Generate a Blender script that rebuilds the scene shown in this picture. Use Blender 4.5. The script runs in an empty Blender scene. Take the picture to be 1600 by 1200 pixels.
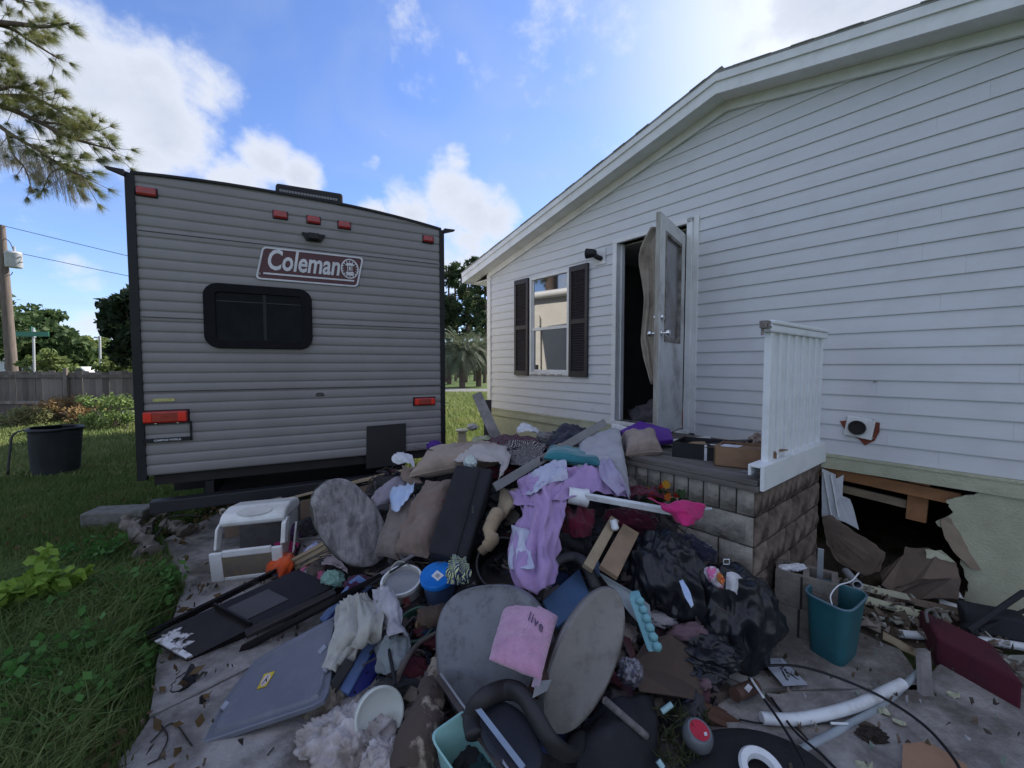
import bpy, math, random
import numpy as np
from mathutils import Vector, Matrix, noise
random.seed(7); np.random.seed(7)
R = math.radians
scn = bpy.context.scene
C = scn.collection

# ---------------------------------------------------------------- camera
FPX, HOR, CAMZ = 640.0, 570.0, 1.6
PITCH = math.atan((600 - HOR) / FPX)
cam = bpy.data.cameras.new('camera'); camo = bpy.data.objects.new('camera', cam); C.objects.link(camo)
cam.sensor_width = 36; cam.lens = FPX / 1600 * 36; cam.clip_start = .05; cam.clip_end = 3000
camo.location = (0, 0, CAMZ); camo.rotation_euler = (math.pi / 2 - PITCH, 0, 0)
scn.camera = camo
scn.view_settings.view_transform = 'Standard'; scn.view_settings.look = 'None'
scn.view_settings.exposure = 1.05; scn.view_settings.gamma = 1; scn.view_settings.use_curve_mapping = False
scn.cycles.max_bounces = 8; scn.cycles.diffuse_bounces = 4

def ray(px, py):
    a, b = (px - 800) / FPX, -(py - 600) / FPX
    c, s = math.cos(PITCH), math.sin(PITCH)
    return Vector((a, c + b * s, -s + b * c))
def D(px, py, Y):                       # point on the line of sight at distance Y ahead
    d = ray(px, py); return Vector((0, 0, CAMZ)) + d * (Y / d.y)
def G(px, py, z=0.0):                   # point at height z
    d = ray(px, py); return Vector((0, 0, CAMZ)) + d * ((z - CAMZ) / d.z)
def onplane(px, py, p0, n):
    d = ray(px, py); o = Vector((0, 0, CAMZ)); return o + d * ((p0 - o).dot(n) / d.dot(n))

# ---------------------------------------------------------------- sun and sky
SUN_AZ, SUN_EL = 44.0, 36.0             # azimuth measured from +Y towards +X
sdir = Vector((math.sin(R(SUN_AZ)) * math.cos(R(SUN_EL)), math.cos(R(SUN_AZ)) * math.cos(R(SUN_EL)), math.sin(R(SUN_EL))))
sl = bpy.data.lights.new('sun', 'SUN'); sl.energy = 4.2; sl.angle = R(.5); sl.color = (1, .94, .84)
so = bpy.data.objects.new('sun', sl); C.objects.link(so); so.rotation_euler = sdir.to_track_quat('Z', 'Y').to_euler()
so.location = (10, 10, 20)

w = bpy.data.worlds.new('World'); scn.world = w; w.use_nodes = True
nt = w.node_tree; nt.nodes.clear()
def nd(t, **k):
    n = nt.nodes.new(t)
    for a, b in k.items(): setattr(n, a, b)
    return n
def lk(a, b): nt.links.new(a, b)
def mth(op, a, b=None, c=None, clamp=False):
    n = nd('ShaderNodeMath', operation=op, use_clamp=clamp)
    for i, v in enumerate((a, b, c)):
        if v is None: continue
        if isinstance(v, (int, float)): n.inputs[i].default_value = v
        else: lk(v, n.inputs[i])
    return n.outputs[0]
sky = nd('ShaderNodeTexSky', sky_type='NISHITA', sun_disc=False)
sky.sun_elevation = R(SUN_EL); sky.sun_rotation = R(SUN_AZ); sky.air_density = 1.0; sky.dust_density = .3; sky.ozone_density = 4
SKYS = .125
tc = nd('ShaderNodeTexCoord'); DIR = tc.outputs['Generated']
sep = nd('ShaderNodeSeparateXYZ'); lk(DIR, sep.inputs[0])
# clouds: noise on a far layer seen in perspective, thickened round the cloud banks of the day
zc = mth('ADD', mth('MAXIMUM', sep.outputs[2], 0.0), .32)
cx = mth('DIVIDE', sep.outputs[0], zc); cy = mth('DIVIDE', sep.outputs[1], zc)
cmb = nd('ShaderNodeCombineXYZ'); lk(cx, cmb.inputs[0]); lk(cy, cmb.inputs[1]); lk(mth('MULTIPLY', sep.outputs[2], 1.5), cmb.inputs[2])
nz = nd('ShaderNodeTexNoise'); nz.inputs['Scale'].default_value = 3.6; nz.inputs['Detail'].default_value = 9; nz.inputs['Roughness'].default_value = .58
nz.inputs['Distortion'].default_value = .25
lk(cmb.outputs[0], nz.inputs['Vector'])
nz2 = nd('ShaderNodeTexNoise'); nz2.inputs['Scale'].default_value = 13; nz2.inputs['Detail'].default_value = 8; nz2.inputs['Roughness'].default_value = .6
lk(DIR, nz2.inputs['Vector'])
BL = [(60, 90, .16, .9), (130, 130, .17, 1), (230, 110, .12, .9), (300, 120, .10, .8), (250, 190, .12, .95), (120, 210, .14, .85), (230, 250, .06, .9), (30, 170, .16, .75),
      (415, 255, .075, 1), (470, 275, .065, .95), (380, 290, .08, 1), (700, 300, .10, 1), (745, 330, .10, 1), (640, 330, .10, .95), (585, 340, .07, .9), (715, 255, .05, .8), (780, 345, .08, .95), (720, 400, .13, .95), (580, 255, .035, .55),
      (1290, 20, .13, 1), (1350, 10, .14, 1), (1450, -60, .3, 1), (1230, 60, .05, .8), (130, 430, .05, .75), (140, 320, .05, .6), (150, 500, .07, .7), (80, 540, .1, .6), (40, 330, .1, .35), (900, 30, .3, .42), (600, 60, .28, .36)]
fld = None
for px, py, r, a in BL:
    c = ray(px, py).normalized()
    vd = nd('ShaderNodeVectorMath', operation='DISTANCE'); lk(DIR, vd.inputs[0]); vd.inputs[1].default_value = c
    mr = nd('ShaderNodeMapRange', interpolation_type='SMOOTHSTEP'); lk(vd.outputs['Value'], mr.inputs[0])
    mr.inputs[1].default_value = 0; mr.inputs[2].default_value = r * 1.35; mr.inputs[3].default_value = a; mr.inputs[4].default_value = 0
    fld = mr.outputs[0] if fld is None else mth('MAXIMUM', fld, mr.outputs[0])
n1 = mth('SUBTRACT', nz.outputs['Fac'], .5); n2 = mth('SUBTRACT', nz2.outputs['Fac'], .5)
# the far layer goes on behind the camera, thickened there to brighten the shade
bg_n = nd('ShaderNodeTexNoise'); bg_n.inputs['Scale'].default_value = 1.4; bg_n.inputs['Detail'].default_value = 7; lk(cmb.outputs[0], bg_n.inputs['Vector'])
behind = nd('ShaderNodeMapRange', interpolation_type='SMOOTHSTEP'); lk(sep.outputs[1], behind.inputs[0])
behind.inputs[1].default_value = .35; behind.inputs[2].default_value = -.1; behind.inputs[3].default_value = 0; behind.inputs[4].default_value = 1
bgc = mth('MULTIPLY', mth('MULTIPLY_ADD', bg_n.outputs['Fac'], 3.2, -.95, True), behind.outputs[0])
f2 = mth('MAXIMUM', fld, bgc)
den = mth('ADD', mth('ADD', f2, mth('MULTIPLY', n1, 1.25)), mth('MULTIPLY', n2, 1.1))
cm = nd('ShaderNodeMapRange', interpolation_type='SMOOTHSTEP'); lk(den, cm.inputs[0])
cm.inputs[1].default_value = .33; cm.inputs[2].default_value = .86
thick = nd('ShaderNodeMapRange'); lk(den, thick.inputs[0]); thick.inputs[1].default_value = .5; thick.inputs[2].default_value = 1.5
cr = nd('ShaderNodeMixRGB'); lk(thick.outputs[0], cr.inputs[0]); cr.inputs[1].default_value = (3.3, 3.5, 3.95, 1); cr.inputs[2].default_value = (2.3, 2.55, 3.1, 1)
wisp = nd('ShaderNodeTexNoise'); wisp.inputs['Scale'].default_value = 2.2; wisp.inputs['Detail'].default_value = 6; wisp.inputs['Distortion'].default_value = 1.2; lk(cmb.outputs[0], wisp.inputs['Vector'])
wf = mth('MULTIPLY_ADD', wisp.outputs['Fac'], .95, -.38, True)
m0 = nd('ShaderNodeMixRGB'); lk(wf, m0.inputs[0]); tint = nd('ShaderNodeMixRGB', blend_type='MULTIPLY'); tint.inputs[0].default_value = 1; tint.inputs[2].default_value = (.74, .76, .93, 1); lk(sky.outputs[0], tint.inputs[1]); lk(tint.outputs[0], m0.inputs[1]); m0.inputs[2].default_value = (1.9, 2.3, 3.2, 1)
# glow of thin bright air round the sun
sd = nd('ShaderNodeVectorMath', operation='DISTANCE'); lk(DIR, sd.inputs[0]); sd.inputs[1].default_value = sdir
sg = nd('ShaderNodeMapRange', interpolation_type='SMOOTHSTEP'); lk(sd.outputs['Value'], sg.inputs[0]); sg.inputs[1].default_value = .05; sg.inputs[2].default_value = .55; sg.inputs[3].default_value = .85; sg.inputs[4].default_value = 0
m1 = nd('ShaderNodeMixRGB'); lk(sg.outputs[0], m1.inputs[0]); lk(m0.outputs[0], m1.inputs[1]); m1.inputs[2].default_value = (4.2, 4.3, 4.5, 1)
m2 = nd('ShaderNodeMixRGB'); lk(cm.outputs[0], m2.inputs[0]); lk(m1.outputs[0], m2.inputs[1]); lk(cr.outputs[0], m2.inputs[2])
bgn = nd('ShaderNodeBackground'); bgn.inputs[1].default_value = SKYS; lk(m2.outputs[0], bgn.inputs[0])
wo = nd('ShaderNodeOutputWorld'); lk(bgn.outputs[0], wo.inputs[0])

# ---------------------------------------------------------------- materials
MT = {}
def mat(name, c1, c2=None, rough=.65, scale=6, bump=.15, bscale=60, metal=0, dirt=0, dirtc=(.05, .045, .035), dscale=3, var=0, stretch=(1, 1, 1), spec=.4,
        trans=0, emit=0, lo=.35, hi=.65, ior=None, sheen=0, sub=0):
    if name in MT: return MT[name]
    m = bpy.data.materials.new(name); m.use_nodes = True; MT[name] = m
    t = m.node_tree; N = t.nodes; L = t.links; b = N['Principled BSDF']
    tcn = N.new('ShaderNodeTexCoord'); mp = N.new('ShaderNodeMapping'); mp.inputs['Scale'].default_value = stretch
    L.new(tcn.outputs['Object'], mp.inputs[0])
    col = None
    if c2 is None: c2 = tuple(v * .78 for v in c1)
    n = N.new('ShaderNodeTexNoise'); n.inputs['Scale'].default_value = scale; n.inputs['Detail'].default_value = 8; n.inputs['Roughness'].default_value = .62
    L.new(mp.outputs[0], n.inputs['Vector'])
    mr = N.new('ShaderNodeMapRange'); mr.inputs[1].default_value = lo; mr.inputs[2].default_value = hi; L.new(n.outputs['Fac'], mr.inputs[0])
    mx = N.new('ShaderNodeMixRGB'); mx.inputs[1].default_value = (*c1, 1); mx.inputs[2].default_value = (*c2, 1); L.new(mr.outputs[0], mx.inputs[0]); col = mx.outputs[0]
    if dirt:
        n3 = N.new('ShaderNodeTexNoise'); n3.inputs['Scale'].default_value = dscale; n3.inputs['Detail'].default_value = 9; n3.inputs['Roughness'].default_value = .72
        L.new(tcn.outputs['Object'], n3.inputs['Vector'])
        m3 = N.new('ShaderNodeMapRange'); m3.inputs[1].default_value = .5; m3.inputs[2].default_value = .72; m3.inputs[4].default_value = dirt; L.new(n3.outputs['Fac'], m3.inputs[0])
        x3 = N.new('ShaderNodeMixRGB'); x3.inputs[2].default_value = (*dirtc, 1); L.new(m3.outputs[0], x3.inputs[0]); L.new(col, x3.inputs[1]); col = x3.outputs[0]
    if var:
        oi = N.new('ShaderNodeObjectInfo'); h = N.new('ShaderNodeHueSaturation'); v = N.new('ShaderNodeMapRange'); v.inputs[3].default_value = 1 - var; v.inputs[4].default_value = 1 + var
        L.new(oi.outputs['Random'], v.inputs[0]); L.new(v.outputs[0], h.inputs['Value']); L.new(col, h.inputs['Color']); col = h.outputs[0]
    L.new(col, b.inputs['Base Color'])
    b.inputs['Roughness'].default_value = rough; b.inputs['Metallic'].default_value = metal; b.inputs['Specular IOR Level'].default_value = spec
    if ior: b.inputs['IOR'].default_value = ior
    if trans: b.inputs['Transmission Weight'].default_value = trans
    if sheen: b.inputs['Sheen Weight'].default_value = sheen
    if emit:
        L.new(col, b.inputs['Emission Color']); b.inputs['Emission Strength'].default_value = emit
    if bump:
        n2 = N.new('ShaderNodeTexNoise'); n2.inputs['Scale'].default_value = bscale; n2.inputs['Detail'].default_value = 6; n2.inputs['Roughness'].default_value = .65
        L.new(mp.outputs[0], n2.inputs['Vector'])
        bp = N.new('ShaderNodeBump'); bp.inputs['Strength'].default_value = bump; bp.inputs['Distance'].default_value = .01
        L.new(n2.outputs['Fac'], bp.inputs['Height']); L.new(bp.outputs[0], b.inputs['Normal'])
    return m
def leafmat(name, c1, c2, scale=1.2, tr=.35, var=0):
    m = mat(name, c1, c2, rough=.6, scale=scale, bump=0, lo=.3, hi=.7, spec=.25, var=var)
    t = m.node_tree; N = t.nodes; L = t.links; b = N['Principled BSDF']; o = N['Material Output']
    tr_ = N.new('ShaderNodeBsdfTranslucent'); L.new(b.inputs['Base Color'].links[0].from_socket, tr_.inputs[0])
    mx = N.new('ShaderNodeMixShader'); mx.inputs[0].default_value = tr; L.new(b.outputs[0], mx.inputs[1]); L.new(tr_.outputs[0], mx.inputs[2]); L.new(mx.outputs[0], o.inputs[0])
    return m

# ---------------------------------------------------------------- object helpers
BASE = {}
def tag(o, label=None, cat=None, group=None, kind=None):
    if label: o['label'] = label
    if cat: o['category'] = cat
    if group: o['group'] = group
    if kind: o['kind'] = kind
    return o
def T(name, label, cat, loc=(0, 0, 0), rz=None, group=None):
    o = bpy.data.objects.new(name, None); C.objects.link(o); o.location = loc; o.empty_display_size = .1
    if rz is not None: o.rotation_euler = (0, 0, rz)
    BASE[o.name] = Vector((0, 0, 0)) if rz is not None else Vector(loc)
    return tag(o, label, cat, group)
def mesh(name, V, F, m, smooth=None, mi=None):
    me = bpy.data.meshes.new(name); me.from_pydata([tuple(v) for v in V], [], F)
    for x in (m if isinstance(m, (list, tuple)) else [m]): me.materials.append(x)
    if mi is not None: me.polygons.foreach_set('material_index', mi)
    if smooth:
        me.polygons.foreach_set('use_smooth', [True] * len(me.polygons))
        if smooth is not True: me.set_sharp_from_angle(angle=R(smooth))
    me.update(); return me
def obj(name, VF, m, parent=None, label=None, cat=None, group=None, kind=None, smooth=None, bevel=0, mi=None, origin=None):
    V, F = VF
    A = np.array([tuple(v) for v in V], dtype=float)
    c = Vector((A.min(0) + A.max(0)) / 2) if origin is None else Vector(origin)
    if origin is None and parent is None: c.z = A[:, 2].min()
    me = mesh(name, A - np.array(c), F, m, smooth, mi)
    o = bpy.data.objects.new(name, me); C.objects.link(o)
    if parent is not None: o.parent = parent; o.location = c - BASE[parent.name]
    else: o.location = c
    BASE[o.name] = c
    if bevel:
        b = o.modifiers.new('bevel', 'BEVEL'); b.width = bevel; b.segments = 2; b.limit_method = 'ANGLE'; b.angle_limit = R(40)
    return tag(o, label, cat, group, kind)
def copy_part(src, parent, shift):
    c = src.copy(); C.objects.link(c); c.parent = parent; c.location = src.location + Vector(shift); return c
def copy_tree(o, parent=None):
    c = o.copy(); C.objects.link(c); c.parent = parent
    BASE[c.name] = BASE.get(o.name, Vector())
    for ch in o.children: copy_tree(ch, c)
    return c
def setm(name, VF, m, smooth=None, parent=None, **k): return obj(name, VF, m, parent, kind=None if parent else 'structure', smooth=smooth, **k)

def join(*vfs):
    V, F = [], []
    for v, f in vfs:
        n = len(V); V += [tuple(x) for x in v]; F += [tuple(i + n for i in q) for q in f]
    return V, F
def box(x0, x1, y0, y1, z0, z1):
    V = [(x0, y0, z0), (x1, y0, z0), (x1, y1, z0), (x0, y1, z0), (x0, y0, z1), (x1, y0, z1), (x1, y1, z1), (x0, y1, z1)]
    return V, [(0, 3, 2, 1), (4, 5, 6, 7), (0, 1, 5, 4), (1, 2, 6, 5), (2, 3, 7, 6), (3, 0, 4, 7)]
def prism(pts, vec):
    n = len(pts); pts = [Vector(p) for p in pts]; vec = Vector(vec)
    V = pts + [p + vec for p in pts]
    return V, [tuple(range(n))[::-1], tuple(range(n, 2 * n))] + [(i, (i + 1) % n, (i + 1) % n + n, i + n) for i in range(n)]
def normal(pts):
    n = Vector((0, 0, 0))
    for i in range(len(pts)):
        a, b = Vector(pts[i]), Vector(pts[(i + 1) % len(pts)]); n += a.cross(b)
    return n.normalized()
def panel(pts, t):                       # flat piece, thickness laid behind the side seen from the camera
    pts = [Vector(p) for p in pts]; n = normal(pts)
    c = sum(pts, Vector()) / len(pts)
    if n.dot(Vector((0, 0, CAMZ)) - c) > 0: n = -n
    else: pts = pts[::-1]
    return prism(pts, n * t)
def cr(pts, k=8, closed=False):          # Catmull-Rom through the points
    P = [Vector(p) for p in pts]; n = len(P); out = []
    rng = range(n if closed else n - 1)
    for i in rng:
        p0 = P[(i - 1) % n] if closed or i > 0 else P[0] * 2 - P[1]
        p1, p2 = P[i], P[(i + 1) % n]
        p3 = P[(i + 2) % n] if closed or i + 2 < n else P[-1] * 2 - P[-2]
        for j in range(k):
            t = j / k
            out.append(.5 * ((2 * p1) + (-p0 + p2) * t + (2 * p0 - 5 * p1 + 4 * p2 - p3) * t * t + (-p0 + 3 * p1 - 3 * p2 + p3) * t ** 3))
    if not closed: out.append(P[-1])
    return out
def tube(path, r, n=8, closed=False, flat=1.0, caps=True):
    P = [Vector(p) for p in path]; V, F = [], []
    m = len(P); rr = r if isinstance(r, (list, tuple)) else [r] * m
    up = Vector((0, 0, 1)); prev = None
    for i, p in enumerate(P):
        t = (P[(i + 1) % m] - P[i - 1]) if closed else (P[min(i + 1, m - 1)] - P[max(i - 1, 0)])
        t.normalize()
        if prev is None:
            a = t.cross(up)
            if a.length < .1: a = t.cross(Vector((1, 0, 0)))
        else: a = prev - t * prev.dot(t)
        a.normalize(); prev = a; b = t.cross(a)
        k = rr[min(int(i * len(rr) / m), len(rr) - 1)] if len(rr) != m else rr[i]
        for j in range(n):
            th = 2 * math.pi * j / n; V.append(p + a * (math.cos(th) * k) + b * (math.sin(th) * k * flat))
    for i in range(m if closed else m - 1):
        for j in range(n):
            q = (i + 1) % m
            F.append((i * n + j, i * n + (j + 1) % n, q * n + (j + 1) % n, q * n + j))
    if not closed and caps: F += [tuple(range(n))[::-1], tuple(range((m - 1) * n, m * n))]
    return V, F
def frame_from(nrm, hint=(0, 0, 1)):
    z = Vector(nrm).normalized(); h = Vector(hint)
    x = h.cross(z)
    if x.length < .05: x = Vector((1, 0, 0)).cross(z)
    x.normalize(); y = z.cross(x); return Matrix((x, y, z)).transposed()
def lathe(prof, c=(0, 0, 0), axis=(0, 0, 1), n=28, cap0=False, cap1=False):
    M = frame_from(axis, (0, 1, 0)); c = Vector(c); V, F = [], []
    for r, z in prof:
        for j in range(n):
            th = 2 * math.pi * j / n; V.append(c + M @ Vector((r * math.cos(th), r * math.sin(th), z)))
    for i in range(len(prof) - 1):
        for j in range(n): F.append((i * n + j, i * n + (j + 1) % n, (i + 1) * n + (j + 1) % n, (i + 1) * n + j))
    if cap0: F.append(tuple(range(n))[::-1])
    if cap1: F.append(tuple(range((len(prof) - 1) * n, len(prof) * n)))
    return V, F
def fbm(p, s=1, o=4): return noise.fractal(Vector(p) * s, .9, 2.1, o)
def gridfaces(nu, nv, off=0, flip=False):
    F = []
    for i in range(nu - 1):
        for j in range(nv - 1):
            q = (off + i * nv + j, off + (i + 1) * nv + j, off + (i + 1) * nv + j + 1, off + i * nv + j + 1)
            F.append(q[::-1] if flip else q)
    return F
def cloth(rows, k=9, amp=.012, freq=14, along=0, thick=.0035, seed=0, rag=.0, jit=.008):
    """soft sheet through a grid of 3D points, with running folds and crumples"""
    A = [cr(r, k) for r in rows]; nv = len(A[0])
    cols = [cr([A[i][j] for i in range(len(A))], k) for j in range(nv)]
    nu = len(cols[0]); P = [[cols[j][i] for j in range(nv)] for i in range(nu)]
    sv = Vector((seed * 3.7, seed * 1.3, seed * 9.1)); Nn = [[None] * nv for _ in range(nu)]
    for i in range(nu):
        for j in range(nv):
            a = P[min(i + 1, nu - 1)][j] - P[max(i - 1, 0)][j]; b = P[i][min(j + 1, nv - 1)] - P[i][max(j - 1, 0)]
            n = a.cross(b); Nn[i][j] = n.normalized() if n.length > 1e-9 else Vector((0, 0, 1))
    if Nn[nu // 2][nv // 2].dot(Vector((0, 0, CAMZ)) - P[nu // 2][nv // 2]) < 0:
        Nn = [[-n for n in r] for r in Nn]
    top = []
    for i in range(nu):
        for j in range(nv):
            p = P[i][j]; u, v = i / (nu - 1), j / (nv - 1)
            q = v if along == 0 else u
            q, r_ = (v, u) if along == 0 else (u, v); wb = .35 * noise.noise((p + sv) * 5)
            f_ = 0; am = 1.0; fr = freq * .42
            for o_ in range(4):
                f_ += am * (1 - 2.5 * abs(noise.noise(Vector((q * fr + wb * (o_ + 1) + seed * 3.1, r_ * (1.3 + .9 * o_), seed * 1.7 + o_ * 5))))); am *= .52; fr *= 1.9
            d = amp * (1.05 * f_ + .8 * noise.noise((p + sv) * 7)) + jit * .6 * fbm(p + sv, 22, 2)
            top.append(p + Nn[i][j] * d)
    V = top + [p - Nn[i // nv][i % nv] * thick for i, p in enumerate(top)]
    n = nu * nv; F = gridfaces(nu, nv) + gridfaces(nu, nv, n, True)
    ring = [i * nv for i in range(nu)] + [(nu - 1) * nv + j for j in range(1, nv)] + [i * nv + nv - 1 for i in range(nu - 2, -1, -1)] + [j for j in range(nv - 2, 0, -1)]
    for a, b in zip(ring, ring[1:] + ring[:1]): F.append((a, a + n, b + n, b))
    return V, F
def pillow(c4, Th, n=26, wr=.012, seed=0, pinch=.07):
    """stuffed cushion over four corner points"""
    a, b, c, d = [Vector(p) for p in c4]; nr = (b - a).cross(d - a).normalized()
    ctr = (a + b + c + d) / 4
    if nr.dot(Vector((0, 0, CAMZ)) - ctr) < 0: nr = -nr
    V = []; sv = Vector((seed * 5.1, seed, 0))
    for s in (1, -1):
        for i in range(n):
            for j in range(n):
                u, v = math.sin((i / (n - 1) - .5) * math.pi), math.sin((j / (n - 1) - .5) * math.pi)
                uu, vv = u * (1 - pinch * (1 - v * v)), v * (1 - pinch * (1 - u * u))
                p = a * (1 - uu) * (1 - vv) / 4 + b * (1 + uu) * (1 - vv) / 4 + c * (1 + uu) * (1 + vv) / 4 + d * (1 - uu) * (1 + vv) / 4
                h = (max(0, (1 - u ** 4) * (1 - v ** 4))) ** .55
                e = 1 - h
                ra = math.atan2(v * 1.01, u + 1e-4); wv = wr * h ** .3 * (1.2 * fbm(p + sv, 7, 2) + 1.1 * (1 - 2.4 * abs(noise.noise(Vector((ra * 2.2 + seed, (u * u + v * v) * .8, seed * 1.9)))))  * (e + .3) + .8 * (1 - 2.4 * abs(noise.noise(Vector((uu * 1.2 + seed, vv * 4, seed)))))  * .8)
                V.append(p + nr * (s * Th * h + wv * (1 if s > 0 else .5)))
    return V, gridfaces(n, n) + gridfaces(n, n, n * n, True)
def pillow_seam(c4, pinch, r=.0045, n=14):
    a, b, c, d = [Vector(p) for p in c4]; pts = []
    for s_ in range(4):
        for k in range(n):
            f = -1 + 2 * k / n; u, v = ((f, -1), (1, f), (-f, 1), (-1, -f))[s_]
            uu, vv = u * (1 - pinch * (1 - v * v)), v * (1 - pinch * (1 - u * u))
            pts.append(a * (1 - uu) * (1 - vv) / 4 + b * (1 + uu) * (1 - vv) / 4 + c * (1 + uu) * (1 + vv) / 4 + d * (1 - uu) * (1 + vv) / 4)
    return tube(pts, r, 6, closed=True)
def blob(c, rad, sub=40, amp=.2, f=3, seed=0, ridge=.5, floor=None, fine=.1, zs=1.0):
    """lumpy closed form; ridge > 0 gives creases like a filled plastic sack"""
    c = Vector(c); V, F = [], []; nu, nv = sub, sub * 2; sv = Vector((seed * 7.7, seed * 2.1, seed))
    for i in range(nu + 1):
        th = math.pi * i / nu
        for j in range(nv):
            ph = 2 * math.pi * j / nv
            d = Vector((math.sin(th) * math.cos(ph), math.sin(th) * math.sin(ph), math.cos(th)))
            dd_ = Vector((d.x, d.y, d.z * zs)); s = 1 + amp * (fbm(d * f + sv, 1, 2) + ridge * (1 - 2.6 * abs(noise.noise(dd_ * f * 1.8 + sv))) + ridge * .5 * (1 - 2.6 * abs(noise.noise(dd_ * f * 4 + sv))) + fine * (1 - 2.6 * abs(noise.noise(dd_ * f * 9 + sv))))
            p = c + Vector((d.x * rad[0], d.y * rad[1], d.z * rad[2])) * s
            if floor is not None and p.z < floor: p.z = floor + .02 * (p.z - floor)
            V.append(p)
    for i in range(nu):
        for j in range(nv): F.append((i * nv + j, (i + 1) * nv + j, (i + 1) * nv + (j + 1) % nv, i * nv + (j + 1) % nv))
    return V, F
def disc(c, ax, ay, t, p=2.6, rings=8, n=48, dish=0, rough=0, seed=0):
    """padded rounded slab: centre, half-axes, thickness"""
    c, ax, ay = Vector(c), Vector(ax), Vector(ay); nr = ax.cross(ay).normalized()
    if nr.dot(Vector((0, 0, CAMZ)) - c) < 0: nr = -nr
    V, F = [], []
    prof = [(0, t / 2)] + [(i / rings * .93, t / 2) for i in range(1, rings + 1)] + [(.985, t * .36), (1, .1 * t), (1, -t * .3), (.96, -t / 2), (.5, -t / 2), (0, -t / 2)]
    for q, (r, h) in enumerate(prof):
        for j in range(n):
            th = 2 * math.pi * j / n; cc, ss = math.cos(th), math.sin(th)
            k = (abs(cc) ** p + abs(ss) ** p) ** (-1 / p)
            x, y = cc * k * r, ss * k * r
            if rough and r > .5: k2 = 1 + rough * fbm(Vector((cc, ss, seed)), 2.2, 4); x *= k2; y *= k2
            hh = h - (dish * (1 - x * x) if h == t / 2 else 0)
            pt = c + ax * x + ay * y + nr * hh
            if rough and h == t / 2: pt += nr * rough * .25 * fbm(pt, 14, 4)
            V.append(pt)
    for i in range(len(prof) - 1):
        for j in range(n): F.append((i * n + j, i * n + (j + 1) % n, (i + 1) * n + (j + 1) % n, (i + 1) * n + j))
    return V, F
def text_mesh(s, size, shear=0, bold=0, ext=.002, align='LEFT', sp=1.0):
    cu = bpy.data.curves.new('lettering', 'FONT'); cu.body = s; cu.size = size; cu.shear = shear; cu.offset = bold; cu.extrude = ext; cu.align_x = align; cu.space_character = sp
    cu.resolution_u = 3
    o = bpy.data.objects.new('lettering', cu); me = bpy.data.meshes.new_from_object(o)
    V = [tuple(v.co) for v in me.vertices]; F = [tuple(p.vertices) for p in me.polygons]
    bpy.data.objects.remove(o); bpy.data.curves.remove(cu); bpy.data.meshes.remove(me)
    return V, F
def place(VF, c, X, Y):
    X, Y = Vector(X), Vector(Y); Z = X.cross(Y).normalized(); c = Vector(c)
    return [c + X * v[0] + Y * v[1] + Z * v[2] for v in VF[0]], VF[1]
def leaves_np(centers, per, spread, size, up=0.0, aspect=1.8, seed=0):
    """many leaf-sized quads scattered round clump centres (numpy)"""
    rs = np.random.RandomState(seed); c = np.repeat(np.array(centers, float), per, 0); n = len(c)
    sp = np.repeat(np.array(spread if np.ndim(spread) else [spread] * len(centers), float), per)[:, None]
    d = rs.normal(size=(n, 3)); d /= np.linalg.norm(d, axis=1)[:, None]; p = c + d * sp * (rs.rand(n, 1) ** .45) * np.array([1, 1, .75])
    a = rs.normal(size=(n, 3)); a[:, 2] += up; a /= np.linalg.norm(a, axis=1)[:, None]
    b = np.cross(a, rs.normal(size=(n, 3))); b /= np.linalg.norm(b, axis=1)[:, None]
    s = size * (.6 + .8 * rs.rand(n, 1))
    V = np.empty((n, 4, 3)); V[:, 0] = p - a * s * aspect / 2; V[:, 1] = p + b * s / 2; V[:, 2] = p + a * s * aspect / 2; V[:, 3] = p - b * s / 2
    return V.reshape(-1, 3), np.arange(n * 4).reshape(n, 4)
def nobj(name, V, F, m, parent=None, **k):
    c = np.array([(V[:, 0].min() + V[:, 0].max()) / 2, (V[:, 1].min() + V[:, 1].max()) / 2, V[:, 2].min()])
    me = bpy.data.meshes.new(name); F = np.asarray(F); q = F.shape[1]
    me.vertices.add(len(V)); me.vertices.foreach_set('co', (V - c).astype(np.float32).ravel())
    me.loops.add(F.size); me.loops.foreach_set('vertex_index', F.ravel().astype(np.int32))
    me.polygons.add(len(F)); me.polygons.foreach_set('loop_start', np.arange(0, F.size, q, dtype=np.int32)); me.polygons.foreach_set('loop_total', np.full(len(F), q, np.int32))
    me.materials.append(m); me.update(calc_edges=True); me.validate()
    o = bpy.data.objects.new(name, me); C.objects.link(o); c = Vector(c)
    if parent is not None: o.parent = parent; o.location = c - BASE[parent.name]
    else: o.location = c
    BASE[o.name] = c
    return tag(o, **k)
# ================================================================ ground
M_soil = mat('lawn_soil', (.055, .075, .022), (.035, .045, .018), rough=.95, scale=2.5, bump=.6, bscale=30, spec=.1)
M_far = mat('far_grass', (.09, .13, .04), (.06, .09, .03), rough=.95, scale=.6, bump=.4, bscale=20, spec=.1)
M_conc = mat('old_concrete', (.35, .325, .31), (.17, .155, .145), rough=.92, scale=5, bump=.9, bscale=55, lo=.4, hi=.62, dirt=.9, dirtc=(.055, .042, .031), dscale=1.9, spec=.15)
M_dirt = mat('dirt', (.12, .095, .07), (.06, .047, .035), rough=.97, scale=5, bump=.9, bscale=40, dirt=.5, dirtc=(.03, .024, .018), dscale=6, spec=.1)
M_asph = mat('asphalt', (.17, .17, .17), (.12, .12, .12), rough=.9, scale=3, bump=.3)

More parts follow.
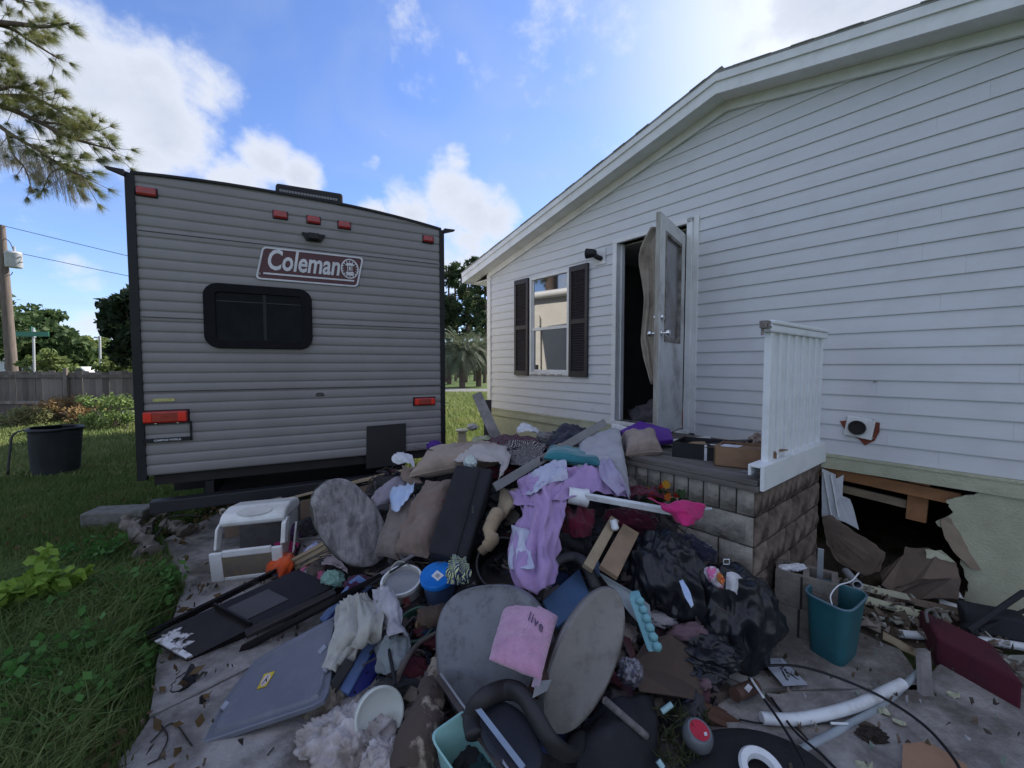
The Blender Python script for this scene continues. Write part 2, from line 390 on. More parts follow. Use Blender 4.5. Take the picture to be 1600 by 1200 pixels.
WU = Vector((.6270, -.7790, 0)); WN = Vector((.7790, .6270, 0)); WC = Vector((-.38, 6.97, 0))  # front wall of the house: along, inward, left corner
def Wp(px, py, off=0.0):                 # pixel -> (s, z) on the wall plane (off: metres in front of it)
    p = onplane(px, py, WC - WN * off, WN); return ((p - WC).dot(WU), p.z)
def Wl(px, py, off=0.0):
    s, z = Wp(px, py, off); return Vector((s, -off, z))

def wavy_sheet(x0, x1, y0, y1, n, m, z, a, f):
    V = []
    for i in range(n):
        for j in range(m):
            x, y = x0 + (x1 - x0) * i / (n - 1), y0 + (y1 - y0) * j / (m - 1); V.append((x, y, z + a * fbm((x, y, 0), f, 3)))
    return V, gridfaces(n, m)
setm('ground', ([(-600, -60, -.05), (600, -60, -.05), (600, 1200, -.05), (-600, 1200, -.05)], [(0, 1, 2, 3)]), M_far)
setm('lawn', wavy_sheet(-22, 12, -3, 21, 90, 60, -.012, .012, .5), M_soil, smooth=True)
setm('road', ([(-70, 21.8, .02), (70, 21.8, .02), (70, 27.0, .02), (-70, 27.0, .02)], [(0, 1, 2, 3)]), M_asph)
setm('road_edge_line', ([(-70, 22.1, .03), (70, 22.1, .03), (70, 22.3, .03), (-70, 22.3, .03)], [(0, 1, 2, 3)]), mat('road_paint', (.6, .6, .58)))
# concrete slab, broken in plates by cracks
def plate(pts, z=.022):
    P = []
    for i in range(len(pts)):
        a, b = Vector((*pts[i], 0)), Vector((*pts[(i + 1) % len(pts)], 0)); n = max(2, int((b - a).length / .06)); d = (b - a).normalized(); nn = Vector((-d.y, d.x, 0))
        for k in range(n):
            p = a.lerp(b, k / n); P.append(p + nn * .018 * fbm(p, 5, 3) + Vector((0, 0, z)))
    V, F = prism(P, (0, 0, -.07)); return V, F
slab = bpy.data.objects.new('patio', None); C.objects.link(slab); slab['kind'] = 'structure'; BASE[slab.name] = Vector()
for pts in ([(-1.35, .9), (-.2, .9), (-.25, 2.0), (-.9, 2.6), (-1.62, 1.75)],
            [(-1.63, 1.77), (-.91, 2.615), (-.6, 3.3), (-2.1, 3.7), (-3.2, 3.6), (-2.3, 2.8), (-1.95, 2.2)],
            [(-.185, .9), (1.35, .9), (1.2, 1.9), (.4, 2.5), (-.235, 2.0)],
            [(1.365, .9), (3.6, .9), (3.2, 1.85), (2.55, 2.25), (2.02, 1.95), (1.22, 1.9)],
            [(-.235, 2.02), (.4, 2.52), (1.0, 2.15), (1.5, 3.0), (-.2, 5.2), (-3.1, 4.6), (-3.15, 3.63), (-2.05, 3.72), (-.58, 3.31), (-.88, 2.6)],
            [(1.21, 1.92), (2.0, 1.92), (2.15, 2.2), (1.8, 2.75), (1.45, 2.8), (1.02, 2.13), (.42, 2.51)]):
    obj('concrete_plate', plate(pts), M_conc, slab)
setm('dirt_strip', wavy_sheet(1.3, 3.9, 1.7, 4.2, 60, 60, -.002, .04, 3.5), M_dirt, smooth=True)

# ---- grass
def blades(name, n, xf, h, w_, m, seed, bend=.5, **k):
    rs = np.random.RandomState(seed); P = []
    while len(P) < n: P += xf(rs, n)
    P = np.array(P[:n]); x, y = P[:, 0], P[:, 1]; dist = np.hypot(x, y)
    hh = h * (.5 + .9 * rs.rand(n)) * (P[:, 2] if P.shape[1] > 2 else 1); ww = w_ * (.7 + .6 * rs.rand(n)) * np.clip(dist / 4, .8, 4)
    a = rs.rand(n) * 6.283; b = rs.rand(n) * 6.283; l = hh * bend * (rs.rand(n) * 1.3)
    ux, uy = np.cos(a) * ww / 2, np.sin(a) * ww / 2; lx, ly = np.cos(b) * l, np.sin(b) * l
    V = np.empty((n, 5, 3)); z0 = np.full(n, -.02)
    V[:, 0] = np.c_[x - ux, y - uy, z0]; V[:, 1] = np.c_[x + ux, y + uy, z0]
    V[:, 2] = np.c_[x + ux * .7 + lx * .35, y + uy * .7 + ly * .35, hh * .6]; V[:, 3] = np.c_[x - ux * .7 + lx * .35, y - uy * .7 + ly * .35, hh * .6]
    V[:, 4] = np.c_[x + lx, y + ly, hh * (1 - .25 * bend)]
    i = np.arange(n)[:, None] * 5
    F = np.concatenate([i + np.array([[0, 1, 2]]), i + np.array([[0, 2, 3]]), i + np.array([[3, 2, 4]])])
    return nobj(name, V.reshape(-1, 3), F, m, **k)
def edgex(y):                            # left edge of the slab, where the lawn begins
    ys = [.8, 1.3, 1.75, 2.2, 2.8, 3.5, 3.7, 4.6]; xs = [-1.05, -1.35, -1.6, -1.95, -2.25, -3.0, -3.2, -3.3]
    return np.interp(y, ys, xs)
def near_lawn(rs, n):
    y = .9 + 5.2 * rs.rand(n) ** 1.1; x = -7 + 6 * rs.rand(n); return [(a, b, 1) for a, b in zip(x, y) if a < edgex(b) - .03 and a > -1.35 * b - .6]
def mid_lawn(rs, n):
    y = 5.5 + 8.5 * rs.rand(n); x = -17 + 16.2 * rs.rand(n); return [(a, b, 1) for a, b in zip(x, y) if a > -1.35 * b - .6 and not (-3 - (b - 3.3) * .505 < a < -.6 - (b - 4.4) * .505)]
def yard(rs, n):
    y = 6 + 15.5 * rs.rand(n); x = -6 + 9 * rs.rand(n); return [(a, b, 1) for a, b in zip(x, y) if -.22 * b - .3 < a < -.02 * b + .1]
L1 = leafmat('grass_blades', (.07, .14, .035), (.15, .19, .06), scale=2.2)
L2 = leafmat('grass_sunny', (.16, .23, .065), (.25, .27, .10), scale=.8)
L3 = leafmat('weed_leaves', (.05, .15, .03), (.10, .22, .05), scale=2.5)
blades('lawn_grass', 90000, near_lawn, .09, .006, L1, 1, kind='stuff')
blades('shaded_lawn_grass', 60000, mid_lawn, .12, .009, leafmat('lawn_blades', (.11, .17, .05), (.24, .26, .10), scale=1.5), 2, kind='stuff')
blades('yard_grass', 30000, yard, .22, .012, L2, 3, kind='stuff')
def tall(rs, n):
    y = .9 + 1.8 * rs.rand(n); x = -3.6 + 2.8 * rs.rand(n); return [(a, b, 1) for a, b in zip(x, y) if a < edgex(b) - .15 - .15 * rs.rand() and a > -1.3 * b - .3]
blades('tall_grass', 16000, tall, .26, .008, leafmat('tall_blades', (.075, .15, .035), (.17, .21, .07), scale=2), 4, bend=.9, kind='stuff')
_r = np.random.RandomState(8); lx = []
while len(lx) < 900:
    x, y = _r.uniform(-5, -1.2), _r.uniform(1.1, 6)
    if x > -1.3 * y - .4 and x < edgex(y) + .25: lx.append((x, y, .03 + .05 * _r.rand()))
V, F = leaves_np(lx, 1, .01, .03, aspect=1.9, seed=12); nobj('fallen_leaves', V, F, leafmat('dead_leaves', (.20, .13, .06), (.10, .065, .035), scale=6), kind='stuff')
# leafy weeds along the slab
rs = np.random.RandomState(11)
def weed(px, py, hgt, rad, label, n=260, size=.03, m=L3, grp=None):
    p = G(px, py, 0); t = T('weed_plant', label, 'plant', p, group=grp)
    st = []; cs = []
    for k in range(9):
        a = rs.rand() * 6.28; r = rad * (.3 + .8 * rs.rand()); q = p + Vector((math.cos(a) * r, math.sin(a) * r, hgt * (.5 + .5 * rs.rand())))
        st.append(tube([p + Vector((0, 0, -.02)), p.lerp(q, .6) + Vector((0, 0, hgt * .2)), q], .004, 5))
        for s_ in (.45, .7, .85, 1.0): cs.append(tuple(p.lerp(q, s_) + Vector((0, 0, hgt * .12))))
    obj('stem', join(*st), mat('green_stem', (.07, .11, .03)), t)
    V, F = leaves_np(cs, max(3, n // len(cs)), rad * .33, size, up=.0, aspect=1.5, seed=int(px + py)); V[:, 2] = np.maximum(V[:, 2], .01)
    nobj('foliage', V, F, m, t)
weed(235, 945, .20, .26, 'dark green bushy weed spilling over the slab beside the black cabinet tip', 620)
weed(160, 985, .22, .28, 'low leafy weed left of the black cabinet tip with brown stems', 380)
weed(60, 975, .34, .26, 'bright yellow green broad leaved weed catching light at the far left', 520, .05, leafmat('sunlit_leaf', (.26, .38, .05), (.14, .26, .05)))  # sunlight on this weed is put into its leaf colour
weed(175, 1075, .17, .26, 'spreading weed lying on the concrete edge below the cabinet tip', 330)
weed(110, 1110, .24, .3, 'tangled weed among the tall grass at lower left', 260)
weed(45, 1180, .25, .25, 'grassy weed clump in the bottom left corner', 200, .025)
weed(135, 880, .16, .2, 'small weed with yellow flowers beside the concrete block', 300, .03)
def bush(px, py, h, r, label, m, n=1500, size=.05):
    p = G(px, py, 0); t = T('wild_shrub', label, 'shrub', p); cs = []; st = []
    for k in range(26):
        a = rs.rand() * 6.28; q = p + Vector((math.cos(a) * r * rs.rand() ** .5, math.sin(a) * r * .6 * rs.rand() ** .5, h * (.2 + .75 * rs.rand() * (1 - .3 * rs.rand()))))
        cs.append(tuple(q)); st.append(tube([p, q], .008, 4))
    obj('stem', join(*st), mat('bark_dark', (.07, .055, .04)), t); V, F = leaves_np(cs, n // 26, r * .3, size, seed=int(px)); nobj('foliage', V, F, m, t)
BRN = leafmat('dry_brush', (.30, .19, .09), (.2, .15, .06)); GRB = leafmat('green_brush', (.14, .22, .06), (.22, .28, .10))
bush(95, 660, .75, .8, 'rust brown dried shrub below the wooden fence', BRN)
bush(132, 668, .65, .5, 'small tan dried shrub between two green ones at the fence', BRN, 700)
bush(175, 672, .95, .65, 'green leafy shrub at the fence beside the camper', GRB)
bush(30, 668, .5, .7, 'low olive shrub at the far left end of the fence', leafmat('olive_brush', (.15, .17, .06), (.22, .2, .1)), 900)

# ================================================================ background
M_bark = mat('pine_bark', (.14, .10, .08), (.07, .05, .04), rough=.95, scale=8, bump=1, bscale=20, stretch=(1, 1, .3))
def tree(name, label, base, h, cr_c, cr_r, m, n=2600, ls=.3, trunk=.18, clumps=34, cat='tree', group=None, lean=0, cs=None):
    base = Vector(base); t = T(name, label, cat, base, group=group)
    ctr = base + Vector((lean, 0, cr_c)); pts = []
    limbs = [tube(cr([base + Vector((0, 0, -.3)), base + Vector((lean * .3, .1, h * .4)), ctr]), [trunk, trunk * .8, trunk * .45], 7)]
    rr = random.Random(label)
    for k in range(clumps):
        a, b, c_ = rr.gauss(0, 1), rr.gauss(0, 1), rr.gauss(0, 1); l = math.sqrt(a * a + b * b + c_ * c_) + 1e-6; q = rr.random() ** .4
        p = ctr + Vector((a / l * q * cr_r[0], b / l * q * cr_r[1], c_ / l * q * cr_r[2])); pts.append(tuple(p))
        if k % 3 == 0: limbs.append(tube([base + Vector((lean * .6, 0, h * (.4 + .3 * rr.random()))), p], [trunk * .3, trunk * .1], 5))
    obj('trunk', join(*limbs), M_bark, t, smooth=True)
    sp = [min(cr_r) * (.22 + .26 * rr.random()) for _ in pts]
    V, F = leaves_np(pts, n // clumps, sp, ls, seed=int(abs(base.x * 10) + h * 7)); nobj('crown', V, F, m, t)
    return t
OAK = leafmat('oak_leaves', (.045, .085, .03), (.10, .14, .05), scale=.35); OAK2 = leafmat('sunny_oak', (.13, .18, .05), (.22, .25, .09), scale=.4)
MAG = leafmat('magnolia', (.018, .035, .016), (.035, .055, .025), scale=1); PINE = leafmat('pine_far', (.035, .06, .03), (.07, .10, .04), scale=.5)
def gx(px, Y): return (px - 800) / FPX * Y
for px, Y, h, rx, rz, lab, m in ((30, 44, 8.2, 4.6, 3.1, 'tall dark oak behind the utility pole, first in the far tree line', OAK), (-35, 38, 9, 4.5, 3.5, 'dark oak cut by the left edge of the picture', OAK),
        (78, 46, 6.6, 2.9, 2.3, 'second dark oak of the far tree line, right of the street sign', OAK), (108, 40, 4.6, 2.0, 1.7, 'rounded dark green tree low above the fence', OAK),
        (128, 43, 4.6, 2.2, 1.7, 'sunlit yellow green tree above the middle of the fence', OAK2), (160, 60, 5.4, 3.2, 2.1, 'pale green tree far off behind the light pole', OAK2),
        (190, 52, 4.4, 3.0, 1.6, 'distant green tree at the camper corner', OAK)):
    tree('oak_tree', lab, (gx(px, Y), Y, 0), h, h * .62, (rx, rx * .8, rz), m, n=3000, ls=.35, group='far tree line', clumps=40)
tree('small_tree', 'bright green young tree standing just behind the fence beside the sign post', (gx(72, 19), 19, 0), 2.3, 1.5, (.9, .7, .7), OAK2, n=900, ls=.14, trunk=.04)
tree('small_tree', 'bright lime shrub tree just behind the fence at the camper corner', (gx(187, 18), 18, 0), 2.1, 1.45, (.8, .6, .55), OAK2, n=800, ls=.14, trunk=.04)
t = T('magnolia_tree', 'dark glossy magnolia half hidden behind the camper rear left corner', 'tree', (gx(225, 12), 12, 0))
pts = [tuple(D(x, y, 12 + random.uniform(-.5, .5))) for x, y in ((175, 478), (190, 475), (200, 485), (172, 500), (186, 497), (200, 510), (180, 515), (195, 525), (205, 530), (215, 480), (225, 500), (215, 520), (205, 545), (195, 560), (185, 545), (220, 545), (230, 520), (240, 480), (235, 460), (215, 462), (200, 470))]
obj('trunk', join(tube(cr([Vector((gx(225, 12), 12, 0)), D(222, 560, 12), D(215, 500, 12)]), [.12, .09, .04], 8), *[tube([D(222, 540, 12), p], [.03, .012], 5) for p in pts]), M_bark, t, smooth=True)
V, F = leaves_np(pts, 110, .33, .14, seed=5); nobj('crown', V, F, MAG, t)
# pines and palms across the road
for px, Y, h, lab in ((698, 39, 11.5, 'tall pine standing closest to the camper edge across the road'), (712, 42, 12.0, 'second tall pine from the camper across the road'), (728, 38, 11.0, 'pine with thin trunk behind the palm'),
                      (742, 41, 12.6, 'tallest pine of the group, near the house eave'), (757, 37, 11.0, 'pine right beside the house corner'), (775, 44, 12.4, 'pine mostly hidden by the house corner'), (665, 43, 12, 'pine hidden behind the camper edge')):
    x = gx(px, Y); t = T('pine_tree', lab, 'tree', (x, Y, 0), group='pines across the road')
    rr = random.Random(px); pts = []; lim = [tube([(x, Y, -.3), (x + .2, Y, h * .5), (x + rr.uniform(-.4, .4), Y, h * .95)], [.17, .13, .05], 7)]
    for k in range(34):
        z = h * (.36 + .6 * rr.random()); r = (1.0 - .55 * (z / h - .36) / .6) * (1.5 * rr.random() + .3); a = rr.random() * 6.28; p = Vector((x + r * math.cos(a), Y + r * math.sin(a), z)); pts.append(tuple(p)); lim.append(tube([(x, Y, z - .4), p], [.04, .02], 4))
    obj('trunk', join(*lim), M_bark, t); V, F = leaves_np(pts, 70, [.55 * (.6 + .6 * rr.random()) for _ in pts], .16, aspect=3, seed=px); nobj('crown', V, F, PINE, t)
def palm(px, Y, h, lab, n=110, fl=2.2):
    x = gx(px, Y); t = T('palm_tree', lab, 'palm', (x, Y, 0), group='palms across the road'); obj('trunk', tube([(x, Y, -.2), (x, Y, h)], .22, 9), M_bark, t)
    V, F = [], []
    for k in range(n):
        a = random.random() * 6.28; el = random.uniform(-.7, 1.3); L = fl * random.uniform(.8, 1.1); tw = 0
        st = Vector((x, Y, h)); d = Vector((math.cos(a) * math.cos(el), math.sin(a) * math.cos(el), math.sin(el))); p = st.copy(); side = Vector((-math.sin(a), math.cos(a), 0))
        for s_ in range(9):
            q = p + d * L / 9; d = (d + Vector((0, 0, -.17))).normalized()
            w_ = .34 * math.sin(math.pi * (s_ + .7) / 9.6) + .03
            for sg in (-1, 1):
                for mth_ in (0, .5):
                    b = p.lerp(q, mth_); i = len(V); tip = b + side * sg * w_ + d * .16 + Vector((0, 0, -.12)); V += [b, b + d * .06, tip]; F.append((i, i + 1, i + 2))
            p = q
    nobj('fronds', np.array([tuple(v) for v in V]), np.array(F), leafmat('palm_leaf', (.075, .10, .06), (.17, .19, .12)), t)
palm(722, 29, 2.5, 'shaggy grey green palm across the road between camper and house'); palm(748, 31, 2.6, 'second palm behind the first, near the house corner'); palm(702, 35, 2.5, 'palm partly covered by the camper edge')
V, F = leaves_np([(random.uniform(-95, 22), 78 + random.uniform(-4, 4), random.uniform(.3, 5.5)) for _ in range(900)], 45, 1.4, .5, seed=77)
nobj('far_wood', V, F, leafmat('far_wood_leaves', (.04, .065, .035), (.075, .10, .05), scale=.3), kind='stuff')
# parked vehicles far off
def far_car(px, Y, col, lab, rz=0.0, L=4.3):
    t = T('parked_car', lab, 'car', (gx(px, Y), Y, 0)); x, z0 = gx(px, Y), .3
    prof = [(-L / 2, .35), (-L / 2, .8), (-L * .3, .9), (-L * .18, 1.4), (L * .2, 1.42), (L * .36, .92), (L / 2, .82), (L / 2, .35)]
    obj('body', prism([(x + a, Y - .85, b) for a, b in prof], (0, 1.7, 0)), mat('car_paint_%d' % px, col, rough=.3, bump=0), t, bevel=.05)
    obj('window', prism([(x + a, Y - .87, b) for a, b in ((-L * .24, .93), (-L * .16, 1.33), (L * .18, 1.34), (L * .29, .95))], (0, 1.74, 0)), mat('car_glass', (.02, .025, .03), rough=.1, bump=0), t)
    for dx in (-L * .3, L * .3): obj('wheel', lathe([(.0, -.1), (.33, -.1), (.34, 0), (.33, .1), (0, .1)], (x + dx, Y - .8, .33), (0, 1, 0), 18), mat('tyre', (.02, .02, .02)), t, smooth=40)
far_car(700, 52, (.02, .022, .03), 'dark car parked across the road under the palm'); far_car(128, 38, (.75, .75, .75), 'white car far beyond the wooden fence', L=4)
t = T('far_house', 'low white house far beyond the fence left of the sign post', 'house', (gx(42, 55), 55, 0)); x = gx(42, 55)
obj('wall', box(x - 4, x + 4, 55, 61, 0, 2.3), mat('far_white', (.6, .62, .65)), t); obj('roof', prism([(x - 4.4, 54.5, 2.3), (x - 4.4, 58, 3.2), (x - 4.4, 61.5, 2.3)], (8.8, 0, 0)), mat('far_roof', (.25, .24, .24)), t)
for dx in (-2.5, 0, 2.4): obj('window', box(x + dx - .4, x + dx + .4, 54.95, 55.0, 1, 1.8), mat('car_glass', (.02, .02, .02)), t)
# wooden fence
M_fence = mat('weathered_fence', (.22, .195, .175), (.12, .103, .09), rough=.95, scale=3, bump=.6, bscale=18, stretch=(2, 2, .25), var=.35, spec=.1)
fy = 12.0; t = T('wooden_fence', 'weathered grey brown picket fence along the lawn behind the camper', 'fence', (-13, fy, 0))
brd = obj('board', box(-17.5, -17.31, fy, fy + .02, .0, 1.41), M_fence, t, bevel=.004)
for k in range(1, 46): copy_part(brd, t, (k * .196 + random.uniform(-.004, .004), random.uniform(-.006, .006), random.uniform(-.035, .02)))
for z in (1.22, .45): obj('rail', box(-17.6, -8.4, fy - .045, fy - .004, z, z + .09), M_fence, t)
for x in (-13.0, -15.4, -10.6): obj('post', box(x - .05, x + .05, fy - .1, fy - .05, 0, 1.5), M_fence, t)
# utility pole, transformer, wires
M_pole = mat('pole_wood', (.16, .13, .11), (.10, .08, .07), rough=.95, stretch=(3, 3, .3)); M_grey = mat('grey_metal', (.42, .43, .45), rough=.5, bump=.05)
M_blk = mat('black_plastic', (.011, .011, .013), (.016, .016, .018), rough=.5, bump=.08, bscale=90, spec=.25)
Y = 20.0; t = T('utility_pole', 'leaning wooden utility pole with grey transformer at the left edge', 'pole', D(22, 620, Y))
obj('pole', tube([D(24, 640, Y), D(10, 470, Y), D(2, 352, Y)], [.22, .19, .13], 12), M_pole, t, smooth=60)
tc_ = D(22, 418, Y); tf = obj('transformer', lathe([(0, 0), (.27, 0), (.29, .03), (.29, .62), (.31, .66), (.26, .74), (0, .78)], tc_, n=24), M_grey, t, smooth=40)
obj('bushing', join(tube([tc_ + Vector((.05, 0, .75)), tc_ + Vector((.05, 0, 1.0))], .045, 8), tube([tc_ + Vector((.28, 0, .5)), tc_ + Vector((.42, 0, .5))], .03, 6), tube([tc_ + Vector((.28, 0, .25)), tc_ + Vector((.42, 0, .25))], .03, 6)), M_grey, tf)
obj('bracket', join(tube([tc_ + Vector((-.28, 0, .55)), tc_ + Vector((-.6, 0, .55))], .05, 6), tube([tc_ + Vector((-.28, 0, .2)), tc_ + Vector((-.6, 0, .2))], .05, 6)), M_grey, t)
obj('lead_wire', join(tube(cr([D(3, 370, Y), D(15, 378, Y), D(22, 395, Y)]), .015, 5), tube(cr([D(20, 425, Y), D(16, 430, Y), D(8, 428, Y)]), .015, 5)), M_blk, t)
for a, b, lab in (((2, 352), (400, 445), 'upper overhead wire running from the pole behind the camper'), ((-20, 385), (400, 470), 'lower overhead wire running behind the camper')):
    p, q = D(*a, Y), D(*b, Y * 1.1); pm = p.lerp(q, .5) + Vector((0, 0, -.05))
    obj('overhead_wire', tube(cr([p, pm, q], 10), .014, 5), M_blk, label=lab, cat='cable')
# street sign
Y = 15.5; t = T('street_sign', 'pale post with two green street name blades behind the fence', 'sign', D(54, 600, Y))
obj('post', tube([D(55, 640, Y), D(52, 512, Y)], .035, 8), M_grey, t)
sg = mat('sign_green', (.02, .17, .10), rough=.4, bump=0)
a = D(51, 522, Y - .05); obj('sign_blade', box(a.x - .62, a.x + .62, a.y - .02, a.y, a.z - .09, a.z + .09), sg, t)
obj('sign_blade', prism([D(48, 510, Y), D(55, 513, Y + .3), D(55, 518, Y + .3), D(48, 520, Y)], (.01, .01, 0)), sg, t)
obj('sign_bracket', box(a.x - .04, a.x + .04, a.y, a.y + .08, a.z - .12, a.z + .15), M_grey, t)
Y = 30; obj('light_pole', tube(cr([D(157, 590, Y), D(156, 530, Y), D(154, 528, Y), D(148, 527, Y)], 4), .07, 6), M_grey, label='slim distant light pole above the fence', cat='pole')

# pine with hanging moss at upper left
M_ndl = leafmat('pine_needles', (.10, .14, .05), (.26, .25, .09), scale=1.6, tr=.4); M_moss = leafmat('spanish_moss', (.30, .25, .17), (.20, .18, .13), tr=.2)
Y = 7.2; tx = D(-190, 300, Y); t = T('pine_tree', 'near pine reaching in from the upper left with long needles and hanging moss', 'tree', (tx.x, tx.y, 0))
limbs = [tube(cr([(tx.x, tx.y, -.3), (tx.x - .1, tx.y, 4), (tx.x, tx.y, 9), (tx.x + .2, tx.y, 12)]), [.3, .27, .22, .12], 14)]
tuft = []
def limb(pts, r0, r1, nt, sz=1, sp=.12):
    Pn = cr([D(a, b, Y + c) for a, b, c in pts], 10); m = len(Pn); limbs.append(tube(Pn, [r0 + (r1 - r0) * i / m for i in range(m)], 7))
    nt = int(nt * 1.15)
    for k in range(nt):
        i = int(m * (.28 + .72 * (k + .5) / nt)); i = min(i, m - 2); d = (Pn[i + 1] - Pn[i]).normalized()
        q = Pn[i] + Vector((random.gauss(0, sp), random.gauss(0, sp), random.gauss(0, sp))) + d * .1
        limbs.append(tube([Pn[i], q], [.006, .004], 4)); tuft.append((q, (q - Pn[i]).normalized() * .6 + d * .5, sz))
limb([(-190, 20, 0), (-60, 30, 0), (30, 38, -.1), (70, 42, -.2), (108, 36, -.3)], .06, .012, 22); limb([(-60, 30, 0), (10, 42, 0), (50, 66, .1), (92, 92, .2)], .04, .01, 20)
limb([(-60, 30, 0), (0, 0, 0), (20, -10, 0), (42, 8, 0)], .03, .01, 14, 1, .15)
limb([(-190, 130, 0), (-80, 150, 0), (0, 165, 0), (60, 190, .1), (110, 215, .1), (180, 235, .1)], .07, .012, 60, 1, .16)
limb([(-60, 155, 0), (0, 150, .1), (50, 152, .2), (90, 172, .3), (110, 188, .4)], .04, .01, 46, 1, .18)
limb([(-40, 165, 0), (10, 205, -.1), (60, 235, -.1), (100, 262, -.1), (130, 275, -.1)], .04, .01, 52, 1, .17)
limb([(60, 190, .1), (105, 195, .1), (130, 200, 0), (155, 205, 0)], .02, .008, 16, .9, .09); limb([(-60, 150, 0), (0, 140, 0), (20, 135, 0), (50, 142, .1)], .03, .01, 30, 1, .15)
limb([(10, 205, -.1), (20, 240, -.1), (40, 265, -.1), (50, 300, -.1)], .02, .006, 9, .7, .08); limb([(100, 262, -.1), (80, 270, 0), (70, 290, 0), (60, 310, .1)], .015, .005, 4, .7, .06)
limb([(-60, 90, 0), (-20, 92, 0), (0, 95, 0), (8, 96, 0)], .02, .01, 8, 1, .06)
obj('trunk', join(*limbs), M_bark, t, smooth=True)
rs2 = np.random.RandomState(3); VV = []
for q, d, sz in tuft:
    n = 110; q = np.array(q); d = np.array(d); v = rs2.normal(size=(n, 3)) * .62 + d * 1.25; v /= np.linalg.norm(v, axis=1)[:, None]; L = (.13 + .11 * rs2.rand(n, 1)) * sz
    e = q + v * L + np.array([0, 0, -.03]) * rs2.rand(n, 1); s_ = np.cross(v, rs2.normal(size=(n, 3))); s_ /= np.linalg.norm(s_, axis=1)[:, None]; s_ *= .0022
    st = q + rs2.normal(size=(n, 3)) * .012
    VV.append(np.stack([st - s_, st + s_, e], 1))
V = np.concatenate(VV).reshape(-1, 3); nobj('needles', V, np.arange(len(V)).reshape(-1, 3), M_ndl, t)
VV = []
for k in range(26):
    f = (k + .5) / 26; a = D(-20 + 140 * f + random.uniform(-12, 12), 205 + 70 * f + random.uniform(-10, 18), Y - .1 + random.uniform(-.2, .2)); L = random.uniform(.2, .5) * (1.25 if k > 19 else 1)
    for j in range(28):
        x = np.array(a) + rs2.normal(size=3) * .035; n = 5
        for s_ in range(n):
            y_ = x + np.array([rs2.normal() * .012 + .015, rs2.normal() * .01, -L / n * (.6 + .6 * rs2.rand())]); VV.append([x - [.002, 0, 0], x + [.002, 0, 0], y_ + [.002, 0, 0], y_ - [.002, 0, 0]]); x = y_
V = np.array(VV).reshape(-1, 3); nobj('hanging_moss', V, np.arange(len(V)).reshape(-1, 4), M_moss, t)
# ================================================================ the manufactured house (local frame: x along the front wall, y inward)
RZ = math.atan2(WU.y, WU.x)
M_side = mat('white_siding', (.60, .605, .62), (.545, .55, .565), rough=.55, scale=1.5, bump=.12, bscale=45, dirt=.22, dirtc=(.38, .37, .34), dscale=2.5, stretch=(.4, 1, 1))
M_trim = mat('white_trim', (.72, .72, .72), (.64, .64, .63), rough=.5, bump=.08, dirt=.3, dirtc=(.35, .33, .30), dscale=5)
M_belly = mat('cream_green_stucco', (.50, .50, .36), (.41, .41, .29), rough=.9, scale=3, bump=.9, bscale=70, dirt=.4, dirtc=(.22, .2, .15), dscale=2.5)
M_shut = mat('dark_shutter', (.028, .022, .026), (.035, .03, .032), rough=.5, bump=.05)
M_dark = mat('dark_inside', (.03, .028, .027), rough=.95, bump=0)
M_glass = mat('window_glass', (.012, .014, .016), rough=.03, bump=0, spec=1.0, ior=2.3)
M_roof = mat('shingles', (.40, .39, .37), (.28, .27, .26), rough=.95, bump=.8)
M_wood = mat('raw_lumber', (.36, .17, .075), (.26, .12, .05), rough=.85, scale=4, bump=.3, stretch=(.3, 3, 3), dirt=.5, dscale=4)
M_wood2 = mat('pale_lumber', (.30, .24, .16), (.22, .17, .11), rough=.85, scale=4, bump=.3, stretch=(.3, 3, 3), dirt=.5, dscale=4)
S1 = 7.9; SR = 3.86
def gz(s): return 3.12 + .24 * s if s <= SR else 4.046 - .215 * (s - SR)
house = T('manufactured_house', 'white vinyl sided gable house with open door, window and dark shutters', 'house', WC, RZ)
WIN = (1.10, 1.82, 1.50, 2.84); DOOR = (2.60, 3.52, .93, 3.03)
HP = [(1288, 737), (1345, 744), (1480, 764), (1530, 772), (1478, 782), (1490, 800), (1462, 815), (1488, 842), (1500, 880), (1512, 915), (1504, 960), (1450, 1000), (1290, 960)]
# sheathing behind the boards, with the openings left free
def wallpiece(s0, s1, z0, z1, y0, y1, top=False):
    br = [s0] + ([SR] if s0 < SR < s1 and top else []) + [s1]; out = []
    for a, b in zip(br, br[1:]):
        za, zb = (gz(a) - .0, gz(b) - .0) if top else (z1, z1)
        V = [(a, y0, z0), (b, y0, z0), (b, y1, z0), (a, y1, z0), (a, y0, za), (b, y0, zb), (b, y1, zb), (a, y1, za)]
        out.append((V, box(0, 1, 0, 1, 0, 1)[1]))
    return join(*out)
Z0 = .80
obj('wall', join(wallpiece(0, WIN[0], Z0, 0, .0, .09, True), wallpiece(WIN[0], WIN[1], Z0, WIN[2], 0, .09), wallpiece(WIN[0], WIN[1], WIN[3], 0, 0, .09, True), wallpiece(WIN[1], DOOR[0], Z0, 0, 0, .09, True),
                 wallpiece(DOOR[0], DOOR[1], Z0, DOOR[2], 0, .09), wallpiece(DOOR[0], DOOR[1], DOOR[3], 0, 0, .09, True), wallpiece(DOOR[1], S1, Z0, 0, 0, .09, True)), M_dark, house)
obj('side_wall', join(box(-.0, .09, .09, 14, .1, 3.1), box(S1 - .09, S1, .09, 14, .1, 3.1), box(0, S1, 14, 14.1, .1, 3.1)), M_side, house)
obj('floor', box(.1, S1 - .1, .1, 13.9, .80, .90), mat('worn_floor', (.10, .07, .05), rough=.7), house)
obj('ceiling', box(.1, S1 - .1, .1, 13.9, 3.02, 3.1), mat('ceiling_white', (.5, .5, .48)), house)
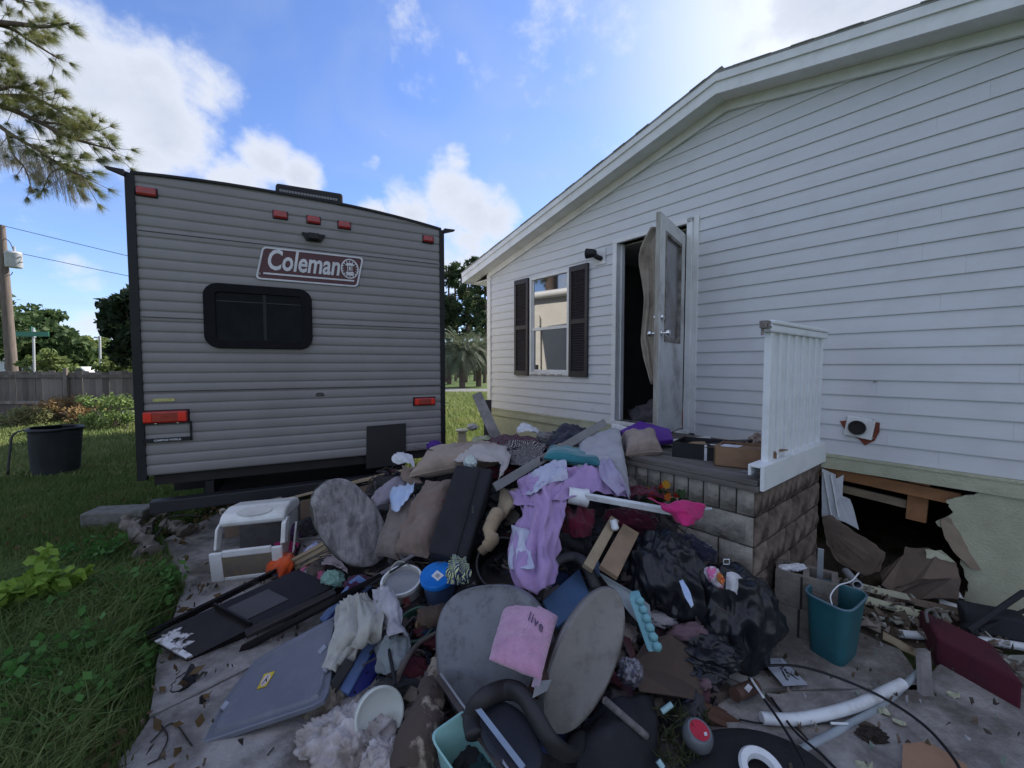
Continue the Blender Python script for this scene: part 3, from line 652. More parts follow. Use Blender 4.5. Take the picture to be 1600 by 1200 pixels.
obj('inner_wall', join(box(.1, 5.2, 3.2, 3.3, .9, 3.02), box(2.0, 2.08, .1, 3.2, .9, 3.02)), mat('inner_wall', (.10, .095, .09)), house)
# siding boards, one object each
CH = .1205
OPEN = ((WIN[0] - .035, WIN[1] + .035, WIN[2] - .04, WIN[3] + .035), (DOOR[0] - .028, DOOR[1] + .08, DOOR[2] - .05, DOOR[3] + .045))
def board_segments(z0, z1, lim0, lim1):
    segs = [(lim0, lim1, z0, z1)]
    for (a, b, c, d) in OPEN:
        if z1 > c and z0 < d:
            new = []
            for s0, s1, q0, q1 in segs:
                if s1 <= a or s0 >= b: new.append((s0, s1, q0, q1)); continue
                new += [(s0, min(s1, a), q0, q1), (max(s0, b), s1, q0, q1)]
                if z0 < c - .006: new.append((a, b, q0, c))
                if z1 > d + .006: new.append((a, b, d, q1))
            segs = [q for q in new if q[1] - q[0] > .02]
    return segs
rr = random.Random(4); z = .882; row = 0
while z < 4.03:
    z1 = min(z + CH, 4.04); row += 1
    lo0 = max(0.03, (z - 3.12) / .24) ; hi0 = min(S1 - .03, SR + (4.046 - z) / .215)
    cut = [rr.uniform(1.2, 3.2)]; 
    while cut[-1] < S1: cut.append(cut[-1] + 3.66)
    for a, b, za_, zb_ in board_segments(z, z1, lo0, hi0):
        xs = [a] + [c for c in cut if a + .15 < c < b - .15] + [b]
        for u, v in zip(xs, xs[1:]):
            if v < 1.8 and u > 6: continue
            u_, v_ = u, v - .0006
            tu = max(u_, (z1 - 3.12) / .24) if u == a else u_; tv = min(v_, SR + (4.046 - z1) / .215) if v == b else v_
            if tv - tu < .02: continue
            h = z1 - z; zA, zB = max(za_, z), min(zb_, z1); part = zA > z + .004 or zB < z1 - .004; dpt = lambda q: .0195 - .0135 * (q - z) / h
            if part: tu, tv = u_, v_
            zl = zA + (.007 if not part else .002); V = [(u_, -.001, zA), (v_, -.001, zA), (u_, -dpt(zA) + .001, zA), (v_, -dpt(zA) + .001, zA), (u_, -dpt(zl), zl), (v_, -dpt(zl), zl), (tu, -dpt(zB), zB), (tv, -dpt(zB), zB), (tu, -.001, zB), (tv, -.001, zB)]
            F = [(i, i + 1, i + 3, i + 2) for i in range(0, 8, 2)] + [(8, 9, 1, 0), (0, 2, 4, 6, 8), (9, 7, 5, 3, 1)]
            obj('siding_plank', (V, F), M_side, house)
    z += CH
# belly band, skirting, corner
obj('belly_trim', join(box(-.02, S1, -.034, -.002, .765, .862), box(-.02, S1, -.042, -.002, .862, .880)), M_belly, house)
hp = [Wp(a, b) for a, b in HP]; h0, h1 = min(p[0] for p in hp), max(p[0] for p in hp)
obj('skirting', box(0, 3.0, -.012, .02, -.02, .762), M_belly, house)
rgt = [(s, zz) for s, zz in (hp[3], hp[4], hp[5], hp[6], hp[7], hp[8], hp[9], hp[10])]
poly = [(s, -.012, max(zz, -.02)) for s, zz in rgt] + [(rgt[-1][0] + .01, -.012, -.03), (S1, -.012, -.03), (S1, -.012, .762)]
poly[0] = (poly[0][0], -.012, .762)
P = []
for i in range(len(poly)):
    a, b = Vector(poly[i]), Vector(poly[(i + 1) % len(poly)]); P.append(a)
    if i < len(rgt) - 1:
        for k in range(1, 5): q = a.lerp(b, k / 5); P.append(q + Vector((.018 * fbm(q, 30, 3), 0, .018 * fbm(q + Vector((4, 0, 0)), 30, 3))))
obj('skirting', prism(P, (0, .03, 0)), M_belly, house)
obj('corner_trim', join(box(-.035, .065, -.03, .0, .88, 3.12), box(-.035, -.0, .0, .08, .88, 3.12)), M_trim, house, bevel=.004)
# framing seen through the broken skirting
def Lb(a, b, w_, y0, y1, m, nm='floor_joist'):
    p, q = Wl(*a, 0), Wl(*b, 0); d = (q - p).normalized(); n = Vector((-d.z, 0, d.x)) * w_ / 2
    return obj(nm, prism([(p + n) + Vector((0, y0, 0)), (q + n) + Vector((0, y0, 0)), (q - n) + Vector((0, y0, 0)), (p - n) + Vector((0, y0, 0))], (0, y1 - y0, 0)), m, house, bevel=.003)
Lb((1280, 736), (1500, 783), .085, .03, .07, M_wood); Lb((1300, 765), (1425, 796), .06, .10, .14, M_wood2)
Lb((1434, 752), (1428, 818), .11, .075, .115, M_wood, 'cripple_post')
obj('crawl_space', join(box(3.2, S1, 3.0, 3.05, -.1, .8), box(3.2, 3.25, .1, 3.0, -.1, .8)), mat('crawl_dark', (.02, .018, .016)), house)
# roof, fascia, soffit
OH = .27
def slopebox(s0, s1, y0, y1, dz0, dz1, f):
    V = []
    for dz in (dz0, dz1):
        for s, y in ((s0, y0), (s1, y0), (s1, y1), (s0, y1)): V.append((s, y, f(s) + dz))
    return V, box(0, 1, 0, 1, 0, 1)[1]
gL = lambda s: 3.12 + .24 * s
gR = lambda s: 4.046 - .215 * (s - SR)
EL = -.42
obj('soffit', join(slopebox(EL, SR, -OH + .02, -.03, .012, .03, gL), slopebox(SR, S1 + .4, -OH + .02, -.03, .012, .03, gR)), M_trim, house)
obj('fascia', join(slopebox(EL, SR, -OH, -OH + .02, -.015, .125, gL), slopebox(SR, S1 + .4, -OH, -OH + .02, -.015, .125, gR)), M_trim, house)
obj('rake_trim', join(slopebox(EL, SR, -OH - .018, -OH, .085, .15, gL), slopebox(SR, S1 + .4, -OH - .018, -OH, .085, .15, gR)), M_trim, house)
obj('frieze_board', join(slopebox(.03, SR, -.05, -.02, -.075, .012, gL), slopebox(SR, S1, -.05, -.02, -.075, .012, gR)), M_trim, house, bevel=.003)
obj('eave_soffit', join(box(EL, .03, -.03, 14.2, 3.02, 3.04), box(EL - .02, EL, -OH, 14.2, 3.01, 3.17)), M_trim, house)
obj('roof', join(slopebox(EL - .03, SR, -OH - .022, 14.3, .152, .162, gL), slopebox(SR, S1 + .43, -OH - .022, 14.3, .152, .162, gR)), M_roof, house)
sh = obj('shingle', slopebox(0, .15, -OH - .028, -OH + .2, .163, .169, gL), M_roof, house)
for k in range(-2, 27): copy_part(sh, house, (k * .145, random.uniform(-.008, .004), k * .145 * .24))
sh = obj('shingle', slopebox(SR + .01, SR + .16, -OH - .028, -OH + .2, .163, .169, gR), M_roof, house)
for k in range(1, 27): copy_part(sh, house, (k * .145, random.uniform(-.008, .004), -k * .145 * .215))
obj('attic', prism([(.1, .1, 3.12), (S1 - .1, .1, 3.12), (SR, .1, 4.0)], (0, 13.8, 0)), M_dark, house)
# window
fr = obj('window', join(box(WIN[0] - .04, WIN[1] + .04, -.032, .03, WIN[3], WIN[3] + .04), box(WIN[0] - .04, WIN[1] + .04, -.036, .03, WIN[2] - .045, WIN[2]), box(WIN[0] - .04, WIN[0], -.032, .03, WIN[2], WIN[3]), box(WIN[1], WIN[1] + .04, -.032, .03, WIN[2], WIN[3])), M_trim, house, bevel=.003)
zm = (WIN[2] + WIN[3]) / 2 - .05
obj('sash', join(box(WIN[0], WIN[1], -.02, .03, zm - .02, zm + .02), box(WIN[0], WIN[0] + .025, -.01, .03, WIN[2], WIN[3]), box(WIN[1] - .025, WIN[1], -.01, .03, WIN[2], WIN[3]), box(WIN[0], WIN[1], -.01, .03, WIN[2], WIN[2] + .03)), M_trim, fr, bevel=.002)
obj('pane', box(WIN[0] + .025, WIN[1] - .025, .0, .005, zm + .02, WIN[3]), M_glass, fr); obj('pane', box(WIN[0] + .025, WIN[1] - .025, .012, .017, WIN[2] + .03, zm - .02), M_glass, fr)
obj('sill_flake', join(*[box(WIN[0] + a, WIN[0] + a + .09, -.043, -.034, WIN[2] - .05, WIN[2] - .03) for a in (.05, .22, .4, .55)]), mat('chipped_paint', (.5, .48, .44), (.15, .14, .12), scale=30), fr)
# shutters with louvres
def shutter(s0, s1):
    z0, z1, y0 = WIN[2] - .06, WIN[3] + .05, -.052
    p = obj('shutter', join(box(s0, s0 + .045, y0, -.02, z0, z1), box(s1 - .045, s1, y0, -.02, z0, z1), box(s0 + .045, s1 - .045, y0, -.02, z0, z0 + .07), box(s0 + .045, s1 - .045, y0, -.02, (z0 + z1) / 2 - .03, (z0 + z1) / 2 + .03), box(s0 + .045, s1 - .045, y0, -.02, z1 - .07, z1), box(s0 + .045, s1 - .045, -.028, -.02, z0, z1)), M_shut, house, bevel=.003)
    sl_ = None
    for za, zb in ((z0 + .07, (z0 + z1) / 2 - .03), ((z0 + z1) / 2 + .03, z1 - .07)):
        n = int((zb - za) / .031)
        for k in range(n):
            zz = za + (k + .0) * (zb - za) / n; V = [(s0 + .045, y0 + .003, zz + .004), (s1 - .045, y0 + .003, zz + .004), (s1 - .045, -.029, zz + .026), (s0 + .045, -.029, zz + .026), (s0 + .045, y0 + .008, zz), (s1 - .045, y0 + .008, zz), (s1 - .045, -.029, zz + .02), (s0 + .045, -.029, zz + .02)]
            if sl_ is None: sl_ = obj('louvre', (V, box(0, 1, 0, 1, 0, 1)[1]), M_shut, p); b0 = zz
            else: copy_part(sl_, p, (0, 0, zz - b0))
    return p
shutter(.72, 1.04); shutter(1.87, 2.19)
# door frame, threshold, open door hinged at its right jamb
a, b, c, d = DOOR
fr = obj('door_frame', join(box(a - .03, a + .03, -.05, .09, c, d), box(b - .03, b + .03, -.05, .09, c, d + .05), box(a - .03, b + .03, -.05, .09, d, d + .05), box(a - .03, b + .03, -.07, .12, c - .04, c), box(b + .03, b + .085, -.03, .0, c - .03, d + .06), box(a + .031, a + .05, .03, .09, c, d)), M_trim, house, bevel=.004)
hng = Vector((b - .035, -.055, 0))
ex = Vector((2.6, 4.55, 0)); ang = R(104)                 # opened a little past square, towards the camera
dd = Vector((-math.cos(ang), -math.sin(ang), 0)); W = .79; nrm = Vector((dd.y, -dd.x, 0))
if nrm.x > 0: nrm = -nrm
M_door = mat('worn_door', (.62, .63, .64), (.48, .48, .48), rough=.6, scale=3, bump=.2, dirt=.6, dirtc=(.10, .09, .08), dscale=3)
def dslab(u0, u1, z0, z1, t0, t1): return prism([hng + dd * u0 + nrm * t0 + Vector((0, 0, z0)), hng + dd * u1 + nrm * t0 + Vector((0, 0, z0)), hng + dd * u1 + nrm * t0 + Vector((0, 0, z1)), hng + dd * u0 + nrm * t0 + Vector((0, 0, z1))], nrm * (t1 - t0))
zb, zt = c + .02, d - .11
dr = obj('door', join(dslab(0, .14, zb, zt, 0, .045), dslab(W - .14, W, zb, zt, 0, .045), dslab(.14, W - .14, zb, zb + .86, 0, .045), dslab(.14, W - .14, zt - .13, zt, 0, .045)), M_door, house, bevel=.004, label='open weathered door with wide glass and chrome knobs')
obj('door_edge', dslab(W, W + .004, zb, zt, .004, .041), mat('raw_edge', (.42, .41, .38), (.2, .17, .13), scale=5, stretch=(3, 3, .4)), dr)
obj('glazing_bead', join(dslab(.14, .165, zb + .86, zt - .13, -.006, .051), dslab(W - .165, W - .14, zb + .86, zt - .13, -.006, .051), dslab(.165, W - .165, zb + .86, zb + .90, -.006, .051), dslab(.165, W - .165, zt - .16, zt - .13, -.006, .051)), mat('aged_bead', (.30, .29, .27), (.10, .08, .06), scale=14), dr)
M_dglass = mat('dusty_glass', (.22, .21, .23), (.11, .105, .11), rough=.18, scale=2, bump=.02, dirt=.7, dirtc=(.12, .07, .045), dscale=1.6, spec=.7)
obj('pane', dslab(.165, W - .165, zb + .90, zt - .16, .018, .026), M_dglass, dr)
M_chr = mat('chrome', (.75, .75, .76), rough=.14, metal=1, bump=0)
for zz, q in ((zb + .93, 1), (zb + 1.07, 0)):
    pc = hng + dd * (W - .065) + Vector((0, 0, zz)) + nrm * .0225
    prof = [(0, -.024), (.032, -.024), (.03, -.032), (.012, -.036), (.011, -.06), (.027, -.068), (.03, -.085), (.02, -.098), (0, -.1)] if q else [(0, -.024), (.03, -.024), (.027, -.04), (0, -.043)]
    obj('knob' if q else 'deadbolt', join(lathe(prof, pc, nrm, 16), lathe([(r_, -h) for r_, h in prof], pc, nrm, 16)), M_chr, dr, smooth=50)
obj('kick_stain', dslab(0, W, zb - .012, zb, .01, .035), mat('rubber_sweep', (.02, .02, .02)), dr)
# things in the doorway
HM = Matrix.Translation(WC) @ Matrix.Rotation(RZ, 4, 'Z')
def H(s, y, z): return HM @ Vector((s, y, z))
M_curt = mat('dirty_curtain', (.36, .31, .25), (.22, .17, .13), rough=.9, scale=3, bump=.3, bscale=120, dirt=.5, dscale=3, sheen=.3)
ch = [H(*(hng + dd * (W - .12) + nrm * .055 + Vector((0, 0, zz)))) for zz in (2.84, 2.6, 2.2, 1.8, 1.42)]
wd = [.07, .17, .12, .14, .05]
obj('curtain', cloth([[p, p + HM.to_3x3() @ (nrm * w_ * .5 - dd * .02), p + HM.to_3x3() @ (nrm * w_ + dd * .03)] for p, w_ in zip(ch, wd)], k=9, amp=.014, freq=9, along=0, seed=3), M_curt, label='stained beige curtain hanging from the inner side of the open door', cat='curtain', smooth=True)
for q, (s, y, r_, col, nm, lab) in enumerate(((2.85, .55, .22, (.10, .09, .10), 'clothes_pile', 'dark clothes heaped inside the doorway on the floor'), (3.15, .75, .2, (.30, .26, .27), 'clothes_pile', 'pale clothes heaped further inside the doorway'), (3.22, .38, .13, (.38, .05, .04), 'clothes_pile', 'red cloth lying just inside the threshold'))):
    obj(nm, blob(H(s, y, .95), (r_ * 1.4, r_, r_ * .8), 18, .35, 2, q), mat('heap%d' % q, col, rough=.95), label=lab, cat='clothes', smooth=True)
# lamp
lm = H(2.36, -.02, 2.93)
t = T('wall_lamp', 'black porch spotlight on a white plate between window and door', 'lamp', H(2.36, -.02, 2.85))
obj('mount_plate', ([H(*v) for v in box(2.29, 2.45, -.035, -.012, 2.83, 3.02)[0]], box(0, 1, 0, 1, 0, 1)[1]), M_trim, t, bevel=.004)
obj('arm', tube(cr([H(2.39, -.035, 2.90), H(2.38, -.09, 2.91), H(2.34, -.12, 2.95)], 5), .03, 10), M_blk, t, smooth=True)
obj('lamp_head', lathe([(0, -.03), (.04, -.03), (.05, .0), (.062, .09), (.05, .095), (0, .09)], H(2.34, -.12, 2.96), HM.to_3x3() @ Vector((-1, -.35, .1)), 20), M_blk, t, smooth=50)
# dryer vent
t = T('dryer_vent', 'round black duct hole in a white plate with red brown patches on the siding', 'vent', H(4.88, -.02, 1.04))
vs, vz = Wp(1343, 668, .03)
def Hx(VF): return [H(*v) for v in VF[0]], VF[1]
M_rust = mat('red_brown_patch', (.22, .06, .035), (.14, .04, .025), rough=.9, bump=.4)
obj('patch', Hx(prism([(vs - .125, -.0225, vz + .035), (vs - .02, -.0225, vz + .06), (vs + .115, -.0225, vz + .05), (vs + .115, -.0225, vz - .02), (vs + .09, -.0225, vz - .09), (vs + .035, -.0225, vz - .135), (vs - .005, -.0225, vz - .09), (vs - .085, -.0225, vz - .04)], (0, .004, 0))), M_rust, t)
def rot(VF, c, a):
    c = Vector(c); m = Matrix.Rotation(a, 3, 'Y'); return [c + m @ (Vector(v) - c) for v in VF[0]], VF[1]
obj('vent_plate', Hx(rot(box(vs - .085, vs + .085, -.042, -.0235, vz - .078, vz + .078), (vs, 0, vz), R(8))), M_trim, t, bevel=.006)
obj('duct', Hx(lathe([(.054, 0), (.056, .02), (.051, .02), (.048, -.0), (.046, -.05), (0, -.05)], (vs - .01, -.042, vz), (0, -1, 0), 30)), mat('duct_metal', (.12, .12, .12), rough=.4, metal=.6, bump=0), t, smooth=40)
obj('duct_shade_disc', Hx(lathe([(0, 0), (.048, 0)], (vs - .01, -.044, vz), (0, -1, 0), 30)), M_dark, t)  # dark disc painted for the shade inside the duct
for k in range(4):
    sx, sz_ = ((-.08, .07), (.08, .07), (.08, -.07), (-.08, -.07))[k]; obj('screw', Hx(lathe([(.005, -.002), (.005, .002), (0, .003)], (vs + sx, -.041, vz + sz_), (0, -1, 0), 8)), M_grey, t)
# small nicks on the siding
for (px, py) in ((1210, 672), (1366, 597), (1083, 650), (925, 640)):
    s, zz = Wp(px, py, .018); obj('siding_nick', prism([(s - .012, -.0205, zz - .004), (s + .014, -.0205, zz + .006), (s + .002, -.0205, zz + .008)], (0, .006, 0)), M_dark, house)

# ================================================================ block landing
DC = Vector((1.408, 2.34, 0)); DU = Vector((-.627, .779, 0)); DL = 1.30; DD = 1.19     # corner nearest the camera, direction to the left, length, depth to the wall
deck = T('block_landing', 'split face concrete block landing with grey wooden deck under the open door', 'porch', DC, math.atan2(DU.y, DU.x))
# local: x to the left along the front face, -y towards the house
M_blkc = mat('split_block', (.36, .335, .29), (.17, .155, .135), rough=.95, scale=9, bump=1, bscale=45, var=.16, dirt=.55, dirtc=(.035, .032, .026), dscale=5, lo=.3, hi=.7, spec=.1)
M_blkd = mat('darker_block', (.24, .19, .16), (.09, .07, .06), rough=.95, scale=8, bump=1, bscale=45, var=.18, dirt=.6, dirtc=(.03, .025, .02), dscale=4, spec=.1)  # darker, browner block colour for the side face
M_mort = mat('mortar', (.06, .055, .05), rough=1)
obj('core', box(.02, DL, -DD + .01, -.02, -.05, .885), M_mort, deck)
def rough_block(a, b, face, z0, z1, seed):
    n, m = max(4, int((b - a) / .03) + 1), 7; V = []
    g = .005
    for i in range(n):
        for j in range(m):
            x = a + g + (b - a - 2 * g) * i / (n - 1); z = z0 + g + (z1 - z0 - 2 * g) * j / (m - 1)
            edge = i in (0, n - 1) or j in (0, m - 1); d = (.004 if edge else .016) + (0 if edge else .013 * fbm((x * 1.0, z, seed), 16, 4))
            V.append((x, d, z) if face == 'f' else (-d, -x, z))
    F = gridfaces(n, m, 0, face == 'f')
    k = len(V); ring = [i * m for i in range(n)] + [(n - 1) * m + j for j in range(1, m)] + [i * m + m - 1 for i in range(n - 2, -1, -1)] + [j for j in range(m - 2, 0, -1)]
    for q in ring: v = V[q]; V.append((v[0], -.03, v[2]) if face == 'f' else (.03, v[1], v[2]))
    for q in range(len(ring)):
        q2 = (q + 1) % len(ring); f = (ring[q], ring[q2], k + q2, k + q); F.append(f if face != 'f' else f[::-1])
    return V, F
BH = .178; top = .89
for r_ in range(5):
    z1 = top - r_ * BH; z0 = z1 - BH
    if r_ == 0: xs = [i * .1 for i in range(14)]
    else: o_ = (.40 if r_ % 2 else .2); xs = [0] + [o_ + .4 * i for i in range(4)]
    xs = [x for x in xs if x < DL - .03] + [DL]
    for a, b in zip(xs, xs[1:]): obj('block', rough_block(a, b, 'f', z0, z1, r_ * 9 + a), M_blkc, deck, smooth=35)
    if r_ in (0, 2): ys = [i * .1 + .0 for i in range(11)] if r_ == 0 else [0, .2, .3, .4, .5, .7, .9, 1.1]
    else: ys = [0, .2, .6, 1.0] if r_ % 2 else [0, .4, .8]
    ys = [y for y in ys if y < DD - .05] + [DD]
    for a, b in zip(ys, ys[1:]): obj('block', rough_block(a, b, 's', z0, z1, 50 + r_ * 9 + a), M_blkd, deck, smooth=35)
M_deckw = mat('grey_deck_wood', (.17, .155, .14), (.08, .07, .065), rough=.9, scale=3, bump=.6, bscale=20, stretch=(.4, 4, 4), var=.15, dirt=.4, dscale=4)
for k in range(9):
    y1 = .035 - k * .137; obj('deck_board', box(-.02, DL + .03, y1 - .13, y1, .905, .937), M_deckw, deck, bevel=.004)
obj('rim_board', box(-.025, DL + .03, .006, .03, .868, .903), M_deckw, deck, bevel=.003); obj('rim_board', box(-.035, -.004, -DD + .02, .0, .862, .903), M_deckw, deck, bevel=.003)
# railing at its right side
M_vin = mat('white_vinyl_rail', (.74, .76, .78), (.68, .70, .72), rough=.4, bump=.05, dirt=.15, dirtc=(.3, .3, .28), dscale=6)
rail = T('porch_railing', 'white picket railing on the right side of the block landing', 'railing', DC + Vector((0, 0, .94)), math.atan2(DU.y, DU.x))
RY0, RY1 = -.14, -DD + .03; zr0, zr1 = .0, .90
obj('bottom_rail', join(box(-.05, -.03, RY1, .02, -.06, .085), box(-.03, .02, RY1, .02, .07, .085), box(.02, .035, RY1, .02, .02, .085)), M_vin, rail, bevel=.003)
pk = None; n = 8
for k in range(n):
    y = RY0 + (RY1 - RY0 + .05) * k / (n - 1)
    w_ = .034 if k else .05
    pk = obj('picket', box(-.02, .018, y - w_ * .55, y + w_ * .45, .083, zr1 - .05), M_vin, rail, bevel=.004)
obj('picket_web', box(-.004, .006, RY1, RY0, .085, zr1 - .05), M_vin, rail)
obj('top_rail', join(box(-.035, .03, RY1 - .01, RY0 + .06, zr1 - .05, zr1 - .005), box(-.045, .04, RY1 - .01, RY0 + .05, zr1 - .005, zr1 + .02)), M_vin, rail, bevel=.008)
obj('broken_bracket', join(box(-.03, .01, RY0 + .065, RY0 + .12, zr1 - .03, zr1 + .012), tube([(-.03, RY0 + .1, zr1 - .01), (-.06, RY0 + .15, zr1 - .03)], .006, 6), tube([(0, RY0 + .1, zr1 - .03), (0, RY0 + .1, zr1 - .07)], .008, 6)), mat('broken_brown', (.12, .09, .085), (.3, .27, .25), scale=30), rail)

# ================================================================ travel trailer (local frame: x along the rear, -y... y forward away from the camera)
RA = Vector((-2.99, 3.29, 0)); RU = Vector((.892, .451, 0)).normalized(); RN = Vector((-RU.y, RU.x, 0)); RW = 2.5
rv = T('camper_trailer', 'grey ribbed camper trailer seen from behind with lettered plate, rear window and red lamps', 'camper', RA, math.atan2(RU.y, RU.x))
def Rp(px, py, off=.02):
    p = onplane(px, py, RA - RN * off, RN); return ((p - RA).dot(RU), p.z)
RZ0 = .695
def rtop(x): return 3.052 + .085 * (1 - ((x / RW) * 2 - 1) ** 2) + (.04 if x < 1 else 0) * (1 - x) - .03 * (x / RW)
M_rv = mat('grey_rv_metal', (.225, .215, .215), (.195, .185, .187), rough=.38, scale=1.2, bump=.03, dirt=.2, dirtc=(.13, .12, .11), dscale=2)
PI_ = .0835; V = []; nx = 21; zs = []
z = RZ0
prof = [(0, 0.002), (.10, .0125), (.2, .014), (.5, .0155), (.8, .014), (.9, .0125)]
while z < 3.25:
    for f, d_ in prof: zs.append((z + f * PI_, d_))
    z += PI_
for i in range(nx):
    x = RW * i / (nx - 1); tz = rtop(x)
    for zz, d_ in zs: V.append((x, -d_, min(zz, tz)))
F = gridfaces(nx, len(zs)); obj('rear_panel', (V, F), M_rv, rv, smooth=True)
for zz in (1.98, 2.66, 1.38): obj('panel_seam', box(.03, RW - .03, -.019, -.012, zz, zz + .006), mat('seam_dark', (.03, .03, .035)), rv)
LEN = 8.6; xs = [RW * i / 12 for i in range(13)]
M_rvw = mat('white_rv_side', (.66, .63, .58), (.6, .57, .52), rough=.35, bump=.02)
shell = [(0, .005, RZ0), *[(x, .005, rtop(x) - .01) for x in xs], (RW, .005, RZ0)]
obj('body', prism(shell, (0, LEN, 0)), M_rvw, rv)
obj('roof', join(*[prism([(a, -.03, rtop(a)), (b, -.03, rtop(b)), (b, -.03, rtop(b) + .02), (a, -.03, rtop(a) + .02)], (0, LEN + .04, 0)) for a, b in zip(xs, xs[1:])]), M_blk, rv)
obj('corner_trim', prism([(-.035, -.03, RZ0 - .03), (.022, -.03, RZ0 - .03), (.022, -.03, rtop(0)), (-.035, -.03, rtop(0) + .01)], (0, .06, 0)), M_blk, rv)
obj('corner_trim', prism([(RW - .018, -.03, RZ0 - .03), (RW + .03, -.03, RZ0 - .03), (RW + .03, -.03, rtop(RW)), (RW - .018, -.03, rtop(RW))], (0, .06, 0)), M_blk, rv)
for sx, x in ((-1, -.03), (1, RW + .03)):
    zt = rtop(0 if sx < 0 else RW) - .03; obj('gutter_spout', join(prism([(x, -.05, zt), (x + sx * .10, -.09, zt + .025), (x + sx * .10, -.09, zt + .035), (x, -.05, zt + .045)], (0, .05, 0))), M_blk, rv)
M_red = mat('red_lens', (.34, .012, .012), (.22, .006, .008), rough=.2, scale=20, bump=.1, spec=.7)
for px, py, wd_ in ((229, 300, .085), (438, 336, .075), (490, 344, .075), (538, 352, .075), (669, 374, .075)):
    x, zz = Rp(px, py); p = obj('marker_lamp', box(x - wd_ * .75, x + wd_ * .75, -.045, -.012, zz - .034, zz + .034), M_red, rv, bevel=.03); obj('lamp_base', box(x - wd_ * .82, x + wd_ * .82, -.02, -.008, zz - .04, zz + .04), M_blk, p, bevel=.03)
x, zz = Rp(490, 371); obj('camera_mount', join(prism([(x - .10, -.02, zz + .03), (x + .10, -.02, zz + .03), (x + .06, -.02, zz - .04), (x - .06, -.02, zz - .04)], (0, -.03, 0)), box(x - .045, x + .045, -.09, -.04, zz - .03, zz + .025)), M_blk, rv, bevel=.006)
# rear window
a, b = Rp(317, 445), Rp(489, 547); x0, x1, z0, z1 = a[0], b[0], (Rp(400, 545)[1]), (Rp(400, 447)[1])
def rrect(x0, x1, z0, z1, r_, n=8):
    P = []
    for cx_, cz_, a0 in ((x1 - r_, z1 - r_, 0), (x0 + r_, z1 - r_, 90), (x0 + r_, z0 + r_, 180), (x1 - r_, z0 + r_, 270)):
        for k in range(n + 1): th = R(a0 + 90 * k / n); P.append((cx_ + r_ * math.cos(th), cz_ + r_ * math.sin(th)))
    return P
def ringpiece(o_, i_, y0, y1):
    n = len(o_); V = [(x, y0, z) for x, z in o_] + [(x, y0, z) for x, z in i_] + [(x, y1, z) for x, z in o_] + [(x, y1, z) for x, z in i_]; F = []
    for k in range(n):
        q = (k + 1) % n; F += [(k, q, n + q, n + k), (2 * n + k, 3 * n + k, 3 * n + q, 2 * n + q), (k, 2 * n + k, 2 * n + q, q), (n + k, n + q, 3 * n + q, 3 * n + k)]
    return V, F
wn = obj('window', ringpiece(rrect(x0, x1, z0, z1, .11), rrect(x0 + .085, x1 - .085, z0 + .075, z1 - .075, .03), -.05, -.01), mat('window_black', (.012, .012, .015), rough=.7, bump=.02, spec=.08), rv, smooth=30, bevel=.006)
obj('pane', box(x0 + .08, x1 - .08, -.034, -.028, z0 + .07, z1 - .07), mat('tinted_glass', (.006, .007, .008), (.011, .012, .014), rough=.12, scale=7, bump=0, spec=.05), wn)
obj('pane_divider', box((x0 + x1) / 2 + .02, (x0 + x1) / 2 + .045, -.04, -.034, z0 + .075, z1 - .075), M_blk, wn); obj('blind_rail', box(x0 + .09, x1 - .09, -.036, -.0345, z1 - .15, z1 - .145), mat('rail_grey', (.05, .05, .055)), wn)
# lettered plate
cx0, cz0 = Rp(399, 436); c1 = Rp(410, 385); c2 = Rp(568, 402); c3 = Rp(557, 448)
xa, xb = cx0, c2[0]; za, zb2 = cz0, c1[1]; hgt = zb2 - za; shr = (c1[0] - cx0) / hgt
def shear(P): return [(x + (z - za) * shr, z) for x, z in P]
M_plate = mat('plate_maroon', (.075, .018, .025), (.06, .015, .02), rough=.4, bump=.02); M_let = mat('plate_letters', (.62, .62, .65), rough=.45, bump=0)
xe = xb - shr * hgt
PLo = shear(rrect(xa, xe, za, zb2, .035)); PLi = shear(rrect(xa + .014, xe - .014, za + .014, zb2 - .014, .026))
pl = obj('name_plate', ringpiece(PLo, [(x_ + .0, z_) for x_, z_ in PLo], -.02, -.026) if False else prism([(x, -.020, z) for x, z in PLi], (0, -.005, 0)), M_plate, rv)
obj('plate_border', ringpiece(PLo, PLi, -.028, -.018), M_let, pl)
tw = xe - xa
tv = text_mesh('Coleman', 1, shear=.22, bold=.022, ext=.002); xs_ = [v[0] for v in tv[0]]; wtx = max(xs_) - min(xs_); fs = tw * .70 / wtx
zt_ = za + hgt * .34
def rtext(tv, x, y, z, sx, sz): return [(x + v[0] * sx, y - v[2] * .5, z + v[1] * sz) for v in tv[0]], [f for f in tv[1]]
obj('lettering', rtext(tv, xa + tw * .075 + .02, -.027, zt_, fs, hgt * .62 / .72), M_let, pl)
ul = shear([(xa + tw * .06, za + hgt * .17), (xa + tw * .95, za + hgt * .17), (xa + tw * .95, za + hgt * .22), (xa + tw * .06, za + hgt * .22)])
obj('underline', prism([(x, -.025, z) for x, z in ul], (0, -.004, 0)), M_let, pl)
lx, lz = xa + tw * .885 + shr * hgt * .5, za + hgt * .58; lr = hgt * .29
def circ(cx_, cz_, rx, rz, n=28): return [(cx_ + rx * math.cos(2 * math.pi * k / n), cz_ + rz * math.sin(2 * math.pi * k / n)) for k in range(n)]
rays = [prism([(lx + math.cos(a_) * lr * .62, -.025, lz + math.sin(a_) * lr * .62), (lx + math.cos(a_ - .07) * lr * .9, -.025, lz + math.sin(a_ - .07) * lr * .9), (lx + math.cos(a_ + .07) * lr * .9, -.025, lz + math.sin(a_ + .07) * lr * .9)], (0, -.003, 0)) for a_ in [k * math.pi / 8 for k in range(16)]]
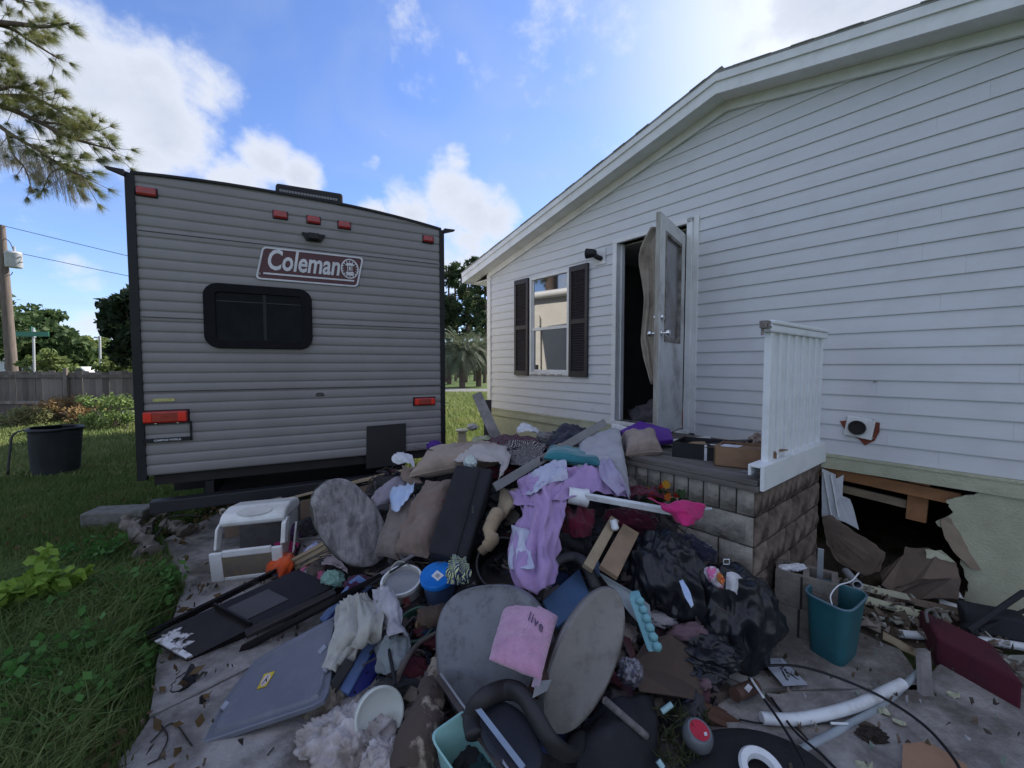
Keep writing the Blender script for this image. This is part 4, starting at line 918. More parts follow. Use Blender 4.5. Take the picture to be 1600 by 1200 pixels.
obj('lantern_emblem', join(ringpiece(circ(lx, lz, lr * .95, lr * 1.12), circ(lx, lz, lr * .82, lr * .99), -.029, -.025), *rays, prism([(lx - lr * .5, -.025, lz + lr * .35), (lx + lr * .5, -.025, lz + lr * .35), (lx + lr * .3, -.025, lz + lr * .65), (lx - lr * .3, -.025, lz + lr * .65)], (0, -.004, 0)), box(lx - lr * .26, lx - lr * .18, -.029, -.025, lz - lr * .3, lz + lr * .35), box(lx + lr * .18, lx + lr * .26, -.029, -.025, lz - lr * .3, lz + lr * .35), box(lx - lr * .08, lx + lr * .08, -.029, -.025, lz - lr * .2, lz + lr * .25), box(lx - lr * .4, lx + lr * .4, -.029, -.025, lz - lr * .75, lz - lr * .35)), M_let, pl)
obj('trademark_dot', ringpiece(circ(xa + .03, za + hgt * .17, .009, .009, 12), circ(xa + .03, za + hgt * .17, .006, .006, 12), -.028, -.025), M_let, pl)
# tail lamps, licence frame, sticker, latch, flap
M_bright = mat('red_lens_bright', (.75, .03, .02), rough=.2, bump=.05)
def tail(px, py, w_, h_, lab):
    x, zz = Rp(px, py); p = obj('tail_lamp', box(x - w_ / 2, x + w_ / 2, -.06, -.012, zz - h_ / 2, zz + h_ / 2), M_red, rv, bevel=.015, label=lab)
    for sx in (-1, 1): obj('reflector', box(x + sx * w_ * .38 - w_ * .09, x + sx * w_ * .38 + w_ * .09, -.066, -.058, zz - h_ * .38, zz + h_ * .38), M_bright, p, bevel=.006)
    obj('lamp_base', box(x - w_ / 2 - .008, x + w_ / 2 + .008, -.022, -.006, zz - h_ / 2 - .008, zz + h_ / 2 + .008), M_blk, p)
tail(260, 651, .29, .098, 'larger red tail lamp above the plate frame'); tail(663, 627, .22, .078, 'red tail lamp at the right edge')
a = Rp(222, 675); x0, x1 = Rp(222, 660)[0], Rp(300, 660)[0]; zt, zb_ = Rp(260, 660)[1], Rp(260, 690)[1]
pf = obj('plate_frame', join(box(x0, x1, -.035, -.02, zt - .012, zt), box(x0, x1, -.035, -.02, zb_, zb_ + .032), box(x0, x0 + .014, -.035, -.02, zb_, zt), box(x1 - .014, x1, -.035, -.02, zb_, zt)), M_blk, rv, bevel=.002)
tv = text_mesh('CAMPING WORLD', .021, bold=.0006, ext=.0005, align='CENTER'); obj('lettering', rtext(tv, (x0 + x1) / 2, -.036, zb_ + .009, 1, 1), M_let, pf)
for x in (x0 + .09, x1 - .09): obj('bolt', lathe([(.009, 0), (.008, .006), (0, .008)], (x, -.036, zt - .004), (0, -1, 0), 10), M_chr, pf)
obj('plate_bracket', join(box(x0 + .06, x0 + .1, -.03, -.02, zt, zt + .03), box(x1 - .1, x1 - .06, -.03, -.02, zt, zt + .03)), M_blk, pf)
x, zz = Rp(256, 625); obj('sticker', box(x - .07, x + .07, -.021, -.017, zz - .012, zz + .012), mat('yellow_sticker', (.5, .48, .2), (.35, .33, .1), scale=40), rv)
x, zz = Rp(500, 616); obj('latch', join(box(x - .035, x + .035, -.028, -.017, zz - .012, zz - .004), box(x - .02, x + .02, -.028, -.017, zz + .006, zz + .014), tube([(x - .035, -.023, zz - .01), (x - .02, -.023, zz + .01)], .004, 5), tube([(x + .035, -.023, zz - .01), (x + .02, -.023, zz + .01)], .004, 5)), M_blk, rv)
p0, p1, p2, p3 = Rp(573, 666), Rp(634, 661), Rp(634, 725), Rp(572, 732)
obj('black_flap', prism([(x, -.022, z) for x, z in (p0, p1, p2, p3)], (0, -.008, 0)), mat('flap_black', (.022, .021, .022), rough=.7, bump=.4, bscale=30), rv)
# rooftop unit
def Rk(px, py, back):
    p = onplane(px, py, RA + RN * back, RN); return ((p - RA).dot(RU), p.z)
ua, ub = Rk(427, 284, .45), Rk(536, 304, .45); x0, x1 = ua[0], ub[0]; zb_ = 3.14; zta, ztb = ua[1], ub[1] + .015
ac = obj('rooftop_unit', prism([(x0, .45, zb_), (x1, .45, zb_), (x1, .45, ztb), (x0 + .02, .45, zta)], (0, .85, 0)), M_blk, rv, bevel=.025)
sl_ = None
for k in range(20):
    for j in range(4):
        if sl_ is None: sl_ = obj('grille_slot', box(x0 + .05, x0 + .072, .442, .449, zta - .085, zta - .062), mat('slot_grey', (.22, .22, .23)), ac)
        else: copy_part(sl_, ac, (k * (x1 - x0 - .1) / 20, 0, -j * .038))
# underside, bumper, wheels, right side
obj('underbelly', box(.05, RW - .05, .05, LEN, .60, .693), M_dark, rv)
obj('chassis_rail', join(box(.4, .46, .0, LEN, .45, .6), box(2.0, 2.06, 0, LEN, .45, .6)), M_blk, rv)
obj('underside_filler', join(box(.3, RW - .3, .5, 3.6, .33, .6), box(.05, .3, .6, LEN, .4, .6)), M_blk, rv); obj('bumper', box(.05, RW - .12, -.10, .0, .40, .50), mat('bumper_black', (.02, .02, .024), rough=.5, bump=.2), rv, bevel=.008)  # added black boxes filling the camper underside so it stays dark
M_tyre = mat('tyre', (.02, .02, .02))
for x in (.18, RW - .38):
    for y in (4.2, 5.05):
        wh = obj('wheel', lathe([(.0, -.1), (.2, -.1), (.33, -.09), (.35, -.05), (.35, .05), (.33, .09), (.2, .1), (0, .1)], (x + .1, y, .35), (1, 0, 0), 26), M_tyre, rv, smooth=40); obj('rim', lathe([(.0, -.105), (.18, -.108), (.19, .108), (0, .105)], (x + .1, y, .35), (1, 0, 0), 20), M_grey, wh, smooth=40)
obj('awning_tube', tube([(RW + .1, .8, 2.95), (RW + .1, 6.2, 2.95)], .07, 14), M_trim, rv, smooth=50)
obj('awning_arm', join(box(RW + .035, RW + .08, .8, .85, 1.0, 2.95), box(RW + .035, RW + .08, 6.1, 6.15, 1.0, 2.95)), M_trim, rv)
sd_ = obj('side_door', prism([(RW + .01, y + 2.1, z) for y, z in rrect(0, .72, .75, 2.6, .09)], (.03, 0, 0)), M_rvw, rv); obj('door_window', prism([(RW + .042, y + 2.3, z) for y, z in rrect(0, .4, 1.7, 2.35, .06)], (.006, 0, 0)), M_blk, sd_)
obj('door_latch', box(RW + .042, RW + .06, 2.15, 2.22, 1.45, 1.6), M_blk, sd_); obj('side_window', prism([(RW + .01, y + .5, z) for y, z in rrect(0, .9, 1.6, 2.3, .1)], (.02, 0, 0)), M_blk, rv); obj('side_window', prism([(RW + .01, y + 4.2, z) for y, z in rrect(0, 1.3, 1.6, 2.3, .1)], (.02, 0, 0)), M_blk, rv)
# green-black soft bin on the lawn
p = G(85, 752, 0); t = T('garden_tub', 'big dark collapsible tub with a loose strap standing on the lawn left of the camper', 'tub', p)
k_ = p.y / FPX; rB, rT, hB = 27 * k_, 32 * k_, 80 * k_; p = G(60, 752, 0)
c = p + Vector((0, rB, 0)); M_tub = mat('dark_tub', (.010, .014, .016), (.016, .020, .020), rough=.8, bump=.5, bscale=25)
def wob(VF, a, f=5):
    return [Vector(v) + Vector((a * fbm(v, f, 3), a * fbm(Vector(v) + Vector((9, 0, 0)), f, 3), 0)) for v in VF[0]], VF[1]
obj('tub_body', wob(lathe([(0, .0), (rB, 0), (rB * 1.03, .1), (rB * 1.1, hB * .6), (rT, hB), (rT - .015, hB), (rB * .98, .1), (0, .08)], c, n=36), .03), M_tub, t, smooth=40)
obj('rim', wob(tube([c + Vector((rT * math.cos(a), rT * math.sin(a), hB)) for a in [k * math.pi / 18 for k in range(36)]], .022, 7, closed=True), .03), M_blk, t, smooth=True)
obj('strap', tube(cr([c + Vector((-rT, -.05, hB)), D(22, 678, p.y), D(16, 700, p.y - .05), D(12, 742, p.y - .1)], 6), .022, 6, flat=.4), M_blk, t, smooth=True)
obj('fold_flap', panel([D(47, 668, c.y - .2), D(97, 664, c.y - .1), D(97, 672, c.y), D(47, 676, c.y)], .01), M_blk, t)
# ================================================================ the rubbish pile: how far each line of sight travels to reach it
YT = [(600, 700, 3.35), (700, 700, 3.25), (800, 700, 3.25), (900, 690, 3.25), (980, 690, 3.2), (560, 750, 3.15), (620, 750, 3.1), (700, 750, 2.95), (800, 750, 2.9), (900, 750, 2.75), (980, 750, 2.7),
      (500, 800, 3.2), (550, 800, 3.0), (650, 800, 2.8), (750, 800, 2.72), (850, 800, 2.5), (950, 800, 2.45), (1050, 800, 2.42), (440, 850, 3.25), (500, 850, 3.0), (600, 850, 2.75), (650, 850, 2.65), (750, 850, 2.55), (850, 850, 2.33), (950, 850, 2.3), (1050, 850, 2.3),
      (380, 900, 3.05), (450, 900, 2.95), (550, 900, 2.65), (650, 900, 2.4), (750, 900, 2.3), (850, 900, 2.12), (950, 900, 2.1), (1050, 900, 2.12), (1130, 900, 2.2), (450, 950, 2.6), (550, 950, 2.4), (650, 950, 2.2), (750, 950, 2.1), (850, 950, 1.95), (950, 950, 1.95), (1050, 950, 2.02), (1150, 950, 2.02),
      (350, 1000, 2.38), (450, 1000, 2.36), (550, 1000, 2.18), (650, 1000, 2.0), (750, 1000, 1.87), (850, 1000, 1.77), (950, 1000, 1.8), (1050, 1000, 1.88), (1150, 1000, 1.95), (550, 1050, 1.98), (650, 1050, 1.82), (750, 1050, 1.72), (850, 1050, 1.65), (950, 1050, 1.68), (1050, 1050, 1.78), (1150, 1050, 1.95), (1230, 1050, 2.13),
      (550, 1100, 1.82), (650, 1100, 1.66), (750, 1100, 1.55), (850, 1100, 1.52), (950, 1100, 1.58), (1050, 1100, 1.68), (1150, 1100, 1.82), (480, 1150, 1.76), (550, 1150, 1.65), (650, 1150, 1.52), (750, 1150, 1.42), (850, 1150, 1.42), (950, 1150, 1.48), (1050, 1150, 1.6), (1150, 1150, 1.7), (550, 1200, 1.58), (650, 1200, 1.45), (750, 1200, 1.33), (850, 1200, 1.33), (950, 1200, 1.4), (1050, 1200, 1.5), (1150, 1200, 1.6)]
def YD(px, py):
    a = b = 0
    for x, y, Y in YT:
        w_ = 1 / (((x - px) ** 2 + (y - py) ** 2) / 900 + .4) ** 2; a += w_ * Y; b += w_
    return a / b
def P(px, py, dy=0.0): return D(px, py, YD(px, py) + dy)
# heap body as a height field under the things
HPt = [(lambda v: (v.x, v.y, max(v.z - (.32 if y > 1120 and 620 < x < 860 else .14 if x > 620 else .24), -.07)))(D(x, y, Y)) for x, y, Y in YT if x >= 500 and x < 1100]
HPt += [(-2.2, y, -.08) for y in (1.5, 2, 2.5, 3, 3.5, 4)] + [(-1.5, y, -.08) for y in (1.3, 1.8, 2.2)] + [(-1.0, 1.4, -.06), (-.7, 1.1, -.06), (0, .9, -.06), (.6, .9, -.05), (1.2, 1.2, -.05), (1.6, 1.7, -.05), (1.5, 2.1, -.05), (-1.4, 3.6, .05), (-.9, 3.8, .15), (-.3, 3.9, .25), (.3, 4.0, .4), (-.9, 4.4, -.08), (-.2, 4.8, -.06), (-2, 3.0, -.08), (-1.9, 2.6, -.08), (.6, 3.6, .6), (.9, 3.5, .6)]
HPt += [(k * y, y, -.09) for k in (.6, .72, .9) for y in (1.2, 1.45, 1.7, 1.95, 2.2)] + [(.48 * y, y, -.03) for y in (1.3, 1.5, 1.7)]
HX = np.array(HPt)
def HZ(x, y):
    d2 = ((HX[:, 0] - x) ** 2 + (HX[:, 1] - y) ** 2) / .02 + .3; w_ = 1 / d2 ** 2; return float((w_ * HX[:, 2]).sum() / w_.sum())
M_heap = mat('rubbish_dark', (.035, .03, .032), (.015, .014, .018), rough=.9, scale=12, bump=1, bscale=35, dirt=.5, dirtc=(.08, .06, .05), dscale=7)
n1_, n2_ = 110, 110; V = []
for i in range(n1_):
    for j in range(n2_):
        x, y = -2.1 + 3.7 * i / (n1_ - 1), .95 + 3.6 * j / (n2_ - 1); z = HZ(x, y); p = Vector((x, y, 0))
        V.append((x, y, z + (.035 * fbm(p, 4, 4) + .03 * (1 - 2.5 * abs(noise.noise(p * 6))) if z > .0 else 0)))
# stays out of the block landing
keep = []
for v in V:
    q = Vector(v) - DC; a, b = q.dot(DU), q.dot(Vector((-DU.y, DU.x, 0)))
    keep.append((v[0], v[1], min(v[2], -.1)) if -.02 < a and b < -.03 and a < DL + .02 else v)
obj('rubbish_heap', (keep, gridfaces(n1_, n2_)), M_heap, kind='stuff', smooth=40)
# scraps lying all over the heap and round it
def scraps(name, n, cols, s0, s1, seed, lift=.03, region=None):
    rs = random.Random(seed); V, F, mi = [], [], []
    k = 0
    while k < n:
        x, y = (rs.uniform(-1.9, 1.5), rs.uniform(1.1, 3.6)) if region is None else region(rs)
        z = HZ(x, y) if region is None else .02
        if region is None and (z < .01 or x / y > .52): continue
        q = Vector((x, y, 0)) - DC
        if q.dot(DU) > -.1 and q.dot(Vector((-DU.y, DU.x, 0))) < .0: continue
        s = rs.uniform(s0, s1); M = Matrix.Rotation(rs.uniform(0, 6.28), 3, 'Z') @ Matrix.Rotation(rs.gauss(.0, .5), 3, 'X') @ Matrix.Rotation(rs.gauss(0, .35), 3, 'Y')
        pts = []; m = rs.randint(4, 6)
        for j in range(m): a = 6.283 * j / m; r_ = s * rs.uniform(.5, 1); pts.append(M @ Vector((math.cos(a) * r_, math.sin(a) * r_ * rs.uniform(.3, .9), 0)) + Vector((x, y, z + lift * rs.uniform(.1, 1.2) + .01)))
        v, f = prism(pts, M @ Vector((0, 0, rs.uniform(.002, .012)))); o_ = len(V); V += v; F += [tuple(i + o_ for i in g) for g in f]; mi += [rs.randrange(len(cols))] * len(f); k += 1
    ms = [mat('scrap_%02d_%02d_%02d' % tuple(int(c * 99) for c in col), col, rough=.8, bump=.3) for col in cols]
    obj(name, (V, F), ms, kind='stuff', mi=mi)
DC_ = [(.02, .02, .025), (.05, .04, .04), (.09, .07, .055), (.03, .035, .06), (.12, .11, .12), (.06, .02, .03), (.16, .13, .10), (.035, .03, .045)]
scraps('heap_scraps', 900, DC_, .02, .09, 1, .05)
scraps('ground_scraps', 300, [(.25, .23, .2), (.09, .07, .05), (.05, .04, .03), (.35, .35, .36), (.14, .10, .07), (.2, .24, .2)], .003, .016, 2, region=lambda r_: (r_.uniform(1.0, 3.3), r_.uniform(1.1, 3.2)))
scraps('ground_litter', 260, [(.12, .09, .06), (.05, .04, .03), (.16, .13, .09), (.03, .025, .02)], .004, .02, 3, region=lambda r_: (r_.uniform(-2.3, -.6), r_.uniform(1.2, 4.2)))
scraps('skirting_rubble', 240, [(.24, .2, .17), (.12, .09, .07), (.33, .33, .29), (.16, .12, .09)], .01, .07, 5, region=lambda r_: (lambda t_, u_: (2.2 + .9 * t_ - .6 * u_ * .78, 3.2 - 1.05 * t_ - .6 * u_ * .63))(r_.random(), r_.random()))

# small rags, twisted wires and splinters nobody could count
_rs = random.Random(21); acc = []; mis = []
def heapspot():
    while True:
        x, y = _rs.uniform(-1.5, 1.1), _rs.uniform(1.25, 3.3)
        if x / y < .5 and HZ(x, y) > .03: return x, y, HZ(x, y)
for k in range(130):
    x, y, z = heapspot(); r_ = _rs.uniform(.025, .07); a = _rs.uniform(0, 3.14); B = blob((0, 0, 0), (r_ * 1.5, r_, r_ * .6), 12, .3, 2.2, k, ridge=.7, fine=.3)
    M = Matrix.Rotation(a, 3, 'Z') @ Matrix.Rotation(_rs.gauss(0, .4), 3, 'X'); acc.append(([M @ Vector(v) + Vector((x, y, z + .035)) for v in B[0]], B[1])); mis += [_rs.randrange(9)] * len(B[1])
RG = [(.03, .03, .035), (.10, .08, .07), (.20, .17, .16), (.02, .03, .08), (.10, .02, .03), (.30, .28, .30), (.05, .05, .055), (.16, .10, .12), (.04, .07, .07)]
obj('rag_scraps', join(*acc), [mat('rag_%d' % i, c_, rough=.95, bump=.5, bscale=40) for i, c_ in enumerate(RG)], kind='stuff', smooth=True, mi=mis)
acc = []
for k in range(90):
    x, y, z = heapspot(); a = _rs.uniform(0, 6.28); L = _rs.uniform(.08, .3); p0 = Vector((x, y, z + .05)); d_ = Vector((math.cos(a), math.sin(a), _rs.gauss(0, .25)))
    acc.append(tube(cr([p0, p0 + d_ * L * .5 + Vector((_rs.gauss(0, .03), _rs.gauss(0, .03), .02)), p0 + d_ * L + Vector((_rs.gauss(0, .04), 0, 0))], 5), _rs.choice((.003, .004, .007)), 5))
obj('tangled_sticks', join(*acc), mat('stick_mix', (.12, .10, .09), (.02, .02, .022), scale=2), kind='stuff')
def one(name, VF, m, label, cat, smooth=None, bevel=0, group=None): return obj(name, VF, m, label=label, cat=cat, smooth=smooth, bevel=bevel, group=group)
def ob(c, X, Y, Z):                       # box from centre-bottom corner and three edge vectors
    c, X, Y, Z = Vector(c), Vector(X), Vector(Y), Vector(Z)
    V = [c, c + X, c + X + Y, c + Y, c + Z, c + X + Z, c + X + Y + Z, c + Y + Z]; F = box(0, 1, 0, 1, 0, 1)[1]
    if X.cross(Y).dot(Z) < 0: F = [f[::-1] for f in F]
    return V, F
def plank(pa, pb, w_, t_, hint=(0, 0, 1), nrm=None):  # board between two points
    a, b = Vector(pa), Vector(pb); d = b - a; s = d.cross(Vector(hint)).normalized(); n = d.normalized().cross(s)
    return ob(a - s * w_ / 2 - n * t_ / 2, d, s * w_, n * t_)
def facing(pa, pb, w_, t_):               # board whose broad face looks at the camera
    a, b = Vector(pa), Vector(pb); return plank(a, b, w_, t_, hint=(Vector((0, 0, CAMZ)) - (a + b) / 2))

FAB = dict(rough=.95, bump=.55, bscale=38, spec=.1, sheen=.15)
M_beige = mat('beige_fabric', (.33, .26, .215), (.24, .185, .15), scale=2.5, dirt=.45, dirtc=(.10, .075, .06), dscale=4, **FAB)
M_tan = mat('tan_cushion', (.22, .165, .14), (.155, .115, .095), scale=2.5, dirt=.45, dirtc=(.07, .05, .04), dscale=3, **FAB)
M_cream = mat('cream_fabric', (.44, .40, .38), (.36, .32, .31), scale=3, dirt=.4, dirtc=(.14, .11, .10), dscale=4, **FAB)
M_lilac = mat('lilac_sheet', (.40, .27, .47), (.31, .21, .40), scale=4, dirt=.25, dirtc=(.20, .15, .24), dscale=5, **FAB)
M_lilacw = mat('pale_sheet', (.50, .50, .60), (.38, .40, .54), scale=12, dirt=.3, dirtc=(.35, .25, .45), dscale=9, **FAB)
M_grypil = mat('grey_pillow', (.36, .36, .385), (.29, .29, .32), scale=2.5, dirt=.3, dirtc=(.15, .13, .12), dscale=4, **FAB)
M_navy = mat('navy_cloth', (.012, .013, .03), (.022, .022, .04), scale=8, **FAB); M_black = mat('black_cloth', (.012, .012, .014), (.02, .019, .022), scale=8, **FAB)
M_maroon = mat('maroon_cloth', (.10, .008, .022), (.06, .006, .015), scale=5, **FAB); M_white = mat('white_cloth', (.60, .60, .64), (.46, .46, .5), scale=5, dirt=.2, **FAB)
M_bluecl = mat('pale_blue_cloth', (.33, .45, .68), (.45, .52, .66), scale=6, **FAB)
M_pink = mat('pink_cloth', (.48, .12, .22), (.36, .08, .16), scale=5, **FAB); M_hot = mat('hot_pink_cloth', (.50, .03, .16), (.34, .02, .11), scale=9, **FAB)
M_orange = mat('orange_cloth', (.60, .09, .02), (.42, .05, .012), scale=9, **FAB)
M_plwhite = mat('white_plastic', (.68, .69, .69), (.60, .60, .58), rough=.35, bump=.03, dirt=.3, dirtc=(.3, .28, .22), dscale=6)
M_pvc = mat('pvc_white', (.66, .68, .70), (.58, .6, .62), rough=.35, bump=.03, dirt=.35, dirtc=(.2, .17, .13), dscale=9)
M_card = mat('cardboard', (.24, .145, .085), (.19, .11, .065), rough=.9, scale=3, bump=.2, dirt=.4, dirtc=(.08, .05, .035), dscale=4)
M_graywood = mat('weathered_grey_wood', (.24, .225, .215), (.12, .11, .105), rough=.95, scale=4, bump=1, bscale=14, dirt=.5, dirtc=(.05, .045, .04), dscale=6)
M_gloss = mat('black_laminate', (.010, .009, .010), (.014, .012, .013), rough=.25, bump=.02, spec=.25, dirt=.25, dirtc=(.05, .045, .045), dscale=4)

# --- back of the pile, from the camper side
M_plk = mat('plank_brown', (.20, .14, .10), (.12, .085, .06), rough=.9, scale=3, bump=.5, bscale=20, dirt=.4, dscale=4)
M_lit = mat('pine_board', (.42, .33, .22), (.34, .25, .16), rough=.85, scale=3, bump=.3, dirt=.3, dscale=4)
one('wooden_board', ob(D(348, 812, 3.45), D(640, 742, 4.05) - D(348, 812, 3.45), Vector((.03, -.02, -.16)), Vector((.02, .03, 0))), M_plk, 'long dark brown board running from behind the white appliance up towards the camper', 'board', bevel=.003)
one('wooden_board', ob(D(352, 804, 3.5), D(700, 722, 4.15) - D(352, 804, 3.5), Vector((.0, .09, .0)), Vector((0, 0, .02))), M_lit, 'pale board with its lit edge painted in, showing right of the round slab, under the camper', 'board', bevel=.002)  # lit top edge put into the colour as a separate paler board
one('walking_cane', tube(cr([D(350, 806, 3.4), D(345, 800, 3.38), D(349, 796, 3.38), D(362, 797, 3.42), D(440, 778, 3.6)], 6), .013, 8), mat('pole_beige', (.3, .27, .23), rough=.6), 'hooked beige cane end above the white appliance', 'cane', smooth=True)
t = T('newel_post', 'small cream turned post standing between camper and pile', 'post', D(722, 737, 6.2))
k_ = 4.6 / FPX; obj('shaft', lathe([(0, -.36), (.095, -.36), (.078, .03), (.064, .235), (.062, .25)], D(722, 700, 6.2), n=22), mat('cream_paint', (.6, .56, .42), (.5, .46, .34), rough=.6), t, smooth=40)
obj('cap', lathe([(.064, .25), (.096, .257), (.10, .277), (.08, .29), (0, .297)], D(722, 700, 6.2), n=22), mat('cream_paint', (.6, .56, .42)), t, smooth=40)
one('white_scrap', blob(D(738, 667, 6.3), (.07, .05, .045), 14, .4, 3, 1), M_white, 'little white crumpled scrap beside the cream post', 'scrap', smooth=True)
one('garden_timber', ob(D(692, 703, 5.0), D(790, 689, 5.4) - D(692, 703, 5.0), Vector((.02, .09, 0)), Vector((0, 0, .05))), M_lit, 'low timber lying in the yard behind the cream post', 'timber', bevel=.004)
one('wooden_plank', facing(D(745, 616, 4.15), D(778, 690, 3.75), .10, .035), M_graywood, 'short weathered plank leaning upright at the left corner of the house', 'plank', bevel=.004)
one('wooden_post', facing(D(762, 625, 4.7), D(762, 700, 4.7), .085, .08), mat('dark_post', (.05, .04, .035), rough=.9), 'dark upright post behind the leaning plank at the house corner', 'post', bevel=.004)
one('purple_bag', blob(D(679, 699, 3.75), (.065, .06, .055), 20, .25, 3, 4), mat('purple_bag', (.075, .02, .22), (.05, .012, .16), rough=.7), 'small round purple bundle against the lower right camper corner', 'bag', smooth=True)
one('lace_hat', cloth([[P(613, 712, -.02), P(625, 707, .0), P(645, 712, .02)], [P(614, 722, -.05), P(630, 714, -.08), P(648, 728, -.02)], [P(625, 725, -.03), P(638, 724, -.06), P(648, 732, 0)]], k=7, amp=.008, freq=18, seed=5), M_white, 'small pale lace cap perched above the beige cushion', 'cap', smooth=True)
one('knotted_rag', cloth([[P(632, 728), P(640, 730, -.05), P(646, 740)], [P(628, 742), P(638, 745, -.05), P(652, 750)], [P(636, 752), P(648, 756, -.03), P(662, 756)]], k=7, amp=.014, freq=12, seed=6), M_tan, 'twisted tan rag hanging below the lace cap', 'rag', smooth=True)
# rolled beige comforter on the crest
q_ = one('beige_cushion', pillow([P(640, 745, -.10), P(788, 716, -.10), P(795, 700, .25), P(672, 705, .25)], .085, 34, .02, 3, .05), M_beige, 'long beige cushion with white stuffing bulging out on the crest of the pile', 'cushion', smooth=True); obj('piping', pillow_seam([P(640, 745, -.10), P(788, 716, -.10), P(795, 700, .25), P(672, 705, .25)], .05), M_beige, q_, smooth=True)
one('cushion_stuffing', blob(P(735, 722, -.22), (.035, .025, .035), 18, .5, 4, 8), mat('stuffing', (.55, .62, .62), rough=1), 'tuft of pale green white stuffing on the long beige cushion', 'stuffing', smooth=True)
one('pale_blouse', cloth([[P(700, 712, -.05), P(740, 698, -.02), P(785, 700, .0), P(796, 712, -.06)], [P(715, 722, -.13), P(745, 712, -.14), P(778, 712, -.14), P(792, 735, -.16)], [P(740, 722, -.15), P(758, 722, -.17), P(782, 728, -.18), P(780, 752, -.18)]], k=9, amp=.014, freq=9, seed=7), M_cream, 'thin cream garment spread over the right end of the long beige cushion', 'garment', smooth=True)
q_ = one('tan_cushion', pillow([P(618, 868, -.02), P(668, 872, -.08), P(712, 752, .0), P(668, 752, .04)], .075, 34, .028, 9, .04), M_tan, 'large tan cushion standing on end beside the black case', 'cushion', smooth=True); obj('piping', pillow_seam([P(618, 868, -.02), P(668, 872, -.08), P(712, 752, .0), P(668, 752, .04)], .04), M_tan, q_, smooth=True)
q_ = one('tan_cushion', pillow([P(588, 868, .02), P(622, 875, .0), P(664, 780, .08), P(628, 775, .10)], .07, 30, .022, 12, .04), mat('taupe_cushion', (.21, .175, .16), (.15, .125, .115), scale=3, dirt=.4, dscale=4, **FAB), 'taupe cushion wedged between the round slab and the big tan cushion', 'cushion', smooth=True); obj('piping', pillow_seam([P(588, 868, .02), P(622, 875, .0), P(664, 780, .08), P(628, 775, .10)], .04), M_tan, q_, smooth=True)
one('tan_cushion', pillow([P(580, 780, .12), P(592, 800, .10), P(640, 760, .15), P(625, 745, .16)], .05, 20, .018, 14, .04), mat('mauve_cushion', (.30, .27, .33), (.22, .2, .25), **FAB), 'mauve grey padded strip behind the round slab', 'cushion', smooth=True)
one('blue_cloth', cloth([[P(616, 762, -.02), P(630, 758, -.05), P(650, 752, -.02)], [P(612, 775, -.05), P(628, 772, -.10), P(648, 765, -.06)], [P(611, 795, -.05), P(622, 800, -.08), P(640, 778, -.05)]], k=9, amp=.014, freq=9, seed=8), M_bluecl, 'crumpled pale blue baby garment on the taupe cushion', 'garment', smooth=True)
# round weathered slab
c = P(550, 818, -.20); vr = Vector((.0, 0, 1)); az = R(44); nr = Vector((math.sin(az), -math.cos(az), .25)).normalized()
ax = Vector((math.cos(az), math.sin(az), 0)); ay = nr.cross(ax) * (1 if nr.cross(ax).z > 0 else -1)
ay = (ay + ax * -.32).normalized()
t = T('round_slab', 'round weathered grey padded seat slab standing on edge beside the cushions', 'seat', c - Vector((0, 0, .32)))
obj('slab', disc(c, ax * .215, ay * .335, .07, 2.05, 9, 60, 0, .05, 2), mat('cracked_grey', (.30, .28, .285), (.10, .095, .10), rough=.95, scale=6, bump=1, bscale=14, dirt=.8, dirtc=(.045, .04, .04), dscale=11, stretch=(2.6, 2.6, .5), lo=.42, hi=.66), t, smooth=50)
obj('rim', disc(c - nr * .03, ax * .22, ay * .34, .06, 2.05, 4, 60, 0, .03, 4), mat('dark_rim', (.12, .115, .10), (.05, .05, .045), rough=1, scale=16, bump=1), t, smooth=50)  # rim disc in a darker colour than the slab face
one('beige_scrap', panel([P(494, 790), P(508, 785), P(515, 800), P(505, 812)], .01), M_beige, 'small beige scrap poking out left of the round slab', 'scrap')
# black case
A, B, C_, E = D(668, 862, 2.38), D(728, 878, 2.34), D(770, 732, 2.78), D(712, 725, 2.80)
t = T('black_case', 'tall black soft suitcase standing tilted in the middle of the pile', 'suitcase', (A + B) / 2)
n_ = normal([A, B, C_, E]); n_ = -n_ if n_.y < 0 else n_
M_case = mat('case_black', (.020, .020, .024), (.013, .013, .016), rough=.85, bump=.6, bscale=90)
obj('shell', prism([A, B, C_, E] if normal([A, B, C_, E]).dot(n_) < 0 else [E, C_, B, A], n_ * .2), M_case, t, bevel=.018)
s_ = (B - A).normalized(); u_ = (E - A).normalized()
obj('seam', tube([A + s_ * .17 + u_ * .01 - n_ * .004, E + s_ * .17 - n_ * .004], .006, 6), M_blk, t); obj('zip_pull', box(*[v for q in ((D(740, 792, 2.45).x - .004, D(740, 792, 2.45).x + .004), (D(740, 792, 2.40).y, D(740, 792, 2.40).y + .01), (D(740, 797, 2.45).z, D(740, 788, 2.45).z)) for v in q]), M_chr, t)
one('beige_boot', tube(cr([P(778, 800, -.08), P(765, 828, -.12), P(768, 845, -.12), P(752, 862, -.08)], 8), [.05, .045, .035, .045, .04, .03], 14, flat=.8), mat('suede', (.36, .27, .17), (.26, .19, .12), scale=6, dirt=.4, **FAB), 'beige suede boot lying beside the black suitcase', 'boot', smooth=True)
one('beige_rag', cloth([[P(782, 765), P(800, 768, -.04), P(828, 758)], [P(780, 785), P(797, 790, -.06), P(815, 775)], [P(778, 815), P(783, 812, -.04), P(792, 790)]], k=8, amp=.012, freq=8, seed=9), mat('sand_rag', (.36, .29, .19), (.28, .22, .15), **FAB), 'sand coloured rag under the grey board', 'rag', smooth=True)
